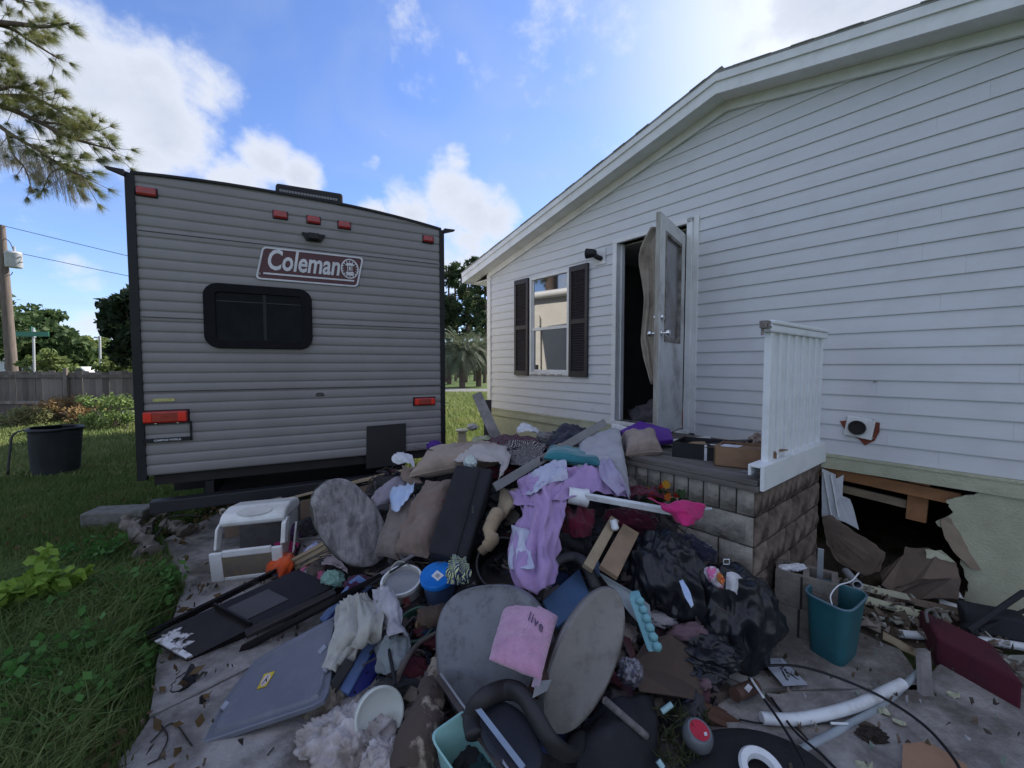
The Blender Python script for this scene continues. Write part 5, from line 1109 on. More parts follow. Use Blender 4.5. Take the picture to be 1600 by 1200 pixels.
# patterned sweaters
def banded(name, c1, c2, c3, sc):
    m = mat(name, c1, c1, rough=.95, bump=.4, bscale=150); t_ = m.node_tree; N = t_.nodes; L = t_.links; b = N['Principled BSDF']
    tc_ = N.new('ShaderNodeTexCoord'); mp = N.new('ShaderNodeMapping'); mp.inputs['Rotation'].default_value = (.3, .2, .9); mp.inputs['Scale'].default_value = (sc,) * 3; L.new(tc_.outputs['Object'], mp.inputs[0])
    ck = N.new('ShaderNodeTexVoronoi'); ck.inputs['Scale'].default_value = 8; L.new(mp.outputs[0], ck.inputs['Vector']); g = N.new('ShaderNodeMath'); g.operation = 'GREATER_THAN'; g.inputs[1].default_value = .42; L.new(ck.outputs['Distance'], g.inputs[0])
    wv = N.new('ShaderNodeTexWave'); wv.inputs['Scale'].default_value = 1.7; wv.inputs['Distortion'].default_value = .6; L.new(mp.outputs[0], wv.inputs['Vector'])
    r1 = N.new('ShaderNodeMath'); r1.operation = 'GREATER_THAN'; r1.inputs[1].default_value = .62; L.new(wv.outputs['Fac'], r1.inputs[0]); r2 = N.new('ShaderNodeMath'); r2.operation = 'LESS_THAN'; r2.inputs[1].default_value = .3; L.new(wv.outputs['Fac'], r2.inputs[0])
    mu = N.new('ShaderNodeMath'); mu.operation = 'MULTIPLY'; L.new(g.outputs[0], mu.inputs[0]); L.new(r1.outputs[0], mu.inputs[1])
    a = N.new('ShaderNodeMixRGB'); a.inputs[1].default_value = (*c1, 1); a.inputs[2].default_value = (*c2, 1); L.new(mu.outputs[0], a.inputs[0])
    d_ = N.new('ShaderNodeMixRGB'); d_.inputs[2].default_value = (*c3, 1); L.new(r2.outputs[0], d_.inputs[0]); L.new(a.outputs[0], d_.inputs[1]); L.new(d_.outputs[0], b.inputs['Base Color']); return m
M_knit = banded('fair_isle', (.018, .016, .02), (.34, .31, .31), (.02, .018, .02), 15); M_knit2 = banded('red_knit', (.02, .016, .022), (.12, .11, .12), (.11, .012, .03), 9)
one('patterned_sweater', cloth([[P(778, 696, .05), P(800, 690, .02), P(830, 690, .02), P(855, 698, .02)], [P(782, 708, -.02), P(805, 705, -.05), P(832, 704, -.04), P(850, 708, 0)], [P(792, 718, -.03), P(806, 722, -.07), P(830, 722, -.07), P(848, 716, -.02)], [P(800, 730, .0), P(812, 732, -.04), P(826, 730, -.03), P(838, 726, .0)]], k=9, amp=.016, freq=7, seed=10), M_knit, 'black and white patterned knit sweater on the crest of the pile', 'sweater', smooth=True)
one('red_black_sweater', cloth([[P(765, 690, .2), P(790, 682, .25), P(815, 683, .25), P(840, 690, .2)], [P(770, 698, .08), P(795, 692, .1), P(820, 694, .1), P(850, 698, .1)], [P(785, 704, .05), P(800, 702, .03), P(830, 702, .03), P(860, 704, .02)]], k=9, amp=.018, freq=8, seed=11), M_knit2, 'dark red and black knit bundle behind the patterned sweater', 'sweater', smooth=True)
one('yellow_cloth', cloth([[D(738, 688, 3.9), D(755, 682, 3.95), D(778, 684, 3.9)], [D(740, 694, 3.75), D(758, 688, 3.7), D(778, 690, 3.75)]], k=12, amp=.016, freq=8, seed=12), mat('pale_yellow', (.36, .37, .24), (.28, .29, .18), **FAB), 'folded pale yellow cloth at the foot of the leaning plank', 'cloth', smooth=True)
one('white_shirt', cloth([[D(808, 675, 3.6), D(820, 666, 3.65), D(835, 670, 3.6), D(848, 678, 3.6)], [D(812, 680, 3.5), D(824, 676, 3.45), D(838, 682, 3.45), D(850, 690, 3.45)]], k=12, amp=.02, freq=9, seed=13), M_white, 'crumpled white shirt on top of the pile below the house wall', 'shirt', smooth=True)
one('dark_trousers', cloth([[D(868, 680, 3.6), D(885, 668, 3.6), D(905, 668, 3.6), D(920, 676, 3.6)], [D(858, 692, 3.4), D(880, 682, 3.38), D(908, 684, 3.36), D(935, 690, 3.35)], [D(852, 702, 3.25), D(875, 698, 3.2), D(905, 700, 3.15), D(925, 700, 3.2)]], k=9, amp=.022, freq=7, seed=14), M_navy, 'dark navy clothes bundled at the upper end of the grey board', 'clothes', smooth=True)
one('grey_garment', blob(D(852, 684, 3.45), (.07, .05, .045), 22, .35, 3, 15), mat('grey_cloth', (.2, .19, .19), (.1, .1, .1), **FAB), 'balled grey checked garment between white shirt and navy clothes', 'garment', smooth=True)
one('navy_garment', blob(D(820, 704, 3.3), (.22, .12, .06), 26, .3, 3, 16), M_navy, 'dark blue garment under the patterned sweaters', 'garment', smooth=True)
M_gboard = mat('grey_board', (.23, .225, .225), (.16, .155, .155), rough=.85, scale=3, bump=.5, bscale=25, dirt=.3, dscale=5)
one('grey_board', facing(P(772, 762, -.09), D(945, 660, 3.32), .062, .03), M_gboard, 'long grey board crossing the top of the pile up to the door sill', 'board', bevel=.003)
# pillows at the landing
q_ = one('grey_pillow', pillow([P(900, 735, .02), P(985, 775, -.12), P(968, 672, .08), P(900, 690, .15)], .085, 34, .02, 18, .04), M_grypil, 'big off white grey pillow leaning against the block landing', 'pillow', smooth=True); obj('piping', pillow_seam([P(900, 735, .02), P(985, 775, -.12), P(968, 672, .08), P(900, 690, .15)], .04), M_grypil, q_, smooth=True)
q_ = one('beige_pillow', pillow([D(978, 712, 2.92), D(1035, 706, 2.95), D(1025, 680, 3.3), D(972, 680, 3.3)], .085, 34, .02, 19, .12), mat('dusty_pillow', (.30, .24, .21), (.23, .185, .16), scale=3, dirt=.3, dscale=4, **FAB), 'dusty beige pillow lying on the left end of the wooden deck', 'pillow', smooth=True); obj('piping', pillow_seam([D(978, 712, 2.92), D(1035, 706, 2.95), D(1025, 680, 3.3), D(972, 680, 3.3)], .12), M_beige, q_, smooth=True)
q_ = one('teal_pillow', pillow([P(850, 716, -.08), P(940, 728, -.14), P(942, 712, .10), P(855, 700, .12)], .05, 34, .010, 20, .04), mat('teal_velvet', (.012, .17, .20), (.008, .10, .13), rough=.85, scale=3, bump=.3, sheen=.4), 'teal velvet pillow lying on the lilac sheet', 'pillow', smooth=True); obj('piping', pillow_seam([P(850, 716, -.08), P(940, 728, -.14), P(942, 712, .10), P(855, 700, .12)], .04), mat('teal_dark', (.008, .10, .12)), q_, smooth=True)
t_ = D(1015, 675, 3.5)
one('purple_tray', panel([D(968, 672, 3.3), D(1000, 657, 3.5), D(1048, 670, 3.4), D(1053, 686, 3.2), D(1010, 690, 3.15)], .05), mat('purple_plastic', (.10, .03, .27), (.08, .02, .21), rough=.45, bump=.1), 'deep purple plastic lid behind the beige pillow on the deck', 'lid', bevel=.012)
# lilac sheet
one('lilac_sheet', cloth([
    [P(812, 752, -.06), P(850, 738, -.06), P(890, 735, -.05), P(925, 728, -.04), P(945, 718, -.05)],
    [P(806, 775, -.06), P(845, 762, -.10), P(885, 755, -.10), P(930, 748, -.10), P(965, 745, -.10)],
    [P(806, 800, -.07), P(838, 795, -.12), P(868, 790, -.12), P(925, 775, -.10), P(978, 780, -.10)]], k=12, amp=.030, freq=12, seed=21), M_lilac, 'lilac bed sheet crumpled over the middle of the pile below the teal pillow', 'sheet', smooth=True)
one('lilac_sheet_fall', cloth([
    [P(808, 770, -.10), P(830, 762, -.14), P(855, 760, -.14), P(882, 762, -.10)],
    [P(815, 800, -.10), P(835, 800, -.15), P(858, 800, -.16), P(878, 800, -.10)],
    [P(805, 840, -.10), P(828, 840, -.16), P(850, 840, -.16), P(866, 838, -.10)],
    [P(800, 880, -.10), P(822, 880, -.15), P(845, 878, -.16), P(864, 870, -.10)],
    [P(808, 918, -.08), P(822, 922, -.12), P(842, 925, -.14), P(856, 905, -.10)]], k=11, amp=.034, freq=15, seed=22, along=0), M_lilac, 'gathered lilac sheet hanging down in front towards the grey chair', 'sheet', smooth=True)
one('patterned_pillowcase', cloth([[P(824, 745, -.12), P(845, 735, -.10), P(870, 722, -.06), P(885, 725, -.04)], [P(826, 760, -.15), P(848, 752, -.16), P(868, 745, -.14), P(886, 740, -.10)], [P(818, 778, -.15), P(838, 772, -.18), P(856, 758, -.17), P(880, 750, -.12)]], k=10, amp=.016, freq=7, seed=23), M_lilacw, 'white and blue patterned pillowcase over the lilac sheet', 'pillowcase', smooth=True)
one('patterned_pillowcase', cloth([[P(806, 822, -.13), P(816, 826, -.20), P(828, 828, -.20)], [P(801, 860, -.13), P(812, 860, -.20), P(830, 862, -.21)], [P(801, 890, -.13), P(814, 892, -.19), P(836, 888, -.20)]], k=9, amp=.016, freq=7, seed=24), M_lilacw, 'pale blue white cloth tucked in the hanging lilac sheet', 'cloth', smooth=True)
one('lilac_edge', cloth([[P(935, 722, -.16), P(948, 718, -.18), P(955, 722, -.16)], [P(940, 748, -.16), P(958, 742, -.19), P(968, 745, -.16)], [P(965, 775, -.16), P(978, 768, -.19), P(986, 780, -.16)]], k=9, amp=.012, freq=7, seed=25), mat('lilac_stripe', (.36, .34, .46), (.28, .22, .36), **FAB), 'striped lilac and white hem against the big grey pillow', 'sheet', smooth=True)
# white pipe fitting and strip, flowers, pink cloth
c = P(902, 776, -.2); dx = (D(920, 782, 2.3) - D(884, 776, 2.3)).normalized()
one('pipe_fitting', lathe([(.045, -.055), (.05, -.06), (.052, .04), (.056, .045), (.056, .065), (.048, .067), (.044, .02), (0, .02)], c, dx, 26), M_pvc, 'short white plastic pipe cap on the lilac sheet', 'pipe', smooth=40)
one('white_strip', ob(P(915, 773, -.24), P(1052, 797, -.22) - P(915, 773, -.24), Vector((0, .01, -.035)), Vector((0, .03, .006))), M_pvc, 'long flat white plastic strip sticking out right over the pile', 'strip', bevel=.003)
one('metal_clip', join(tube([P(1050, 797, -.2), P(1112, 795, -.15)], .008, 6), tube([P(1098, 794, -.15), P(1100, 800, -.15)], .013, 6)), M_grey, 'thin grey rod end past the white strip at the block wall', 'rod')
one('hot_pink_cloth', cloth([[P(1010, 780, -.2), P(1040, 786, -.24), P(1068, 784, -.22), P(1098, 792, -.16)], [P(1030, 790, -.24), P(1052, 797, -.29), P(1072, 796, -.29), P(1098, 806, -.2)], [P(1046, 800, -.26), P(1060, 806, -.30), P(1075, 806, -.3), P(1090, 810, -.24)], [P(1060, 815, -.26), P(1068, 820, -.29), P(1074, 822, -.29), P(1082, 812, -.26)]], k=8, amp=.010, freq=6, seed=26), M_hot, 'hot pink cloth hanging over the end of the white strip', 'cloth', smooth=True)
t = T('artificial_flowers', 'bunch of orange and red artificial flowers against the block wall', 'flowers', P(1035, 775, 0)); rr = random.Random(5)
for k in range(9):
    q = P(1012 + rr.random() * 48, 755 + rr.random() * 24, rr.uniform(-.08, .05)); col = ((.55, .14, .02), (.50, .03, .02), (.55, .28, .03))[k % 3]; V, F = [], []
    for j in range(7):
        a = 6.28 * j / 7; d_ = Vector((math.cos(a), -.25, math.sin(a))); s_ = Vector((-math.sin(a), 0, math.cos(a))); i = len(V)
        V += [q, q + d_ * .014 + s_ * .008, q + d_ * .028 + Vector((0, .006, 0)), q + d_ * .014 - s_ * .008]; F.append((i, i + 1, i + 2, i + 3))
    obj('petals', (V, F), leafmat('petal%d' % (k % 3), col, tuple(v * .7 for v in col)), t)
V, F = leaves_np([tuple(P(1015 + rr.random() * 55, 765 + rr.random() * 25, rr.uniform(-.03, .08))) for _ in range(12)], 12, .03, .03, seed=3); nobj('flower_leaves', V, F, leafmat('fake_leaf', (.02, .05, .02), (.04, .07, .02)), t)
one('maroon_garment', cloth([[P(985, 765, .0), P(1010, 762, -.04), P(1040, 772, .0)], [P(985, 782, -.05), P(1012, 776, -.1), P(1042, 784, -.05)]], k=12, amp=.016, freq=7, seed=27), M_maroon, 'maroon garment below the artificial flowers', 'garment', smooth=True)
one('maroon_garment', cloth([[P(880, 795, 0), P(905, 795, -.05), P(930, 798, 0)], [P(878, 815, -.02), P(902, 818, -.08), P(925, 820, -.02)], [P(888, 838, 0), P(908, 842, -.05), P(918, 835, 0)]], k=10, amp=.02, freq=8, seed=28), M_maroon, 'dark red garment under the white pipe cap', 'garment', smooth=True)
one('maroon_garment', blob(P(985, 815, .05), (.14, .08, .07), 26, .3, 3, 28), mat('wine_cloth', (.05, .006, .016), (.03, .004, .01), **FAB), 'wine dark cloth heap under the white strip', 'garment', smooth=True)
one('white_socket', lathe([(0, 0), (.02, 0), (.022, .05), (.012, .06), (0, .06)], P(958, 812, -.12), (.2, -.3, -1), 14), M_pvc, 'small white nozzle hanging under the white strip', 'nozzle', smooth=40)
# planks in the middle right
M_lp = mat('light_wood', (.34, .27, .175), (.25, .19, .12), rough=.8, scale=3, bump=.3, dirt=.4, dscale=4)
one('light_plank', facing(P(918, 888, -.10), P(960, 812, -.02), .055, .03), M_lp, 'left of two pale planks leaning in the pile below the white strip', 'plank', bevel=.003)
one('light_plank', facing(P(950, 895, -.08), P(985, 828, -.02), .10, .03), mat('tan_ply', (.28, .19, .12), (.2, .14, .09), rough=.85, dirt=.4, dscale=5), 'right broader tan plank of the pair below the white strip', 'plank', bevel=.003)
one('black_clothes', blob(P(895, 860, .12), (.22, .14, .12), 34, .28, 3, 30), M_black, 'black clothing filling the middle of the pile under the lilac sheet', 'clothes', smooth=True)
one('black_clothes', blob(P(760, 842, .10), (.12, .1, .10), 30, .28, 3, 31), M_black, 'black clothing between the boot and the lilac sheet', 'clothes', smooth=True)
# black tub behind the grey chair
c = P(786, 880, .05); t = T('black_tub', 'round black plastic planter tipped towards the camera beside the lilac sheet', 'planter', c)
axv = Vector((.05, -.62, .70)); obj('tub', lathe([(0, -.2), (.11, -.2), (.15, .0), (.155, .0), (.163, .0), (.165, -.015), (.12, -.21), (0, -.21)], c, axv, 34), M_blk, t, smooth=40)
obj('rim', tube([c + frame_from(axv, (0, 1, 0)) @ Vector((.158 * math.cos(a), .158 * math.sin(a), .002)) for a in [k * math.pi / 20 for k in range(40)]], .008, 8, closed=True), mat('rim_dark', (.035, .03, .035), rough=.5), t, smooth=True)
# --- left side of the pile
# white appliance housing
o_ = G(330, 912, .01); ex_ = Vector((.985, .17, 0)); ey_ = Vector((-.17, .985, 0)); t = T('white_appliance', 'white plastic appliance housing with brownish window lying open on the concrete', 'appliance', o_)
def Q(x, y, z): return o_ + ex_ * x + ey_ * y + Vector((0, 0, z + x * .05))
def qp(pts, axis0, axis1):               # side-profile prism between x = axis0 and axis1
    return prism([Q(axis0, y, z) for y, z in pts], Q(axis1, 0, 0) - Q(axis0, 0, 0))
Wd = .49
obj('front_frame', join(qp([(0, .0), (.03, .0), (.0, .23), (-.03, .23)], 0, .085), qp([(0, .0), (.03, .0), (.0, .23), (-.03, .23)], Wd - .075, Wd), qp([(.0, .0), (.03, .0), (.027, .035), (-.004, .035)], .085, Wd - .075), qp([(-.022, .185), (.004, .185), (.0, .24), (-.032, .24)], .085, Wd - .075)), M_plwhite, t, bevel=.01)
obj('window', qp([(.002, .03), (.01, .03), (-.012, .19), (-.02, .19)], .08, Wd - .07), mat('brown_clear', (.20, .16, .10), (.10, .10, .11), rough=.15, scale=4, bump=0, dirt=.5, dirtc=(.35, .2, .04), dscale=3), t)
obj('top_cap', qp([(.06, .38), (.03, .42), (.07, .475), (.18, .50), (.36, .48), (.40, .42), (.36, .39), (.14, .395)], .04, Wd + .0), M_plwhite, t, bevel=.02)
for x0_, x1_, nm in ((-.0, .018, 'side_panel'), (Wd - .02, Wd + .012, 'side_panel')):
    obj(nm, qp([(.0, .24), (.03, .38), (.08, .41), (.12, .40), (.06, .22)], x0_ + (.02 if x0_ < .1 else 0), x1_ + (.02 if x0_ < .1 else 0)), M_plwhite, t, bevel=.006)
obj('back_shell', join(qp([(.36, 0), (.38, 0), (.40, .44), (.37, .44)], .03, Wd), qp([(.03, 0), (.36, 0), (.36, .02), (.03, .02)], .02, Wd)), mat('inner_grey', (.12, .11, .11), (.06, .055, .055), rough=.6), t, bevel=.004)
obj('right_cheek', qp([(.05, .03), (.36, .02), (.39, .43), (.17, .42), (.02, .24)], Wd - .03, Wd - .012), mat('yellowed_plastic', (.52, .51, .47), (.42, .4, .35), rough=.45), t, bevel=.006)
obj('open_flap', qp([(.08, .12), (.22, .04), (.28, .22), (.17, .34)], Wd + .03, Wd + .045), M_plwhite, t, bevel=.008)
obj('badge', join(*[prism([Q(.27 + .035 * math.cos(a) * 2.2 * s_, .075 + .02 * math.sin(a) * s_, .479 + .014 * math.sin(a) * s_ + .001 * q) for a in [k * math.pi / 12 for k in range(24)]], (0, 0, .001)) for q, s_ in ((0, 1.6),)]), mat('badge_line', (.5, .5, .48), rough=.4), t)
# black shelf unit lying flat
E1, E2, F1, F2 = G(230, 998, .10), G(292, 1034, .02), P(438, 893, .0), P(522, 918, .0)
t = T('black_shelf_unit', 'long glossy black shelf unit lying on its back with a chipped white end', 'shelf', (E1 + E2) / 2)
d_ = (F2 - E2).normalized(); w_ = (E1 - E2); up = d_.cross(w_).normalized(); up = up if up.z > 0 else -up
obj('back_panel', ob(E2, F2 - E2, w_, up * .012), M_gloss, t)
obj('side_rail', ob(E1 + up * .01, F1 - E1, (E2 - E1).normalized() * .018, up * .05), M_gloss, t, bevel=.002); obj('side_rail', ob(E2 + up * .01, F2 - E2, (E1 - E2).normalized() * .018, up * -.07), M_gloss, t, bevel=.002)
obj('chipped_end', join(ob(E2 + up * .0135, d_ * .03, w_ * .62, up * .02), ob(E2 + w_ * .6 + up * .0135, d_ * .05, w_ * .2, up * .008)), mat('chipboard_white', (.62, .62, .65), (.2, .18, .17), rough=.8, scale=30, lo=.5, hi=.6), t, bevel=.002)
obj('chip_patch', prism([E2 + w_ * a + d_ * b + up * .0135 for a, b in ((.30, .03), (.35, .10), (.5, .07), (.55, .13), (.72, .10), (.85, .14), (.9, .04))], up * .0015), mat('chip_flecks', (.5, .48, .5), (.012, .012, .012), rough=.7, scale=26, lo=.45, hi=.55), t)
obj('grey_panel', ob(E2 + d_ * .33 + w_ * .25 + up * .0135, d_ * .22, w_ * .55, up * .003), mat('grey_laminate', (.055, .05, .055), rough=.3, bump=0), t); obj('shelf', ob(E2 + d_ * .3 + w_ * .02 + up * .013, d_ * .012, w_ * .94, up * .045), M_gloss, t)
a, b = P(372, 1016, .0), P(588, 905, -.08)
one('laminate_board', ob(G(372, 1020, .02), P(590, 905, -.06) - G(372, 1020, .02), Vector((.01, .012, .035)), Vector((.02, .01, -.012))), M_gloss, 'second narrow black panel lying beside the shelf unit and pointing to the slab', 'panel', bevel=.003)
one('laminate_board', ob(G(382, 990, .08), P(520, 925, .0) - G(382, 990, .08), Vector((.045, -.05, 0)), Vector((0, 0, .025))), mat('brownish_black', (.03, .025, .026), rough=.35), 'short black bar lying across the shelf unit', 'panel', bevel=.003)
t = T('grey_tray', 'small dark grey open tray lying on the black panels', 'tray', P(420, 960, -.02)); a, b, c_, d2 = P(392, 955, -.06), P(402, 980, -.12), P(448, 962, -.08), P(445, 930, -.02)
M_tr = mat('smoky_plastic', (.10, .105, .11), (.07, .07, .075), rough=.35); obj('base', prism([a, b, c_, d2] if normal([a, b, c_, d2]).z > 0 else [d2, c_, b, a], (0, 0, .006)), M_tr, t)
obj('wall', join(*[prism([p, q, q + Vector((0, 0, .035)), p + Vector((0, 0, .035))], (c_ - a).normalized() * .004) for p, q in ((a, b), (b, c_), (c_, d2), (d2, a))]), M_tr, t)
one('white_pen', tube([P(410, 962, -.10), P(428, 951, -.10)], .005, 8), M_plwhite, 'thin white stick lying in the grey tray', 'stick'); one('jar_top', lathe([(0, .012), (.032, .010), (.037, .0), (.036, -.008), (0, -.008)], P(417, 927, -.04), (.1, -.25, 1), 28), M_plwhite, 'round white jar lid standing on the black shelf unit', 'lid', smooth=40)
one('small_jar', lathe([(0, -.05), (.03, -.05), (.033, -.01), (0, -.009)], P(417, 929, -.04), (.1, -.25, 1), 24), mat('smoky_jar', (.05, .045, .05), rough=.2), 'dark little jar under the white lid', 'jar', smooth=40)
# left clothes and planks
one('orange_cloth', cloth([[P(436, 868, -.03), P(448, 864, -.06), P(462, 872, -.03)], [P(425, 882, -.05), P(442, 880, -.12), P(458, 888, -.05)], [P(418, 898, -.02), P(435, 900, -.07), P(450, 905, -.02)]], k=11, amp=.022, freq=8, seed=41), M_orange, 'crumpled bright orange cloth in front of the white appliance', 'cloth', smooth=True)
one('pink_garment', cloth([[P(432, 850, .02), P(450, 846, -.02), P(470, 848, .02)], [P(430, 862, .0), P(448, 860, -.06), P(466, 858, .0)], [P(432, 872, .02), P(448, 872, -.04), P(460, 868, .02)]], k=9, amp=.018, freq=9, seed=42), M_hot, 'hot pink garment beside the white appliance above the orange cloth', 'garment', smooth=True)
one('pink_shirt', cloth([[P(468, 896, -.02), P(488, 888, -.06), P(510, 896, -.02)], [P(463, 912, -.03), P(486, 908, -.10), P(512, 912, -.03)], [P(466, 935, .0), P(482, 930, -.06), P(508, 925, -.02)]], k=11, amp=.018, freq=8, seed=43), M_pink, 'dusty pink shirt with a tan tag lying over the black panel', 'shirt', smooth=True)
one('tan_tag', facing(P(480, 927, -.16), P(485, 913, -.16), .018, .004), M_lit, 'small tan tag on the dusty pink shirt', 'tag')
one('mint_cloth', blob(P(520, 905, -.02), (.07, .05, .05), 24, .3, 3, 44), mat('mint_cloth', (.18, .30, .26), (.14, .24, .21), **FAB), 'mint green cloth between pink shirt and round slab', 'cloth', smooth=True)
one('grey_pink_cloth', cloth([[P(505, 872, -.02), P(522, 866, -.06), P(538, 880, -.02)], [P(505, 885, -.03), P(525, 885, -.09), P(543, 898, -.03)]], k=12, amp=.016, freq=8, seed=45), mat('mauve_grey', (.30, .25, .26), (.2, .16, .17), **FAB), 'crumpled mauve grey cloth at the foot of the round slab', 'cloth', smooth=True)
one('maroon_cloth', blob(P(495, 884, .02), (.09, .06, .03), 24, .3, 3, 46), M_maroon, 'dark maroon cloth lying above the pink shirt', 'cloth', smooth=True)
one('plum_cloth', blob(P(560, 912, .0), (.08, .05, .04), 24, .35, 4, 47), mat('plum', (.07, .02, .05), (.05, .015, .04), **FAB), 'plum coloured cloth above the blue box lid', 'cloth', smooth=True)
one('purple_cloth', blob(P(460, 832, .05), (.07, .05, .06), 24, .35, 4, 48), mat('grape', (.10, .05, .14), (.07, .03, .1), **FAB), 'purple garment lying behind the white appliance flap', 'cloth', smooth=True)
one('black_clothes', blob(P(492, 822, .05), (.11, .07, .06), 24, .3, 4, 49), M_black, 'small black clothes heap left of the round slab', 'clothes', smooth=True)
one('grey_cardboard', panel([P(452, 848, .05), P(508, 828, .05), P(512, 842, .0), P(468, 868, .0)], .01), mat('grey_card', (.17, .155, .16), rough=.9), 'grey card sheet lying left of the round slab', 'card')
one('printed_card', panel([P(474, 860, -.03), P(493, 846, -.02), P(497, 850, -.04), P(480, 866, -.05)], .003), mat('blue_print', (.45, .48, .6), (.1, .1, .3), rough=.6, scale=30), 'little blue and white printed card on the grey card sheet', 'card')
t = T('tan_trim_board', 'grooved tan trim board ending under the round slab', 'board', P(490, 868, 0)); a, b = P(460, 884, -.04), P(522, 850, -.03)
obj('board', facing(a, b, .11, .02), M_lp, t, bevel=.003); dn = (b - a).normalized(); sv_ = dn.cross(Vector((0, 0, CAMZ)) - a).normalized()
for k in (-.035, .0, .035): q = (Vector((0, 0, CAMZ)) - a).normalized() * .014; obj('groove_bead', tube([a + sv_ * k + q, b + sv_ * k + q], .008, 8), M_lp, t, smooth=True)
# logs, debris and block near the slab edge
M_log = mat('rotten_log', (.19, .165, .14), (.08, .065, .05), rough=1, scale=9, bump=1, bscale=24, dirt=.5, dscale=6)
for i, (a, b, r_, lab) in enumerate((((205, 815), (238, 862), .055, 'grey rotten log piece nearest the concrete block'), ((215, 800), (265, 805), .05, 'pale rotten log piece on top of the wood heap'), ((258, 818), (292, 832), .045, 'short split log right of the wood heap'), ((240, 812), (214, 872), .03, 'thin dark stick crossing the rotten logs'), ((188, 800), (222, 842), .06, 'crumbling log against the grass edge'))):
    p, q = G(*a, r_ * .9 + .03), G(*b, r_ * .9 + .02); Vv, Fv = tube(cr([p, p.lerp(q, .5) + Vector((0, 0, .01)), q], 7), [r_, r_ * 1.1, r_ * .9, r_], 12); Vv = [Vector(v) + Vector((1, 1, 1)) * .035 * fbm(v, 16, 4) for v in Vv]
    one('rotten_log', (Vv, Fv), M_log, lab, 'log', smooth=40, group='rotten logs at the slab edge')
for i, pts in enumerate((((238, 815), (280, 806), (318, 806)), ((225, 865), (250, 830), (262, 812)), ((205, 790), (222, 800), (250, 808)))):
    one('twig', tube(cr([G(a, b, .06 + .03 * k) for k, (a, b) in enumerate(pts)], 5), [.012, .006], 6), mat('dark_twig', (.03, .025, .02), rough=.9), ('dark forked twig pointing right from the rotten logs', 'crooked twig rising from the low end of the logs', 'short twig lying behind the rotten logs')[i], 'twig', smooth=True)
c = G(135, 830, 0)
one('concrete_block', ob(G(125, 836, -.02), Vector((.52, .09, 0)), Vector((-.05, .24, .0)), Vector((.0, 0, .20))), mat('rough_concrete', (.17, .165, .155), (.10, .10, .09), rough=1, scale=8, bump=1, bscale=30, dirt=.5, dirtc=(.03, .045, .02), dscale=4), 'grey concrete chunk half sunk in the grass at the slab edge', 'block', bevel=.015)
one('stone_chip', wob(ob(G(268, 768, .0), Vector((.22, .05, 0)), Vector((-.03, .16, 0)), Vector((0, 0, .03))), .012), mat('pale_stone', (.25, .24, .22), rough=1), 'flat pale stone under the camper bumper', 'stone', bevel=.008)
one('dark_scrap', disc(G(288, 1066, .02), Vector((.045, .02, 0)), Vector((-.03, .06, 0)), .02, 2.2, 4, 20, 0, .25, 5), M_black, 'small black scrap lying alone on the concrete', 'scrap', smooth=40)
one('dark_scrap', disc(G(319, 1098, .02), Vector((.02, .005, 0)), Vector((-.004, .01, 0)), .01, 2.2, 4, 14, 0, .25, 6), M_black, 'tiny dark chip on the concrete left of the grey lid', 'scrap', smooth=40)
for i, pts in enumerate((((235, 1160), (270, 1130), (300, 1165)), ((240, 1120), (262, 1150), (248, 1185)), ((160, 1060), (205, 1040), (232, 1050)), ((230, 1195), (260, 1180)), ((418, 1180), (428, 1168)))):
    one('root_twig', tube(cr([G(a, b, .03) for a, b in pts], 6), .003, 5), mat('dark_twig', (.03, .025, .02)), ('curved dry root forking on the bare concrete bottom left', 'second dry root crossing the curved one', 'thin root along the weed edge', 'short twig at the bottom edge', 'tiny twig below the grey lid')[i], 'twig')
one('white_jug', blob(G(196, 650, .12), (.19, .14, .14), 20, .12, 2, 2), M_plwhite, 'white bundle standing in the grass behind the camper corner', 'bundle', smooth=True)
one('jack_stand', join(tube([G(200, 655, .2), G(196, 680, .0)], .02, 6), tube([G(190, 682, .02), G(206, 682, .02)], .03, 6), tube([G(200, 655, .2), G(212, 653, .2)], .02, 6)), M_blk, 'thin black stand beside the camper left side', 'stand')
# grey tote lid
A, B, C_ = G(316, 1162, .02), G(505, 1104, .12), P(528, 962, -.04); nL = normal([A, B, C_])
def L_(px, py): return onplane(px, py, A, nL)
pts = [(315, 1162), (322, 1148), (352, 1092), (372, 1064), (398, 1032), (420, 1018), (528, 960), (534, 966), (528, 1000), (513, 1080), (506, 1094), (488, 1104)]
t = T('tote_lid', 'large grey plastic storage tote lid with yellow sticker leaning on the concrete', 'lid', A)
M_lid = mat('grey_tote', (.155, .165, .20), (.125, .135, .165), rough=.42, scale=2, bump=.06, dirt=.25, dirtc=(.3, .3, .33), dscale=7)
Pl = [L_(*p) for p in pts]; ctr = sum(Pl, Vector()) / len(Pl); nn = nL if nL.dot(Vector((0, 0, CAMZ)) - ctr) > 0 else -nL
def inset(f, lift): return [ctr + (p - ctr) * f + nn * lift for p in Pl]
def loop_strip(loops):
    n = len(loops[0]); V = [v for l in loops for v in l]; F = []
    for k in range(len(loops) - 1):
        for i in range(n): j = (i + 1) % n; F.append((k * n + i, k * n + j, (k + 1) * n + j, (k + 1) * n + i))
    F.append(tuple(range((len(loops) - 1) * n, len(loops) * n))); return V, F
obj('lid_plate', loop_strip([inset(1.0, -.018), inset(1.0, 0), inset(.975, .003), inset(.955, .0), inset(.89, -.002), inset(.86, .012), inset(.83, .012), inset(.82, .010)]), M_lid, t, smooth=30)
obj('lid_underside', (lambda q: (q[0], q[1]))(prism([v for v in inset(.99, -.012)], nn * -.002)), M_lid, t)
a, b = L_(402, 1081), L_(431, 1052); X_ = (L_(420, 1058) - L_(402, 1081)); 
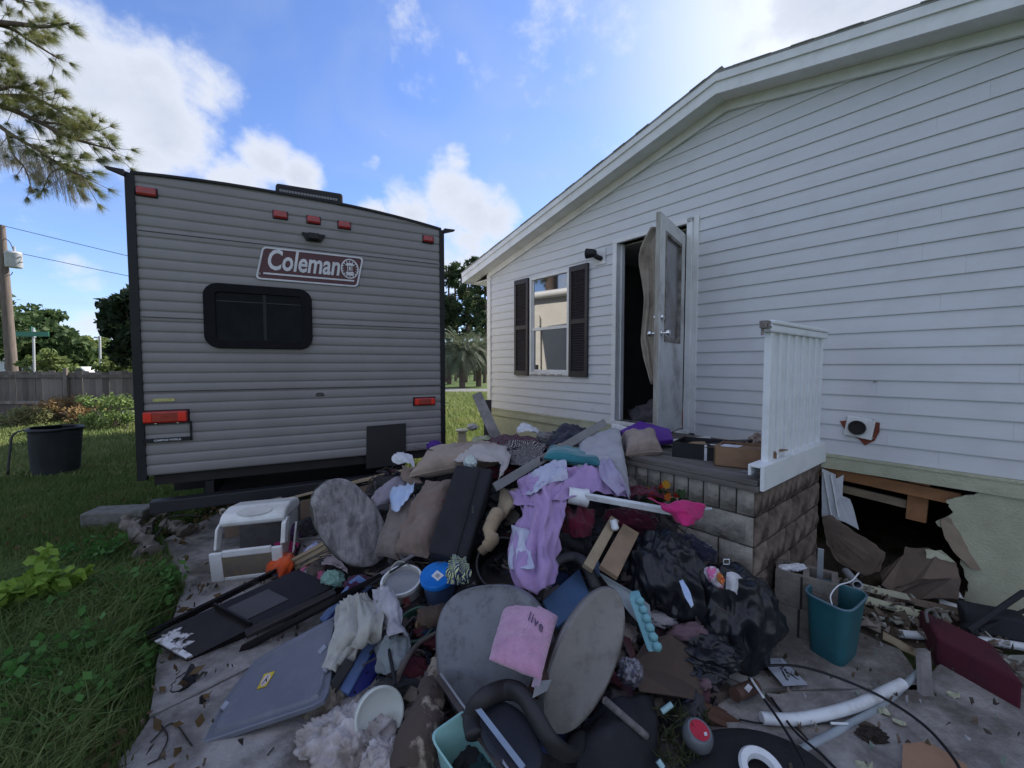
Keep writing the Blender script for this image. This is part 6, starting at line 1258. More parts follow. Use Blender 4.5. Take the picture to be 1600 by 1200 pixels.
quad = [L_(402, 1081), L_(417, 1076), L_(431, 1052), L_(414, 1057)]; st = obj('sticker', prism([q + nn * .0125 for q in quad], nn * .001), mat('sticker_yellow', (.62, .46, .04), rough=.4, bump=0), t)
qc = sum(quad, Vector()) / 4; sx_, sy_ = (quad[1] - quad[0]) * .42, (quad[3] - quad[0]) * .40
obj('sticker_disc', prism([qc + nn * .0137 + sx_ * math.cos(a_) + sy_ * math.sin(a_) for a_ in [k * math.pi / 10 for k in range(20)]], nn * .0005), mat('sticker_white', (.6, .5, .5), rough=.5, bump=0), st)
obj('sticker_figure', join(prism([qc + nn * .0144 + sx_ * x + sy_ * y for x, y in ((-.5, -.6), (-.35, -.7), (.1, .0), (.35, .6), (.15, .7), (-.1, .1))], nn * .0004), prism([qc + nn * .0144 + sx_ * x + sy_ * y for x, y in ((-.1, .1), (.5, -.5), (.6, -.3), (.05, .3))], nn * .0004)), M_blk, st)
for (x_, y_) in ((497, 1022), (505, 1050), (345, 1110)): q = L_(x_, y_); obj('latch_clip', ob(q + nn * .004, (L_(x_ + 10, y_ - 12) - q), (L_(x_ + 5, y_ + 4) - q), nn * .012), mat('pale_latch', (.32, .34, .40), rough=.4), t, bevel=.003)
# blue bins
M_blue = mat('royal_blue_plastic', (.012, .02, .20), (.01, .014, .14), rough=.4, bump=.05); M_lblue = mat('dusty_blue_plastic', (.13, .21, .42), (.10, .16, .34), rough=.45, bump=.05, dirt=.3, dirtc=(.3, .35, .45), dscale=8)
def bluebin(a, b, wl, wd, lab, gp):
    a, b = Vector(a), Vector(b); d = b - a; vw = (Vector((0, 0, CAMZ)) - a).normalized(); s = d.cross(vw).normalized(); s = s if s.x > 0 else -s; n = s.cross(d).normalized(); n = n if n.dot(vw) > 0 else -n
    t = T('blue_bin', lab, 'bin', a, group=gp)
    obj('rim', ob(a - n * .03, d, s * wl, n * .03 - s * .01), M_lblue, t, bevel=.008); obj('wall', ob(a + s * wl - n * .05, d * .98, s * wd, n * .035 - s * .01), M_blue, t, bevel=.012)
    obj('base', ob(a + s * (wl + wd) * .3 - n * .20, d * .94, s * wd, n * .14), M_blue, t, bevel=.012)
bluebin(P(500, 968, -.03), P(545, 915, -.04), .045, .055, 'upper blue plastic bin lying on its side above the cream towel', 'blue bins'); bluebin(P(532, 1078, -.02), P(588, 980, -.06), .055, .075, 'lower blue plastic bin under the cream towel', 'blue bins')
one('blue_cover', ob(P(545, 912, -.03), P(562, 900, -.03) - P(545, 912, -.03), Vector((.10, .0, -.07)), Vector((0, -.02, .02))), M_lblue, 'small dusty blue lid corner above the upper blue bin', 'lid', bevel=.006)
one('tool_grip', facing(P(518, 1078, -.06), P(548, 1032, -.10), .05, .03), M_blk, 'black angled handle piece against the lower blue bin', 'handle', bevel=.008)
M_towel = mat('cream_towel', (.42, .41, .37), (.34, .33, .29), scale=6, dirt=.4, dirtc=(.15, .13, .11), dscale=9, **FAB)
one('cream_towel', cloth([[P(533, 948, -.06), P(552, 932, -.10), P(572, 928, -.08)], [P(528, 970, -.10), P(556, 955, -.16), P(586, 950, -.10)], [P(525, 1000, -.10), P(555, 985, -.17), P(600, 978, -.12)], [P(516, 1030, -.10), P(540, 1018, -.16), P(575, 995, -.14)], [P(513, 1046, -.08), P(522, 1048, -.11), P(545, 1025, -.12)]], k=11, amp=.026, freq=15, seed=51, along=0, thick=.012), M_towel, 'pleated cream towel draped over the lower blue bin', 'towel', smooth=True)
# buckets
def bucket(c, ax_, r_, h_, m_body, m_rim, lab, cat='bucket', lid=None):
    t = T('bucket', lab, cat, c - Vector(ax_).normalized() * h_); obj('body', lathe([(0, -h_), (r_ * .82, -h_), (r_ * .95, 0), (r_ * .91, 0), (r_ * .8, -h_ * .9), (0, -h_ * .9)], c, ax_, 34), m_body, t, smooth=40)
    if lid: obj('lid', lathe([(r_ * .96, -.022), (r_ * 1.03, -.02), (r_ * 1.04, .0), (r_ * .98, .008), (r_ * .93, .004), (0, .004)], c, ax_, 40), lid, t, smooth=40)
    else: obj('rim', lathe([(r_ * .9, -.02), (r_ * 1.02, -.02), (r_ * 1.04, -.01), (r_ * 1.03, .004), (r_ * .93, .004), (r_ * .9, -.02)], c, ax_, 40), m_rim, t, smooth=40)
    return t
axb = Vector((-.05, -.28, 1)); c = P(627, 906, -.02)
t = bucket(c, axb, .118, .26, mat('bucket_white', (.45, .45, .46), (.36, .35, .35), rough=.5, dirt=.5, dscale=6), M_plwhite, 'white paint bucket with grey dried paint and red label in the middle left', 'bucket')
obj('dried_paint', lathe([(0, -.02), (.105, -.02)], c, axb, 34), mat('grey_paint', (.27, .27, .29), (.22, .22, .23), rough=.5, bump=.2, bscale=8), t)
Mx = frame_from(axb, (0, 1, 0)); lab_ = [];
def cylpatch(c, M, r_, a0, a1, z0, z1, n=8, off=.002):
    V = []
    for i in range(n + 1):
        a = a0 + (a1 - a0) * i / n
        for z in (z0, z1): V.append(c + M @ Vector(((r_ + off) * math.cos(a), (r_ + off) * math.sin(a), z)))
    return V, [(2 * i, 2 * i + 2, 2 * i + 3, 2 * i + 1) for i in range(n)]
def camang(c, M):
    v = M.inverted() @ (Vector((0, 0, CAMZ)) - c); return math.atan2(v.y, v.x)
ca = camang(c, Mx); obj('red_label', cylpatch(c, Mx, .113, ca - .1, ca + .25, -.12, -.03), mat('label_red', (.22, .02, .02), (.35, .2, .2), rough=.6, scale=25), t)
obj('handle', tube(cr([c + Mx @ Vector((.122 * math.cos(ca + 1.5), .122 * math.sin(ca + 1.5), -.01)), c + Mx @ Vector((-.10 * math.cos(ca), -.10 * math.sin(ca), .055)), c + Mx @ Vector((.122 * math.cos(ca - 1.5), .122 * math.sin(ca - 1.5), -.01))], 8), .004, 6), mat('beige_handle', (.35, .34, .28)), t, smooth=True)
c = P(684, 898, -.08); t = bucket(c, axb, .100, .16, mat('clear_blue_tub', (.10, .14, .22), (.06, .09, .17), rough=.25, dirt=.4, dirtc=(.05, .05, .07), dscale=9), None, 'clear plastic tub with bright blue lid and white label', 'tub', lid=mat('bright_blue', (.010, .19, .62), (.008, .15, .52), rough=.4, bump=.03))
Mx = frame_from(axb, (0, 1, 0)); zz = .0055
def onlid(x, y): return D(x, y, 1) if False else onplane(x, y, c + axb.normalized() * zz, axb.normalized())
lb = [onlid(674, 900), onlid(683, 891), onlid(694, 899), onlid(684, 908)]; o1 = obj('label', prism(lb, axb.normalized() * .001), mat('paper_white', (.7, .7, .72), rough=.6, bump=0), t)
bars = []
for k in range(7): f = .25 + k * .075; bars.append(prism([lb[0].lerp(lb[1], f) .lerp(lb[3].lerp(lb[2], f), .25) + axb.normalized() * .0012, lb[0].lerp(lb[1], f + .035).lerp(lb[3].lerp(lb[2], f + .035), .25) + axb.normalized() * .0012, lb[0].lerp(lb[1], f + .035).lerp(lb[3].lerp(lb[2], f + .035), .75) + axb.normalized() * .0012, lb[0].lerp(lb[1], f).lerp(lb[3].lerp(lb[2], f), .75) + axb.normalized() * .0012], axb.normalized() * .0004))
obj('bar_code', join(*bars), mat('bar_grey', (.15, .15, .17), bump=0), o1)
t = T('crinkle_toy', 'crinkled yellow blue and black patterned toy beside the blue lidded tub', 'toy', P(716, 905, -.1))
obj('crinkle', cloth([[P(708, 882, -.12), P(716, 874, -.14), P(722, 880, -.12)], [P(705, 895, -.12), P(716, 892, -.18), P(732, 896, -.12)], [P(706, 912, -.11), P(714, 914, -.15), P(726, 908, -.11)]], k=9, amp=.022, freq=14, seed=52, jit=.012), banded('toy_print', (.10, .14, .26), (.55, .6, .25), (.02, .02, .04), 14), t, smooth=50)
obj('cord', tube(cr([P(714, 914, -.12), P(722, 925, -.06), P(730, 936, -.05)], 5), .003, 5), M_blk, t)
c = P(650, 975, .06); t = bucket(c, Vector((-.15, -.35, 1)), .105, .17, mat('dark_green_pot', (.03, .075, .05), (.025, .06, .04), rough=.5), mat('green_rim', (.06, .13, .09), rough=.5), 'dark green plant pot under the brown log piece', 'pot')
M_bark2 = mat('bark_piece', (.075, .05, .038), (.04, .028, .022), rough=1, scale=9, bump=1, bscale=20)
a, b = P(660, 965, -.12), P(705, 958, -.08); Vv, Fv = tube(cr([a, a.lerp(b, .5), b], 6), [.052, .05, .04], 14); one('wood_chunk', ([Vector(v) + Vector((1, .5, 1)) * .014 * fbm(v, 12, 4) for v in Vv], Fv), M_bark2, 'brown split wood chunk resting on the green pot', 'wood', smooth=40)
one('wood_end', disc(a + Vector((-.004, -.004, 0)), Vector((.02, -.008, .0)), Vector((-.01, .0, .048)), .012, 2, 4, 20, 0, .2, 7), mat('end_grain', (.20, .13, .07), (.06, .04, .03), rough=1, scale=30, bump=1), 'pale split end of the brown wood chunk', 'wood', smooth=40)
one('crumpled_shirt', cloth([[P(588, 925, -.05), P(602, 920, -.09), P(620, 930, -.05)], [P(590, 950, -.07), P(608, 945, -.13), P(624, 958, -.07)], [P(598, 975, -.06), P(612, 975, -.12), P(626, 985, -.06)], [P(608, 1000, -.05), P(620, 998, -.11), P(632, 1005, -.05)]], k=10, amp=.022, freq=8, seed=53), mat('greyish_shirt', (.42, .41, .44), (.28, .26, .28), scale=7, dirt=.5, dirtc=(.10, .08, .08), dscale=8, **FAB), 'crumpled dirty white shirt between towel and paint bucket', 'shirt', smooth=True)
one('grey_green_cloth', cloth([[P(600, 1000, -.03), P(618, 996, -.07), P(636, 1002, -.03)], [P(590, 1025, -.03), P(614, 1022, -.09), P(636, 1022, -.03)], [P(590, 1050, -.02), P(610, 1056, -.06), P(628, 1048, -.02)]], k=10, amp=.022, freq=7, seed=54), mat('sage_shirt', (.20, .22, .22), (.13, .15, .16), **FAB), 'sage grey cloth hanging below the crumpled shirt', 'cloth', smooth=True)
one('dark_pole', tube([P(602, 985, -.12), P(618, 1070, -.10)], .008, 8), M_blk, 'thin black pole standing in front of the sage cloth', 'pole'); one('bent_branch', tube(cr([P(618, 1068, -.05), P(632, 1035, -.08), P(655, 1005, -.08), P(688, 985, -.06)], 8), [.014, .012, .010], 8), mat('grey_branch', (.10, .08, .075), (.06, .05, .045), rough=.95, bump=.5), 'bent grey brown branch curving under the green pot', 'branch', smooth=True)
one('grey_bar', facing(P(568, 912, -.08), P(648, 866, -.06), .02, .018), mat('tarnished_bar', (.16, .15, .17), rough=.5), 'thin grey metal bar running above the paint bucket', 'bar', bevel=.003); one('grey_bar', facing(P(570, 918, -.10), P(640, 876, -.09), .012, .012), M_blk, 'thin dark bar just below the grey metal bar', 'bar')
c = P(594, 1118, -.06); t = T('white_globe', 'translucent white round lamp globe lying on the foam chunk', 'globe', c)
obj('globe', lathe([(0, -.125), (.05, -.12), (.08, -.095), (.098, -.05), (.104, -.01), (.105, .0), (.101, .006), (.094, .002), (.085, -.008), (.07, -.018), (.035, -.026), (0, -.028)], c, Vector((.52, -.70, .42)), 40), mat('milky_plastic', (.58, .60, .55), (.50, .52, .48), rough=.35, bump=.02, sub=0), t, smooth=True)
M_foam = mat('dirty_foam', (.50, .46, .46), (.26, .22, .19), rough=1, scale=9, bump=1, bscale=28, dirt=.7, dirtc=(.10, .075, .055), dscale=7)
one('foam_chunk', blob(P(548, 1180, .06), (.20, .17, .15), 60, .26, 2.6, 61, floor=-.03), M_foam, 'big dirty white expanded foam chunk at the bottom of the picture', 'foam', smooth=True)
one('foam_chunk', blob(P(505, 1110, .05), (.085, .085, .11), 40, .26, 3, 62, floor=-.03), mat('tan_foam', (.30, .26, .20), (.15, .12, .09), rough=1, scale=9, bump=1, bscale=28), 'tan crumbly foam piece under the corner of the grey lid', 'foam', smooth=True)
one('foam_chunk', blob(P(610, 1195, .02), (.10, .08, .07), 34, .3, 3, 63, floor=-.03), M_foam, 'small dirty foam chunk right of the big one', 'foam', smooth=True)
a, b = P(648, 1200, -.01), P(690, 1000, -.02); Vv, Fv = tube(cr([a, P(662, 1130, -.03), P(678, 1060, -.03), b], 12), [.075, .07, .055, .035, .012], 16); one('rotten_stump', ([Vector(v) + Vector((1, .6, .4)) * .03 * fbm(Vector(v) * Vector((1, 1, .35)).length, 9, 4) for v in Vv], Fv), mat('rotten_bark', (.075, .055, .045), (.30, .25, .20), rough=1, scale=10, bump=1, bscale=22, stretch=(1, 1, .35), lo=.55, hi=.62), 'dark rotten wood shard with pale patches standing left of the grey chair', 'wood', smooth=40)
# --- grey office chair, tipped over
M_seat = mat('grey_vinyl_seat', (.17, .175, .195), (.105, .11, .125), rough=.36, scale=2.2, bump=.2, bscale=40, dirt=.85, dirtc=(.035, .03, .03), dscale=13); M_back = mat('greige_vinyl_back', (.20, .185, .175), (.13, .122, .115), rough=.38, scale=2.2, bump=.2, bscale=40, dirt=.7, dirtc=(.05, .045, .04), dscale=12)
M_arm = mat('chair_black', (.022, .020, .022), (.018, .017, .018), rough=.55, bump=.15)
base_ = P(780, 1020, 0); t = T('office_chair', 'overturned grey office chair with rounded seat and back and black loop arms', 'chair', base_)
c = P(774, 1018, -.10); r_ = D(866, 1000, c.y - .02); u_ = D(752, 912, c.y + .10)
def outline(c, ax, ay, t_, p, h):
    nr = ax.cross(ay).normalized(); nr = nr if nr.dot(Vector((0, 0, CAMZ)) - c) > 0 else -nr; o = []
    for j in range(60):
        th = 2 * math.pi * j / 60; cc, ss = math.cos(th), math.sin(th); k = (abs(cc) ** p + abs(ss) ** p) ** (-1 / p); o.append(c + ax * cc * k * .985 + ay * ss * k * .985 + nr * h)
    return tube(o, t_, 7, closed=True)
sax, say = D(868, 1012, c.y - .05) - c, D(760, 914, c.y + .12) - c
obj('seat', disc(c, sax, say, .09, 2.5, 12, 72, .018), M_seat, t, smooth=60); obj('piping', outline(c, sax, say, .004, 2.5, .024), M_seat, t, smooth=True)
obj('seat_shell', disc(c + Vector((0, .05, -.02)), (D(868, 1012, c.y - .05) - c) * .93, (D(760, 914, c.y + .12) - c) * .93, .05, 2.5, 4, 40), M_arm, t, smooth=60)
c2_ = P(916, 1030, -.15); axb_ = D(968, 985, c2_.y + .03) - c2_; ayb_ = D(952, 922, c2_.y + .10) - c2_
tip = D(958, 920, c2_.y + .10); bot = D(862, 1140, c2_.y - .10); mid = (tip + bot) / 2; ayb_ = (tip - bot) / 2; sideb = (D(962, 1050, c2_.y + .0) - D(868, 1005, c2_.y + .03)) / 2; sideb -= ayb_.normalized() * sideb.dot(ayb_.normalized())
obj('backrest', disc(mid, sideb * .92, ayb_, .075, 2.0, 12, 72, .012), M_back, t, smooth=60); obj('piping', outline(mid, sideb * .92, ayb_, .004, 2.0, .020), M_back, t, smooth=True); obj('back_shell', disc(mid + Vector((.012, .04, -.01)), sideb * .89, ayb_ * .97, .04, 2.0, 4, 40), M_arm, t, smooth=60)
def armloop(pts, r_, fl=.7): return tube(cr([P(*p) for p in pts], 9, closed=False), r_, 14, flat=fl)
obj('armrest', armloop([(742, 1150, -.06), (738, 1120, -.09), (755, 1092, -.12), (790, 1078, -.14), (815, 1085, -.14), (835, 1115, -.14), (862, 1160, -.10), (892, 1178, -.04), (905, 1150, .0)], .034), M_arm, t, smooth=True)
obj('arm_plate', disc(P(795, 1150, -.09), P(845, 1165, -.10) - P(795, 1150, -.10), P(785, 1098, -.10) - P(795, 1150, -.10), .03, 2.2, 5, 30), mat('arm_navy', (.018, .019, .028), rough=.6, bump=.2), t, smooth=50)
obj('armrest', armloop([(838, 940, .0), (846, 905, -.04), (868, 878, -.06), (895, 870, -.06), (915, 882, -.06), (932, 920, -.03)], .030), M_arm, t, smooth=True)
obj('link_bar', facing(P(832, 1085, -.10), P(872, 1010, -.10), .05, .02), mat('link_brown', (.06, .03, .02), rough=.6), t, bevel=.003)
c4 = [P(764, 1030, -.26), P(845, 1062, -.25), P(872, 965, -.21), P(792, 930, -.21)]
pp = one('pink_pillow', pillow(c4, .045, 34, .007, 71, .02), mat('pink_plush', (.55, .29, .42), (.46, .22, .35), rough=1, scale=14, bump=1, bscale=60, dirt=.5, dirtc=(.25, .12, .18), dscale=18, sheen=.5), 'small square pink plush pillow lying on the grey chair seat', 'pillow', smooth=True)
def pill_uv(uu, vv, lift):
    a, b, c, d = c4; nr = (b - a).cross(d - a).normalized(); nr = nr if nr.dot(Vector((0, 0, CAMZ)) - (a + b + c + d) / 4) > 0 else -nr
    p = a * (1 - uu) * (1 - vv) / 4 + b * (1 + uu) * (1 - vv) / 4 + c * (1 + uu) * (1 + vv) / 4 + d * (1 - uu) * (1 + vv) / 4
    return p + nr * (.045 * (max(0, (1 - uu ** 4) * (1 - vv ** 4))) ** .55 + lift)
tv = text_mesh('live', 1, bold=.012, ext=.03, sp=1.2)
obj('lettering', ([pill_uv(.16 + v[0] * .36 , .12 + v[1] * .42 - v[0] * .10, .010 + v[2] * .02) for v in tv[0]], tv[1]), mat('stitch_dark', (.10, .07, .12), bump=0), pp); obj('tag', facing(P(836, 1075, -.16), P(842, 1052, -.19), .028, .003), mat('tag_pink', (.40, .30, .38)), pp)
one('paper_scrap', panel([P(832, 1090, -.16), P(838, 1064, -.18), P(862, 1062, -.16), P(855, 1078, -.15)], .003), mat('card_grey', (.30, .31, .31), rough=.8), 'small grey paper scrap under the corner of the pink pillow', 'paper')
one('blue_folder', panel([P(848, 938, -.02), P(905, 888, .04), P(925, 935, .0), P(870, 980, -.06)], .02), mat('slate_blue', (.05, .10, .19), (.04, .08, .16), rough=.6, bump=.2), 'slate blue board seen through the upper chair arm', 'board', bevel=.004)
one('blue_folder', panel([P(918, 878, .02), P(936, 876, .02), P(938, 898, .0), P(924, 902, .0)], .01), mat('pale_blue_card', (.13, .2, .3), rough=.6), 'small blue corner sticking up behind the upper chair arm', 'card')
# turquoise carton and white tray behind the backrest
t = T('turquoise_carton', 'turquoise foam egg carton standing on edge behind the chair back', 'carton', P(1000, 1000, -.06)); a, b = P(982, 935, -.07), P(1012, 1020, -.09)
M_tq = mat('turquoise_foam', (.20, .42, .45), (.14, .33, .37), rough=.6, bump=.1); obj('carton', ob(a, b - a, Vector((.045, -.01, .012)), Vector((.02, .05, .01))), M_tq, t, bevel=.008)
for k in range(6): q = a.lerp(b, (k + .5) / 6) + Vector((.045, -.01, .012)); obj('cup', blob(q, (.021, .018, .020), 8, .12, 2, k, .3), M_tq, t, smooth=True)
one('white_tray', loop_strip([[P(*p) for p in l] for l in (((934, 893, -.03), (990, 925, -.03), (1015, 945, -.02), (1022, 1000, -.02), (985, 960, -.04)), ((936, 897, -.02), (988, 930, .0), (1010, 950, .0), (1016, 990, .0), (985, 955, -.02)))]), mat('thin_white', (.36, .40, .43), rough=.5), 'thin white plastic tray edge behind the turquoise carton', 'tray', smooth=40)
one('foil_scrap', blob(P(985, 1050, -.02), (.045, .035, .05), 24, .3, 2, 72), mat('foil', (.25, .24, .28), (.1, .09, .12), rough=.25, metal=.6, bump=.6), 'crumpled silvery foil under the turquoise carton', 'foil', smooth=40)
one('brown_box', ob(P(990, 1015, .02), P(1005, 1055, .0) - P(990, 1015, .02), Vector((-.04, 0, .02)), Vector((0, .05, .02))), mat('oxblood', (.06, .02, .022), rough=.5), 'small oxblood coloured box behind the chair back', 'box', bevel=.004)
# bottom middle
t = T('mint_bin', 'open mint green plastic bin cut by the bottom edge of the picture', 'bin', P(740, 1190, 0)); M_mint = mat('mint_plastic', (.25, .45, .43), (.20, .38, .36), rough=.35, bump=.03)
K = [P(672, 1152, -.10), P(735, 1108, -.06), P(812, 1185, -.08), P(748, 1260, -.14)]
cK = sum(K, Vector()) / 4; dn_ = Vector((.01, .02, -.17))
def rq(K, s, dz, n=5, r_=.22):
    out = []
    for i in range(4):
        p, a_, b_ = K[i], K[i - 1], K[(i + 1) % 4]; p1, p2 = p.lerp(a_, r_), p.lerp(b_, r_)
        for k in range(n + 1): f = k / n; out.append(cK + ((p1.lerp(p, f)).lerp(p.lerp(p2, f), f) - cK) * s + dz)
    return out
obj('bin_wall', loop_strip([rq(K, 1.0, dn_ * .08), rq(K, 1.05, dn_ * .0), rq(K, 1.07, dn_ * -.03), rq(K, 1.0, dn_ * -.05), rq(K, .96, dn_ * .0), rq(K, .85, dn_ * 1.0)]), M_mint, t, smooth=50); obj('bin_outside', loop_strip([rq(K, .99, dn_ * .08), rq(K, .88, dn_ * 1.02)]), M_mint, t, smooth=50)
one('black_garment', blob(P(770, 1215, .08), (.09, .07, .05), 24, .3, 3, 74), mat('dark_teal', (.03, .07, .08), **FAB), 'dark teal cloth inside the mint bin', 'cloth', smooth=True)
t = T('broken_frame', 'broken brown and chrome frame bar stuck diagonally through the mint bin', 'bar', P(750, 1140, -.1)); a, b = P(684, 1058, -.12), P(792, 1215, -.14)
obj('wood_side', facing(a, b, .018, .016), mat('dark_brown_trim', (.06, .045, .038), (.03, .02, .018), rough=.5), t, bevel=.002); off = (b - a).cross(Vector((0, 0, CAMZ)) - a).normalized() * .018; off = off if off.x > 0 else -off
obj('chrome_side', facing(a + off * .9, b + off * .9, .008, .01), mat('dull_chrome', (.45, .42, .40), rough=.3, metal=.7), t); obj('glass_edge', facing(P(745, 1105, -.13), P(818, 1200, -.13), .018, .006), mat('pale_blue_glass', (.22, .28, .38), rough=.2, bump=0), t)
M_mat_ = mat('charcoal_mat', (.016, .017, .022), (.011, .012, .016), rough=.75, bump=.35, bscale=120)
one('charcoal_mat', cloth([[P(912, 1135, .02), P(960, 1095, .02), P(1020, 1085, .03)], [P(905, 1175, -.01), P(960, 1140, -.04), P(1030, 1140, .0)], [P(895, 1230, .0), P(960, 1225, -.03), P(1025, 1225, .0)]], k=10, amp=.008, freq=4, seed=75), M_mat_, 'charcoal cushion mat at the bottom centre under the grey pipe piece', 'mat', smooth=True)
one('grey_dowel', tube([P(945, 1094, -.10), P(1010, 1150, -.08)], .013, 12), mat('grey_dowel', (.20, .18, .18), (.10, .09, .09), rough=.8, scale=20, bump=.5), 'short grey wooden dowel lying on the charcoal mat', 'dowel', smooth=40)
for i, (pts, lab) in enumerate(((((1010, 1000), (1048, 990), (1075, 1010), (1118, 1065), (1098, 1096), (1060, 1088), (1000, 1080), (985, 1040)), 'large dark brown cardboard sheet under the black bags'), (((1095, 1095), (1125, 1105), (1175, 1135), (1165, 1150), (1115, 1140), (1088, 1115)), 'smaller reddish brown cardboard flap beside the red lid'), (((1108, 1085), (1135, 1065), (1150, 1078), (1122, 1100)), 'dull grey brown card between flap and stencil sheet'))):
    one('cardboard_sheet', panel([P(a, b, .01 + .01 * math.sin(i * 3 + k)) for k, (a, b) in enumerate(pts)], .006), mat('dark_card_%d' % i, ((.075, .052, .042), (.12, .06, .04), (.10, .075, .06))[i], rough=.9, scale=3, bump=.3, dirt=.5, dscale=5), lab, 'cardboard')
one('brown_can', tube([P(1148, 1085, -.02), P(1180, 1072, -.02)], .03, 16), mat('rust_can', (.10, .05, .035), (.05, .03, .025), rough=.6), 'dull brown can lying in front of the stencil sheet', 'can', smooth=40); one('battery_label', panel([P(1163, 1075, -.06), P(1169, 1068, -.06), P(1176, 1074, -.06), P(1170, 1082, -.06)], .002), M_white, 'tiny white square label on the brown can', 'label')
c = P(1090, 1148, -.05); t = T('clear_container', 'clear plastic food container with a red round label among weeds', 'container', c); axc = Vector((.1, -.35, 1)); 
obj('container', lathe([(0, .03), (.045, .03), (.055, .02), (.062, -.01), (.05, -.04), (0, -.04)], c, axc, 30), mat('cloudy_clear', (.14, .15, .16), (.10, .11, .12), rough=.15, bump=.05), t, smooth=40)
obj('red_label', prism([c + frame_from(axc, (0, 1, 0)) @ Vector((.038 * math.cos(a_), .038 * math.sin(a_), .0305)) for a_ in [k * math.pi / 14 for k in range(28)]], axc.normalized() * .001), mat('bright_red_label', (.42, .015, .04), (.36, .01, .03), rough=.4, bump=0), t)
pc = onplane(1101, 1150, c + axc.normalized() * .032, axc.normalized()); obj('bar_label', ob(pc, Vector((.012, .002, 0)), Vector((.002, .012, .004)), axc.normalized() * .0008), M_white, t)
V, F = leaves_np([tuple(P(1030 + random.random() * 70, 1105 + random.random() * 90, -.02)) for _ in range(40)], 7, .035, .008, up=.8, aspect=9, seed=9); nobj('weed_tuft', V, F, leafmat('dull_weed', (.045, .055, .025), (.08, .08, .04)), label='tangled thin weeds growing around the clear container', cat='weed')
for i, (a, b, lab) in enumerate((((1034, 1112), (1050, 1100), 'small turquoise white plastic cap right of the dowel'), ((1028, 1188), (1036, 1200), 'small turquoise plastic bit at the bottom edge'))): one('bottle_top', tube([P(*a, -.05), P(*b, -.05)], .011, 12), mat('pale_turquoise', (.32, .50, .52), rough=.4), lab, 'cap', smooth=40)
c = G(1195, 1235, .02); one('black_round_mat', disc(c, Vector((.30, .0, 0)), Vector((0, .22, .03)), .04, 2.1, 6, 50), mat('tyre_black', (.012, .012, .014), rough=.7, bump=.4), 'round black rubber disc at the bottom edge', 'disc', smooth=50)
one('white_ring', lathe([(.045, -.01), (.075, -.01), (.08, .01), (.072, .02), (.05, .015), (.045, -.01)], G(1190, 1205, .07), (0, -.3, 1), 34), M_pvc, 'white round plastic ring on the black disc', 'ring', smooth=50)
one('cardboard_piece', panel([G(1411, 1162, .05), G(1450, 1158, .05), G(1510, 1195, .05), G(1530, 1240, .05), G(1408, 1225, .05)], .008), mat('fresh_card', (.34, .20, .125), (.29, .165, .10), rough=.9), 'light brown cardboard corner at the bottom right edge', 'cardboard')
# --- black bags
M_bag = mat('black_sack', (.010, .011, .015), (.014, .015, .02), rough=.3, bump=.35, bscale=16, spec=.4)
one('garbage_bag', blob(P(1035, 905, .10), (.22, .20, .21), 90, .24, 1.3, 81, ridge=.55, floor=-.02, fine=.05, zs=.45), M_bag, 'left black garbage bag slumped against the block landing', 'bag', smooth=True)
one('garbage_bag', blob(D(1135, 965, 2.18), (.25, .20, .25), 90, .24, 1.3, 82, ridge=.55, floor=-.02, fine=.05, zs=.45), M_bag, 'right black garbage bag beside the cinder blocks', 'bag', smooth=True)
one('garbage_bag', blob(P(1085, 1010, .12), (.19, .16, .09), 70, .26, 1.5, 83, ridge=.5, floor=-.02, fine=.05), M_bag, 'flat lower lobe of black bag on the cardboard', 'bag', smooth=True)
one('black_clothes', blob(P(1060, 862, .06), (.17, .12, .09), 50, .25, 1.6, 84, fine=.04), M_navy, 'dark blue clothes on top of the left garbage bag', 'clothes', smooth=True)
one('white_slip', cloth([[P(1062, 908, -.13), P(1067, 905, -.14)], [P(1068, 928, -.14), P(1078, 926, -.15)], [P(1080, 950, -.14), P(1084, 946, -.15)]], k=10, amp=.004, freq=4, seed=85, thick=.003), M_bluecl, 'narrow pale blue slip showing through the torn left bag', 'slip', smooth=True)
one('printed_bag', cloth([[D(1102, 888, 1.96), D(1112, 886, 1.93), D(1122, 890, 1.95)], [D(1106, 902, 1.94), D(1116, 902, 1.90), D(1130, 905, 1.93)], [D(1115, 912, 1.94), D(1122, 916, 1.91), D(1130, 920, 1.93)]], k=8, amp=.007, freq=6, seed=86, thick=.003), mat('pink_white_print', (.50, .45, .50), (.50, .10, .25), rough=.4, scale=22, lo=.5, hi=.56), 'pink and white printed wrapper on the right garbage bag', 'wrapper', smooth=True)
one('red_scrap', disc(D(1124, 902, 1.89), Vector((.010, 0, 0)), Vector((0, 0, .022)), .006, 2.2, 3, 16, 0, .2, 3), mat('red_yellow', (.45, .03, .03), (.6, .35, .03), rough=.5, scale=40), 'red and yellow paper piece on the printed wrapper', 'scrap')
one('white_wrapper', cloth([[D(1136, 895, 1.93), D(1144, 894, 1.92), D(1158, 902, 1.94)], [D(1136, 908, 1.92), D(1145, 908, 1.90), D(1150, 906, 1.93)], [D(1138, 920, 1.92), D(1143, 922, 1.90), D(1148, 928, 1.93)]], k=8, amp=.007, freq=7, seed=87, thick=.003), M_white, 'torn white wrapper on the right garbage bag', 'wrapper', smooth=True)
t = T('white_buckle', 'small white buckle at the foot of the block wall', 'buckle', P(1135, 878, -.02)); q = D(1135, 878, 2.12); obj('buckle', join(tube([q + Vector(v) for v in ((-.015, 0, -.012), (.015, 0, -.012), (.015, 0, .014), (-.015, 0, .014))], .003, 6, closed=True)), M_pvc, t)
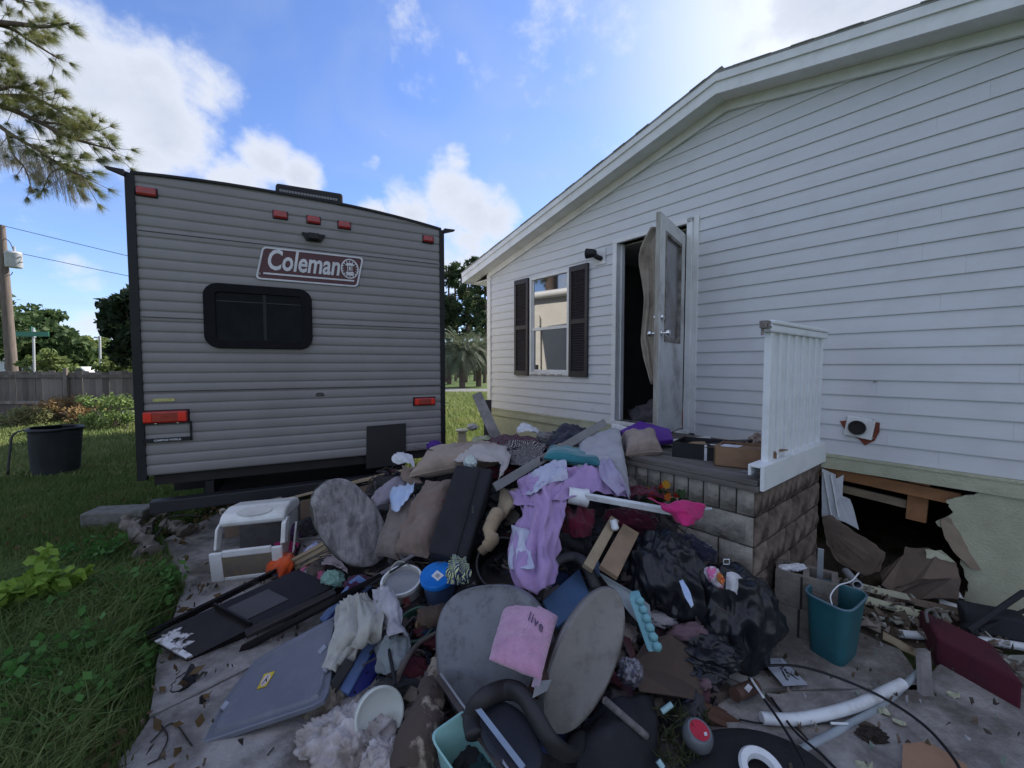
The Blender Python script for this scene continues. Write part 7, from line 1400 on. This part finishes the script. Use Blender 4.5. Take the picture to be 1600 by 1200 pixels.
# --- on the deck
def H2(s, y, z): return H(s, y, z)
t = T('cardboard_box', 'open brown cardboard box with a white paper on the deck beside the railing', 'box', D(1148, 730, 2.75)); a = D(1115, 727, 2.66); xv = Vector((.34, -.20, 0)) * .85; yv = Vector((.17, .22, 0)); zv = Vector((0, 0, .12))
obj('box_wall', join(ob(a, xv, yv * .03, zv), ob(a, xv * .03, yv, zv), ob(a + yv, xv, yv * .03, zv), ob(a + xv, xv * .03, yv, zv), ob(a, xv, yv, zv * .05)), M_card, t); obj('flap', prism([a + zv, a + zv + xv, a + zv + xv + Vector((.06, -.02, .0)) + yv * .4, a + zv + yv * .4], (0, 0, .006)), M_card, t)
obj('paper', prism([a + zv + xv * .1 + yv * .05 + Vector((0, 0, .008)), a + zv + xv * .4 + yv * .05 + Vector((0, 0, .008)), a + zv + xv * .45 + yv * .38 + Vector((0, 0, .008)), a + zv + xv * .12 + yv * .38 + Vector((0, 0, .008))], (0, 0, .001)), M_white, t)
a = D(1050, 716, 2.93); t = T('storage_box', 'black drawer box with a white front edge lying on the deck', 'drawer', a)
obj('drawer_box', join(ob(a, Vector((.36, -.22, 0)), Vector((.006, .01, 0)), Vector((0, 0, .12))), ob(a + Vector((.17, .22, 0)), Vector((.36, -.22, 0)), Vector((.006, .01, 0)), Vector((0, 0, .12))), ob(a, Vector((.17, .22, 0)), Vector((.01, -.006, 0)), Vector((0, 0, .12))), ob(a, Vector((.36, -.22, 0)), Vector((.17, .22, 0)), Vector((0, 0, .01)))), M_blk, t)
obj('front_edge', ob(a + Vector((.18, -.11, 0)), Vector((.012, -.008, 0)), Vector((.0, -.006, 0)), Vector((0, 0, .12))), M_white, t)
one('brown_sheet', panel([D(1052, 700, 3.0), D(1115, 688, 3.25), D(1182, 686, 2.95), D(1120, 698, 2.75)], .006), mat('dark_hardboard', (.06, .045, .038), (.035, .03, .027), rough=.7), 'thin dark brown hardboard sheet lying on top of the box and drawer', 'board')
one('tan_paper', panel([D(1075, 692, 3.1), D(1098, 685, 3.15), D(1104, 694, 3.0), D(1080, 698, 2.98)], .012), mat('tan_paper', (.30, .20, .13), rough=.9), 'crumpled tan paper scrap on the hardboard sheet', 'paper')
for i, (q, lab) in enumerate((((1040, 690, 3.3, 1110, 684, 3.35), 'white slat lying against the wall behind the deck junk'), ((1110, 697, 2.9, 1175, 705, 2.75), 'white slat lying over the cardboard box'), ((1145, 693, 2.98, 1178, 698, 2.88), 'short pale slat beside the railing'))): one('trim_strip', facing(D(*q[:3]), D(*q[3:]), .03, .012), M_trim, lab, 'slat', bevel=.002)
one('beige_scrap', blob(D(1184, 690, 2.95), (.05, .04, .05), 16, .4, 3, 5), mat('beige_card', (.3, .24, .2), rough=.9), 'crumpled beige card pressed against the railing', 'scrap', smooth=40)
one('grey_sheet', panel([D(1130, 738, 2.55), D(1175, 735, 2.5), D(1180, 748, 2.45), D(1120, 745, 2.5)], .006), mat('slate_sheet', (.12, .14, .16), rough=.5), 'slate grey sheet on the deck below the cardboard box', 'sheet')
one('step_edge', ob(D(955, 662, 3.6), D(1055, 690, 3.25) - D(955, 662, 3.6), Vector((.03, .06, 0)), Vector((0, 0, -.04))), M_trim, 'white threshold strip under the open door', 'strip', bevel=.003)
# --- right side
# cinder blocks
M_cin = mat('cinder_block', (.21, .19, .165), (.14, .125, .11), rough=1, scale=12, bump=1, bscale=60, dirt=.4, dscale=4)
cA = G(1206, 988, 0); du = Vector((.79, -.61, 0)) * .98; dv = Vector((.61, .79, 0)); 
def cinder(o, lab, hole=True):
    t = T('cinder_block', lab, 'cinder block', o, group='cinder blocks beside the teal bin'); L_1, W_1, H_1, th = .30, .19, .19, .03
    if not hole: obj('block', ob(o, du * L_1, dv * W_1, Vector((0, 0, H_1))), M_cin, t, bevel=.006); return
    parts = [ob(o, du * L_1, dv * th, Vector((0, 0, H_1))), ob(o + dv * (W_1 - th), du * L_1, dv * th, Vector((0, 0, H_1)))] + [ob(o + dv * th + du * x, du * th, dv * (W_1 - 2 * th), Vector((0, 0, H_1))) for x in (0, L_1 / 2 - th / 2, L_1 - th)]
    obj('block', join(*parts), M_cin, t)
    obj('groove_shade_strip', ob(o + du * .125 - dv * .003, du * .012, dv * .003, Vector((0, 0, H_1))), M_dark, t)  # dark strip on the face, painted for the shade of a groove
cinder(cA, 'lower hollow cinder block beside the teal bin'); cinder(cA + Vector((.01, .0, .192)), 'upper hollow cinder block holding the metal stake')
q = cA + Vector((.01, 0, .192)) + du * .20 + dv * .10
one('metal_stake', ob(q + Vector((0, 0, -.12)), du * .03, dv * .012, Vector((.0, 0, .46))), mat('galvanised', (.42, .45, .48), (.3, .32, .35), rough=.35, metal=.6, bump=.1), 'shiny galvanised stake standing in the upper cinder block', 'stake', bevel=.002)
for k in range(3): one('plaster_lump', blob(cA + Vector((.01, 0, .385)) + du * (.05 + k * .03) + dv * (.06 + .03 * k), (.035, .02, .018), 12, .4, 3, k), M_white, ('white plaster lump at the back of the upper cinder block', 'white plaster lump in the middle of the upper cinder block', 'white plaster lump nearest the stake')[k], 'plaster', smooth=40)
# teal bin
t = T('teal_bin', 'open teal plastic waste basket with wires inside, right of the cinder blocks', 'bin', G(1310, 1050, 0)); M_teal = mat('teal_plastic', (.020, .105, .125), (.016, .085, .105), rough=.45, bump=.12, bscale=40, dirt=.3, dirtc=(.05, .08, .08), dscale=5)
hb = .345; topz = hb; Kt = [G(1256, 924, topz), G(1282, 904, topz), G(1358, 928, topz), G(1326, 958, topz)]
bc = G(1306, 1030, .0); ct = sum(Kt, Vector()) / 4; K = [ct + (p - ct) * 1.02 for p in Kt]
botK = [Vector((p.x, p.y, 0)) for p in [ct + (p - ct) * .80 + Vector((-.005, -.0, 0)) for p in Kt]]
cK = ct
def rr4(K4, s=1, n=5, r_=.28, z=None):
    c0 = sum(K4, Vector()) / 4; out = []
    for i in range(4):
        p, a_, b_ = K4[i], K4[i - 1], K4[(i + 1) % 4]; p1, p2 = p.lerp(a_, r_), p.lerp(b_, r_)
        for k in range(n + 1):
            f = k / n; v = c0 + ((p1.lerp(p, f)).lerp(p.lerp(p2, f), f) - c0) * s
            if z is not None: v.z = z
            out.append(v)
    return out
obj('bin_wall', loop_strip([rr4(botK, 1.0, z=.005), rr4(K, .99, z=topz - .02), rr4(K, 1.04, z=topz - .018), rr4(K, 1.05, z=topz), rr4(K, .99, z=topz + .003), rr4(K, .96, z=topz - .01), rr4(botK, .96, z=.02)]), M_teal, t, smooth=50)
obj('rim', tube(rr4(K, 1.03, z=topz), .006, 8, closed=True), mat('teal_rim', (.10, .17, .22), rough=.4), t, smooth=True)
one('white_wire', tube(cr([D(1300, 945, 2.1), D(1298, 930, 2.15), D(1310, 915, 2.2), D(1330, 908, 2.2), D(1342, 895, 2.25)], 7), .0035, 6), M_pvc, 'thin white wire looping out of the teal bin', 'wire', smooth=True); one('dark_wires', join(*[tube(cr([ct + Vector((random.uniform(-.06, .06), random.uniform(-.05, .05), -.1)) for _ in range(5)], 6), .005, 6) for _ in range(4)]), M_blk, 'black cables coiled in the teal bin', 'cable')
one('grey_pipe', lathe([(.016, 0), (.022, 0), (.022, .24), (.025, .24), (.025, .27), (.018, .27), (.017, .2)], D(1322, 893, 2.55), D(1352, 928, 2.18) - D(1322, 893, 2.55), 20), mat('grey_pvc', (.32, .34, .38), rough=.45), 'grey pipe piece leaning into the rim of the teal bin', 'pipe', smooth=40)
# pipes on the floor
def gp(*pts, z=.03): return cr([G(a, b, z) for a, b in pts], 8)
one('white_pipe', tube(gp((1190, 1122), (1250, 1123), (1330, 1105), (1385, 1080), (1410, 1068), z=.05), .024, 16), M_pvc, 'curved thick white pipe lying on the concrete', 'pipe', smooth=40)
one('grey_conduit', tube(gp((1252, 1172), (1310, 1142), (1380, 1100), (1437, 1050), z=.02), .016, 12), mat('grey_pvc2', (.30, .34, .37), (.24, .27, .3), rough=.5), 'long grey conduit under the curved white pipe', 'pipe', smooth=40)
one('white_pipe', tube(gp((1405, 990), (1470, 996), (1530, 1000), (1620, 1014), z=.04), .022, 16), M_pvc, 'straight white pipe running behind the maroon case to the right edge', 'pipe', smooth=40)
for e, d_ in (((1405, 990), (-1, -.1)),): pass
# cables
one('black_cable', tube(gp((1195, 1040), (1240, 1040), (1290, 1052), (1370, 1085), (1440, 1130), (1490, 1185), (1510, 1230), z=.085), .006, 8), M_blk, 'long black cable arching across the stencil sheet to the bottom right', 'cable', smooth=True)
one('black_cable', tube(gp((1170, 1060), (1210, 1115), (1245, 1170), (1260, 1200), z=.09), .0055, 8), M_blk, 'straight black rod crossing the tip of the white pipe', 'cable', smooth=True); one('white_rod_tip', tube(gp((1173, 1060), (1193, 1090), z=.10), .006, 8), M_pvc, 'white tip of the straight black rod', 'rod', smooth=True)
one('black_cable', tube(gp((1205, 1090), (1240, 1140), (1285, 1180), (1320, 1215), z=.06), .005, 8), M_blk, 'second thin cable beside the straight rod', 'cable', smooth=True); one('black_cable', tube(gp((1155, 1124), (1190, 1130), (1260, 1130), (1300, 1130), z=.035), .004, 6), M_blk, 'thin dark cable just below the curved white pipe', 'cable', smooth=True)
one('cable_end', tube(gp((1298, 1130), (1325, 1131), z=.04), .005, 8), M_pvc, 'white metal end of the thin dark cable', 'cable')
one('thin_wire', tube(gp((1305, 1140), (1320, 1155), (1312, 1170), (1290, 1180), z=.02), .002, 5), mat('dark_twig', (.03, .025, .02)), 'fine curled wire on the concrete right of the conduit', 'wire')
# stencil sheet
SP = [G(a, b, .045) for a, b in ((1188, 1029), (1222, 1029), (1262, 1070), (1224, 1072))]; t = T('stencil_sheet', 'white paper sheet printed with a black propeller like emblem on the concrete', 'paper', SP[0]); obj('sheet', prism(SP if normal(SP).z > 0 else SP[::-1], (0, 0, .002)), mat('sheet_white', (.40, .43, .50), rough=.7, bump=.05), t)
def SS(u, v): return SP[0].lerp(SP[1], u).lerp(SP[3].lerp(SP[2], u), v) + Vector((0, 0, .0025))
def sell(cu, cv, ru, rv_, a0): return prism([SS(cu + ru * math.cos(a) * math.cos(a0) - rv_ * math.sin(a) * math.sin(a0), cv + ru * math.cos(a) * math.sin(a0) + rv_ * math.sin(a) * math.cos(a0)) for a in [k * math.pi / 8 for k in range(16)]], (0, 0, .0008))
obj('emblem', join(sell(.52, .30, .05, .035, 0), sell(.66, .34, .05, .035, .4), sell(.50, .42, .05, .035, .8), sell(.64, .46, .05, .035, 0), sell(.58, .38, .03, .03, 0), sell(.42, .62, .16, .035, 2.0), sell(.36, .80, .05, .04, .5), sell(.70, .66, .22, .03, 1.0), sell(.60, .58, .05, .03, .3)), M_blk, t)
# board standing upright, maroon case, black frame
one('brown_board', ob(G(1442, 1090, .02), Vector((.055, -.0, 0)), Vector((.0, .03, 0)), Vector((.20, .215, .07))), M_graywood, 'narrow grey brown board lying end on over the straight white pipe', 'board', bevel=.004)
a = G(1462, 1040, .0); xv = G(1580, 1108, 0) - a; t = T('maroon_case', 'dusty maroon soft case cut by the right edge of the picture', 'case', a); yv = Vector((.14, .22, 0)) * 1.2
M_mcase = mat('maroon_case', (.085, .012, .025), (.06, .009, .018), rough=.9, scale=5, bump=.6, bscale=80, dirt=.4, dirtc=(.05, .03, .035), dscale=4)
obj('case', ob(a, xv * 1.12, yv, Vector((.01, .01, .15))), M_mcase, t, bevel=.014); obj('handle', tube(cr([a + Vector((.05, .10, .17)), a + Vector((.06, .12, .22)), a + Vector((.12, .14, .22)), a + Vector((.14, .14, .17))], 5), .008, 8), mat('grey_strap', (.12, .11, .11)), t, smooth=True)
t = T('padded_rack', 'black padded rack leaning at the right edge in front of the pale green skirting', 'rack', G(1540, 985, .0)); obj('pad', ob(G(1512, 990, .04), G(1620, 1012, .04) - G(1512, 990, .04), Vector((.03, .08, .02)), Vector((.0, .03, .13))), M_mat_, t, bevel=.02)
obj('bar', join(tube([G(1513, 985, .12), D(1600, 925, 2.3)], .015, 8), tube([G(1530, 985, .1), D(1610, 950, 2.3)], .010, 8)), M_mat_, t); obj('foot', blob(G(1515, 985, .09), (.035, .035, .04), 12, .1), M_mat_, t, smooth=True)
# torn skirting pieces and wet wood near the hole
M_sk = mat('torn_board_brown', (.17, .125, .095), (.12, .088, .068), rough=.95, scale=4, bump=.6, bscale=30, dirt=.4, dirtc=(.05, .04, .03), dscale=4)
def ragged(pts, n=5, a=.012):
    out = []
    for i in range(len(pts)):
        p, q = Vector(pts[i]), Vector(pts[(i + 1) % len(pts)])
        for k in range(n): v = p.lerp(q, k / n); out.append(v + Vector((a * fbm(v, 22, 3), 0, a * fbm(v + Vector((3, 3, 3)), 22, 3))))
    return out
def wallpt(px, py, off): return H(*Wl(px, py, off))
def WT(name, pts, m, lab, cat, th=.012): return one(name, panel(ragged([wallpt(a, b, o) for a, b, o in pts]), th), m, lab, cat)
WT('skirting_piece', [(1284, 808, .10), (1300, 806, .10), (1318, 820, .11), (1345, 835, .14), (1382, 862, .22), (1374, 892, .30), (1350, 900, .30), (1312, 880, .24), (1292, 850, .16)], M_sk, 'left torn brown skirting sheet leaning below the hole', 'board')
WT('skirting_piece', [(1376, 892, .16), (1412, 866, .10), (1415, 855, .09), (1460, 858, .09), (1494, 880, .10), (1500, 905, .16), (1440, 905, .26), (1400, 930, .32), (1378, 915, .3)], M_sk, 'right torn brown skirting sheet leaning below the hole', 'board')
WT('skirting_piece', [(1446, 858, .105), (1472, 860, .105), (1494, 878, .115), (1448, 872, .13)], M_belly, 'pale green painted patch on the right torn sheet', 'board', .004)
WT('skirting_piece', [(1378, 925, .30), (1440, 905, .27), (1502, 905, .17), (1498, 935, .25), (1450, 935, .34), (1400, 945, .38)], mat('torn_board_dark', (.12, .09, .07), (.08, .06, .05), rough=.95, bump=.6), 'lowest dark torn sheet lying against the wall foot', 'board')
WT('peeled_strip', [(1468, 812, .03), (1482, 808, .02), (1498, 830, .02), (1518, 868, .02), (1535, 893, .03), (1515, 888, .06), (1490, 862, .07), (1476, 838, .06)], mat('peeled_tan', (.26, .20, .15), (.2, .15, .11), rough=.95, bump=.5), 'curled tan strip peeled off the pale green skirting', 'strip', .006)
t = T('vinyl_offcut', 'bent white corrugated vinyl offcut hanging at the left of the skirting hole', 'panel', wallpt(1300, 800, .05)); 
obj('upper_leaf', panel(ragged([wallpt(a, b, .05) for a, b in ((1284, 732), (1306, 742), (1306, 748), (1318, 742), (1316, 775), (1328, 780), (1335, 800), (1342, 828), (1320, 815), (1284, 808))], 4, .004), .004), M_pvc, t)
obj('rib', join(*[tube([wallpt(a, 738 + k * 3, .056), wallpt(a + 12, 808, .056)], .006, 6) for k, a in enumerate((1287, 1298))]), M_pvc, t)
for i, (a, b, z, s, lab) in enumerate(((1400, 955, .03, .5, 'pale green broken strip right of the teal bin'), (1450, 950, .05, .6, 'grey splintered strip in front of the torn sheets'), (1380, 930, .05, .45, 'greenish splinter near the grey pipe'), (1470, 925, .10, .35, 'white painted splinter below the peeled strip'), (1498, 955, .04, .3, 'bright white chip beside the black frame'), (1350, 960, .02, .3, 'dull brown splinter beside the teal bin rim'), (1410, 1015, .02, .3, 'small tan splinter above the conduit end'))):
    p = G(a, b, z); d_ = Vector((math.cos(-.6 - i * .1), math.sin(-.6 - i * .1), .06 * (i % 3))); one('splinter', panel(ragged([p - d_ * s * .3, p + d_ * s * .3, p + d_ * s * .28 + Vector((.01, .03, .03)), p - d_ * s * .25 + Vector((.02, .04, .03))], 4, .008), .006), (M_belly, M_sk, M_belly, M_trim, M_trim, M_sk, M_lp)[i], lab, 'splinter')
for i, (a, b) in enumerate(((1382, 1112), (1405, 1128), (1490, 1085), (1350, 1195))): one('paint_flake', disc(G(a, b, .035), Vector((.02, -.012, 0)), Vector((.006, .012, 0)), .004, 2.2, 3, 12, 0, .3, i), M_belly, ('pale green flake left of the conduit end', 'second pale green flake below the first', 'pale flake beside the maroon case', 'pale flake at the bottom edge')[i], 'flake')
one('dirt_clump', blob(G(1362, 1148, .03), (.045, .03, .02), 14, .5, 3, 2), mat('mud', (.035, .025, .02), rough=1, bump=1), 'dark mud clump on the concrete below the conduit', 'clump', smooth=40)
print('TRIS', sum(len(o.data.polygons) for o in bpy.data.objects if o.type == 'MESH'), 'OBJ', len(bpy.data.objects))
